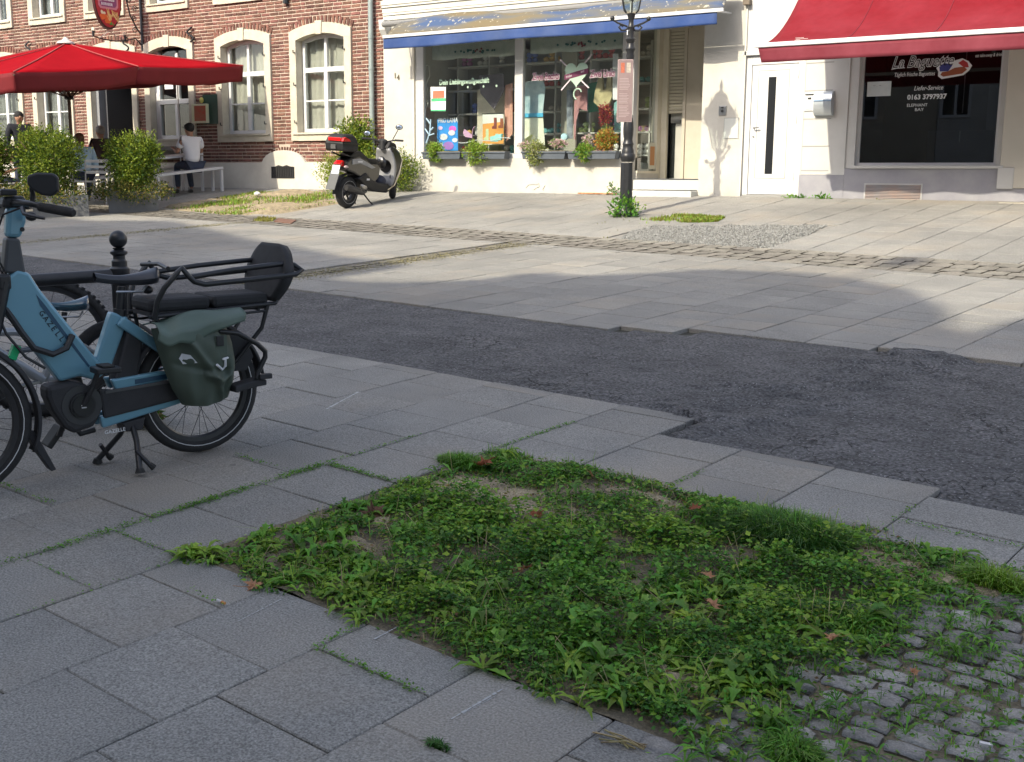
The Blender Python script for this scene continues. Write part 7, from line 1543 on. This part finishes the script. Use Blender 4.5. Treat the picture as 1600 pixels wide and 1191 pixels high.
for s in (1, -1):
    o = .165 * s; sh_ = 0 
    rail([(.235, o * .8, .62), (.225, o * .9, .70), (.20, o, .755), (.145, o * 1.05, .815), (.125, o * 1.05, .835), (.10, o * 1.1, .80), (.075, o * 1.1, .775), (.03, o * 1.1, .762), (-.20, o * 1.1, .773), (-.40, o * 1.1, .785), (-.44, o * 1.0, .80), (-.41, o * .9, .825), (-.36, o * .9, .832), (-.1, o * 1.0, .815), (.085, o * 1.05, .795)], .012, 'side_rail')
    rail([(.25, o * .72, .632), (-.33, o * .72, .655)], .009, 'rack_tube'); rail([(.25, o * .72, .612), (.20, o * .72, .60), (-.28, o * .72, .625)], .006, 'rack_tube')
    rail([(-.29, o * .72, .648), (-.26, o * .70, .55), (-.14, o * .5, .40), (-.02, o * .36, .30)], .010, 'rack_strut'); rail([(-.33, o * .72, .655), (-.38, o * .55, .72), (-.43, o * .3, .80)], .009, 'backrest_stay')
    rail([(.22, o * .72, .63), (.20, o * .72, .50), (.16, o * .5, .44)], .009, 'rack_strut')
    rail([(-.02, o * 1.15, .56), (-.11, o * 1.15, .545), (-.20, o * 1.15, .49), (-.235, o * 1.15, .455), (-.235, o * 1.15, .43), (-.195, o * 1.15, .36), (-.19, o * 1.15, .335)], .0115, 'side_guard')
    pr([(-.085 if s > 0 else .12, .316 if s > 0 else .285), (-.20, .335), (-.235, .33), (-.235, .305), (-.19, .302), (-.085 if s > 0 else .10, .286 if s > 0 else .262)], s * .12 if s > 0 else -.20, s * .12 + .08 if s > 0 else -.12, 'footboard', MATTE, .006)
    MB().box(-.255, -.195, *( (.19, .215) if s > 0 else (-.215, -.19)), .335, .358).build('footboard_end', MATTE, bk, local=True, bevel=.004)
    pr([(.10, .34), (-.04, .36), (-.20, .36), (-.235, .42), (-.20, .50), (-.10, .56), (.10, .58)], s * .072, s * .072 + .004, 'wheel_skirt', mat('skirt_dark', (.02, .021, .024), rough=.6), 0)
rail([(.17, -.14, .832), (.15, 0, .842), (.17, .14, .832)], .0095, 'cross_tube'); rail([(-.44, -.165, .80), (-.455, 0, .80), (-.44, .165, .80)], .0095, 'cross_tube')
for k in range(6): rail([(.20 - k * .09, -.115, .632), (.20 - k * .09, .115, .632)], .006, 'rack_bar')
# stand, cranks, pedals
pr([(.36, .185), (.26, .20), (.275, .145), (.345, .145)], -.05, .05, 'stand_mount', MATTE, .006)
for s, fx, fz_, off in ((1, .345, -.005, .175), (-1, .415, -.01, -.12)):
    rail([(.315, s * .04, .165), (.32, s * .09, .11), (fx, off, fz_ + .012)], [.013, .012, .013], 'stand_leg'); MB().tube([(fx, off, fz_ + .02), (fx, off * 1.02, fz_)], [.014, .022], 8).build('stand_foot', RUBBER, bk, local=True)
    rail([(fx - .005, off * .75, fz_ + .085), (fx - .05, off * .98, fz_ + .02)], [.009, .010], 'stand_brace'); MB().tube([(fx - .045, off * .98, fz_ + .028), (fx - .06, off * 1.0, fz_ + .012)], [.012, .015], 8).build('stand_foot', RUBBER, bk, local=True)
rail([(.525, .075, .285), (.49, .090, .36), (.465, .095, .425)], [.012, .011, .012], 'crank'); MB().box(.405, .505, .105, .195, .425, .450).build('pedal', BLACKP, bk, local=True, bevel=.006); MB().box(.43, .48, .11, .19, .452, .458).build('pedal_tread', RUBBER, bk, local=True)
rail([(.525, -.07, .285), (.555, -.085, .20), (.578, -.09, .135)], [.012, .011, .012], 'crank'); MB().obox((.585, -.15, .125), (.10, .09, .025), Matrix.Rotation(.9, 3, 'Y')).build('pedal', BLACKP, bk, local=True, bevel=.006)
rail([(.535, -.06, .19), (.50, -.06, .14), (.44, -.06, .15)], .012, 'chain_guard')
text('GAZELLE', .022, (0, 0, 0), mat('white_foil', (.8, .8, .8)), bk, 'lettering', ext=.0003).matrix_basis = Matrix.Translation((.44, .056, .15)) @ Matrix((Vector((-1, 0, .05)).normalized(), Vector((0.05, 0, 1)).normalized(), Vector((0, 1, 0)))).transposed().to_4x4()
# ---- pannier, a thing of its own hanging on the rack
pn = T('pannier_bag', 'dark green waterproof pannier bag hanging on the rear of the blue bicycle', 'bag', None, mtx=BMx)
PG = mat('pannier_green', (.060, .083, .064), (.072, .098, .076), scale=6, rough=.62, coat=.04, bump=.08, bscale=30); PGL = mat('pannier_green_flap', (.085, .125, .105), (.10, .145, .12), scale=6, rough=.5, coat=.1)
def pedge(t):      # left (front) and right (rear) edge in bicycle coordinates, t from bottom to top
    lf = [(.125, .248), (.165, .32), (.195, .40), (.222, .49), (.245, .585)]; rt = [(-.085, .262), (-.110, .34), (-.118, .42), (-.108, .50), (-.085, .575)]
    k = min(3, int(t * 4)); f_ = t * 4 - k; L_ = lambda q: (q[k][0] + (q[k + 1][0] - q[k][0]) * f_, q[k][1] + (q[k + 1][1] - q[k][1]) * f_); return L_(lf), L_(rt)
def fold(s, t):
    return .010 * math.sin(6 * s + 5 * t) + .020 * math.exp(-((s - .25 - .55 * (1 - t)) / .05) ** 2) * (t < .85) + .022 * math.exp(-((t - .30 - .5 * abs(s - .72)) / .045) ** 2) * (s > .45) - .018 * math.exp(-((s - .80) / .05) ** 2) * (t < .6) - .012 * math.exp(-((t - .62 + .25 * s) / .04) ** 2) + .006 * math.sin(19 * s - 7 * t)
def pf(s, t):
    a, c = pedge(t); x = a[0] + (c[0] - a[0]) * s; z = a[1] + (c[1] - a[1]) * s - .012 * math.sin(math.pi * s) * (1 - t); bulge = (math.sin(math.pi * min(max(s, .0), 1)) ** .45) * (math.sin(math.pi * min(1, t * .62 + .12)) ** .6)
    return (x, .115 + .105 * bulge + fold(s, t) * min(1, 6 * s * (1 - s)), z)
b = MB(); b.grid(44, 44, pf); b.build('body', PG, pn, local=True, smooth=True, angle=80); b = MB(); b.grid(12, 12, lambda s, t: (pf(s, t)[0], .113, pf(s, t)[2])); b.build('back_panel', PG, pn, local=True, smooth=True)
def flap(s, t):      # rolled top folding forward
    x = .255 - .385 * s; z0 = .585 + .030 * math.sin(2.2 * s + .3) + .020 * s; a = t; w = .16 - .05 * math.sin(math.pi * s) * 0 ; droop = (.035 + .075 * math.exp(-((s - .42) / .20) ** 2)) * max(0, t - .45) / .55
    return (x - .01 * math.sin(t * 4), .05 + .175 * min(1, t * 1.35) + .012 * math.sin(9 * s) * t, z0 + .022 * math.sin(math.pi * t) - droop - .03 * t * math.exp(-((s - .10) / .1) ** 2) + .012 * math.sin(11 * s + 3) * t)
b = MB(); b.grid(40, 16, flap); b.build('roll_top_flap', PGL, pn, local=True, smooth=True, angle=80, thick=.006)
rf_m = mat('reflective_patch', (.72, .74, .78), rough=.35)
def on(s, t, d=.004): p = Vector(pf(s, t)); return (p.x, p.y + d, p.z)
q = [on(*a) for a in ((.17, .66), (.22, .72), (.30, .70), (.36, .60), (.20, .59))]; b = MB(); b.add([(*v,) for v in q] + [(v[0], v[1] - .003, v[2]) for v in q], [(0, 1, 2, 3, 4), (9, 8, 7, 6, 5)]); b.build('reflector', rf_m, pn, local=True)
MB().tube([on(.60, .55, .006), on(.70, .46, .006), on(.74, .50, .006), on(.745, .60, .006)], .006, 6).build('reflector', rf_m, pn, local=True); MB().tube([on(.70, .605, .006), on(.80, .60, .006)], .005, 6).build('reflector', rf_m, pn, local=True)
p = on(.72, .84, .01); MB().obox(p, (.034, .012, .044)).build('buckle', BLACKP, pn, local=True, bevel=.003); MB().obox(on(.72, .78, .004), (.050, .006, .085)).build('strap', PG, pn, local=True)
# ---- bicycles on the far side of the railing
def simple_bike(lab, A, heading, r, wb, sh_, m, sm, knob, light=False):
    A = Vector((A[0], A[1], gz(*A))); h = Vector((math.cos(heading), math.sin(heading), 0)); R = T('bicycle', lab, 'bicycle', None, mtx=Matrix.Translation(A) @ Matrix((h, Vector((-h.y, h.x, 0)), (0, 0, 1))).transposed().to_4x4() @ Matrix.Rotation(.05, 4, 'X'))
    dz = gz(*(A + h * wb).xy) - A.z; rb = .026 if r > .3 else .02
    wheel(R, (0, 0, r), r, .05, spokes=28, knob=knob, hub=.025, hubw=.04); wheel(R, (wb, 0, r + dz), r, .05, spokes=28, knob=knob, hub=.02, hubw=.04)
    bb = (wb * .42, 0, r * .9); st_ = (wb * .30, 0, sh_ - .12); hd_ = (wb * .80, 0, sh_ - .10)
    for nm, a, c, q in (('down_tube', hd_, bb, rb * 1.3), ('top_tube', hd_, st_, rb), ('seat_tube', bb, st_, rb)): MB().tube([a, c], q, 10).build(nm, m, R, local=True, smooth=True)
    for s in (-1, 1): MB().tube([(0, s * .05, r), bb], .010, 6).build('chain_stay', m, R, local=True); MB().tube([(0, s * .05, r), st_], .009, 6).build('seat_stay', m, R, local=True); MB().tube([(wb, s * .045, r + dz), (wb * .86, s * .045, sh_ * .72), hd_], .014, 6).build('fork', BLACKM, R, local=True)
    MB().tube([st_, (wb * .28, 0, sh_ - .03)], .014, 8).build('seatpost', BLACKM, R, local=True); saddle(R, (wb * .28, 0, sh_), .25 if r > .3 else .22, .15, sm)
    MB().tube([hd_, (wb * .77, 0, sh_ + .10)], .016, 8).build('stem', BLACKM, R, local=True); MB().tube([(wb * .74, -.28, sh_ + .12), (wb * .78, -.1, sh_ + .10), (wb * .78, .1, sh_ + .10), (wb * .74, .28, sh_ + .12)], .012, 8).build('handlebar', BLACKM, R, local=True)
    for s in (-1, 1): MB().tube([bb, (bb[0] + s * .15, s * .07, bb[2] - s * .02)], .010, 6).build('crank', STEEL, R, local=True); MB().box(bb[0] + s * .15 - .04, bb[0] + s * .15 + .04, s * .08 - .04 * (s < 0), s * .08 + .04 + .04 * 0, bb[2] - s * .02 - .01, bb[2] - s * .02 + .01).build('pedal', BLACKP, R, local=True)
    return R
simple_bike('grey mountain bicycle with knobbly tyre on the far side of the railing', (-5.02, 3.38), math.radians(-115), .35, 1.06, .80, mat('grey_bike_paint', (.10, .12, .14), rough=.35), SDL, True)
simple_bike('small bicycle with shiny blue black saddle between the cargo bicycle and the railing', (-4.66, 3.54), math.radians(-113), .25, .84, .575, mat('silver_bike_paint', (.36, .38, .40), rough=.3, metal=.5), mat('blue_black_saddle', (.03, .045, .09), (.02, .09, .13), scale=9, rough=.2, coat=.6), False)

# ================================================================ SMALL THINGS ON THE GROUND
def maple(seed, size):
    g = random.Random(seed); pts = []
    for i in range(22):
        a = 2 * math.pi * i / 22; rr = (1.0 if i % 4 == 0 else (.62 if i % 2 == 0 else .48)) * g.uniform(.85, 1.1); pts.append((rr * math.cos(a), rr * math.sin(a)))
    V = [(0, 0, g.uniform(0, .1))]; zf = lambda x, y: .30 * abs(x) ** 1.5 + .22 * math.sin(y * 3 + seed) + .12 * math.sin(x * 7)
    for x, y in pts: V.append((x * .5, y * .5, zf(x * .5, y * .5)))
    for x, y in pts: V.append((x, y, zf(x, y)))
    F = [(0, 1 + i, 1 + (i + 1) % 22) for i in range(22)] + [(1 + i, 23 + i, 23 + (i + 1) % 22, 1 + (i + 1) % 22) for i in range(22)]
    b = MB(); b.add([(x * size, y * size, z * size) for x, y, z in V], F); b.tube([(0, 0, 0), (-.6 * size, -.9 * size, .1 * size), (-.8 * size, -1.5 * size, .3 * size)], size * .025, 4); return b
LV = [mat('dry_leaf_tan', (.42, .20, .10), (.50, .27, .15), scale=30, rough=.8, trans=.15), mat('dry_leaf_rust', (.22, .065, .025), (.32, .11, .05), scale=30, rough=.8, trans=.15), mat('dry_leaf_dark', (.09, .045, .025), (.14, .07, .04), scale=30, rough=.8)]
leaves_ = [((398, 920), .040, 0, 'tan maple leaf lying alone on the paving left of the weeds', 0), ((757, 740), .062, 1, 'crumpled rust brown leaf at the top of the weedy plot', .06), ((702, 768), .022, 0, 'small pale leaf on the bare sand', .02), ((838, 822), .036, 1, 'rust leaf in the middle of the clover near the bare patch', .05), ((1085, 820), .038, 1, 'reddish leaf beside the tall grass hump', .07), ((822, 912), .035, 1, 'curled orange leaf standing in the dark clover', .06), ((1112, 975), .034, 0, 'reddish tan leaf on the broad weeds', .07), ((1300, 1016), .030, 0, 'pale tan leaf at the edge of the cobbles', .04), ((1200, 1056), .050, 2, 'dark brown leaf between weeds and cobbles', .02), ((923, 752), .024, 0, 'small tan leaf near the top edge of the weeds', .03), ((585, 812), .06, 2, 'dark curled leaf heap in the left weeds', .02), ((1380, 1022), .035, 2, 'brown leaf on the cobbles', .01), ((990, 812), .026, 0, 'thin ochre leaf lying in the clover', .05), ((1105, 925), .026, 0, 'pale leaf half hidden by broad weed leaves', .06), ((1428, 1062), .018, 0, 'tiny orange leaf on the cobbles', .02)]
for i, (q, sz, m, lab, dz) in enumerate(leaves_):
    p = gp(*q); o = maple(i * 3 + 1, sz).build('dry_leaf', LV[m], None, local=True, smooth=False); o.matrix_basis = Matrix.Translation((p.x, p.y, p.z + .008 + dz * .75)) @ Euler((random.gauss(0, .25) if dz else 0, random.gauss(0, .25) if dz else .05, i * 1.3)).to_matrix().to_4x4(); tag(o, lab, 'leaf')
p = gp(345, 944); o = T('cigarette_butt', 'white and orange cigarette butt on the paving joint', 'cigarette butt', p); d = Vector((.99, -.15, 0)).normalized()
MB().tube([p + Vector((0, 0, .008)) - d * .018, p + Vector((0, 0, .008)) + d * .004], .0045, 8).build('paper', WM, o); MB().tube([p + Vector((0, 0, .008)) + d * .0042, p + Vector((0, 0, .008)) + d * .022], .0045, 8).build('filter', mat('filter_orange', (.55, .25, .08)), o)
for (a, c, w) in (((372, 972), (440, 937), .004), ((705, 1125), (785, 1078), .007), ((585, 1000), (622, 980), .005), ((510, 640), (560, 613), .010), ((700, 1130), (775, 1088), .003)):
    A_ = gp(*a); C_ = gp(*c); q = (C_ - A_).cross(Vector((0, 0, 1))).normalized() * w / 2; b = MB(); n = 10
    for k in range(n):
        s0 = A_.lerp(C_, k / n); s1 = A_.lerp(C_, (k + random.uniform(.7, 1.0)) / n); j = random.uniform(.5, 1.3); b.add([tuple(v + Vector((0, 0, .0025))) for v in (s0 - q * j, s0 + q * j, s1 + q * j, s1 - q * j)], [(0, 1, 2, 3)])
    b.build('scratch_mark', mat('chalk_scratch', (.40, .41, .42), (.5, .5, .5), scale=60), pav)
p = gp(963, 1165); o = T('dry_twigs', 'bundle of dry straw lying on the paving at the lower edge of the weeds', 'straw', p)
for k in range(9): a = random.uniform(-.7, .5); L_ = random.uniform(.03, .07); c_ = p + Vector((random.uniform(-.03, .03), random.uniform(-.015, .015), .006 + k * .001)); MB().tube([c_ - Vector((math.cos(a), math.sin(a), 0)) * L_, c_ + Vector((0, 0, .006)), c_ + Vector((math.cos(a), math.sin(a), 0)) * L_], .0018, 4).build('straw', L_DRY, o)
p = gp(1540, 1170); tag(MB().obox((p.x, p.y, p.z + .012), (.028, .012, .004), Euler((0, .1, .4)).to_matrix()).build('paper_scrap', WM, None), 'white paper scrap among the cobbles', 'litter')
p = gp(402, 309); tag(MB().ell((p.x, p.y, p.z + .07), (.07, .05, .04), 9, 6).build('white_litter', WM, None), 'white crumpled litter on the far grass verge', 'litter')
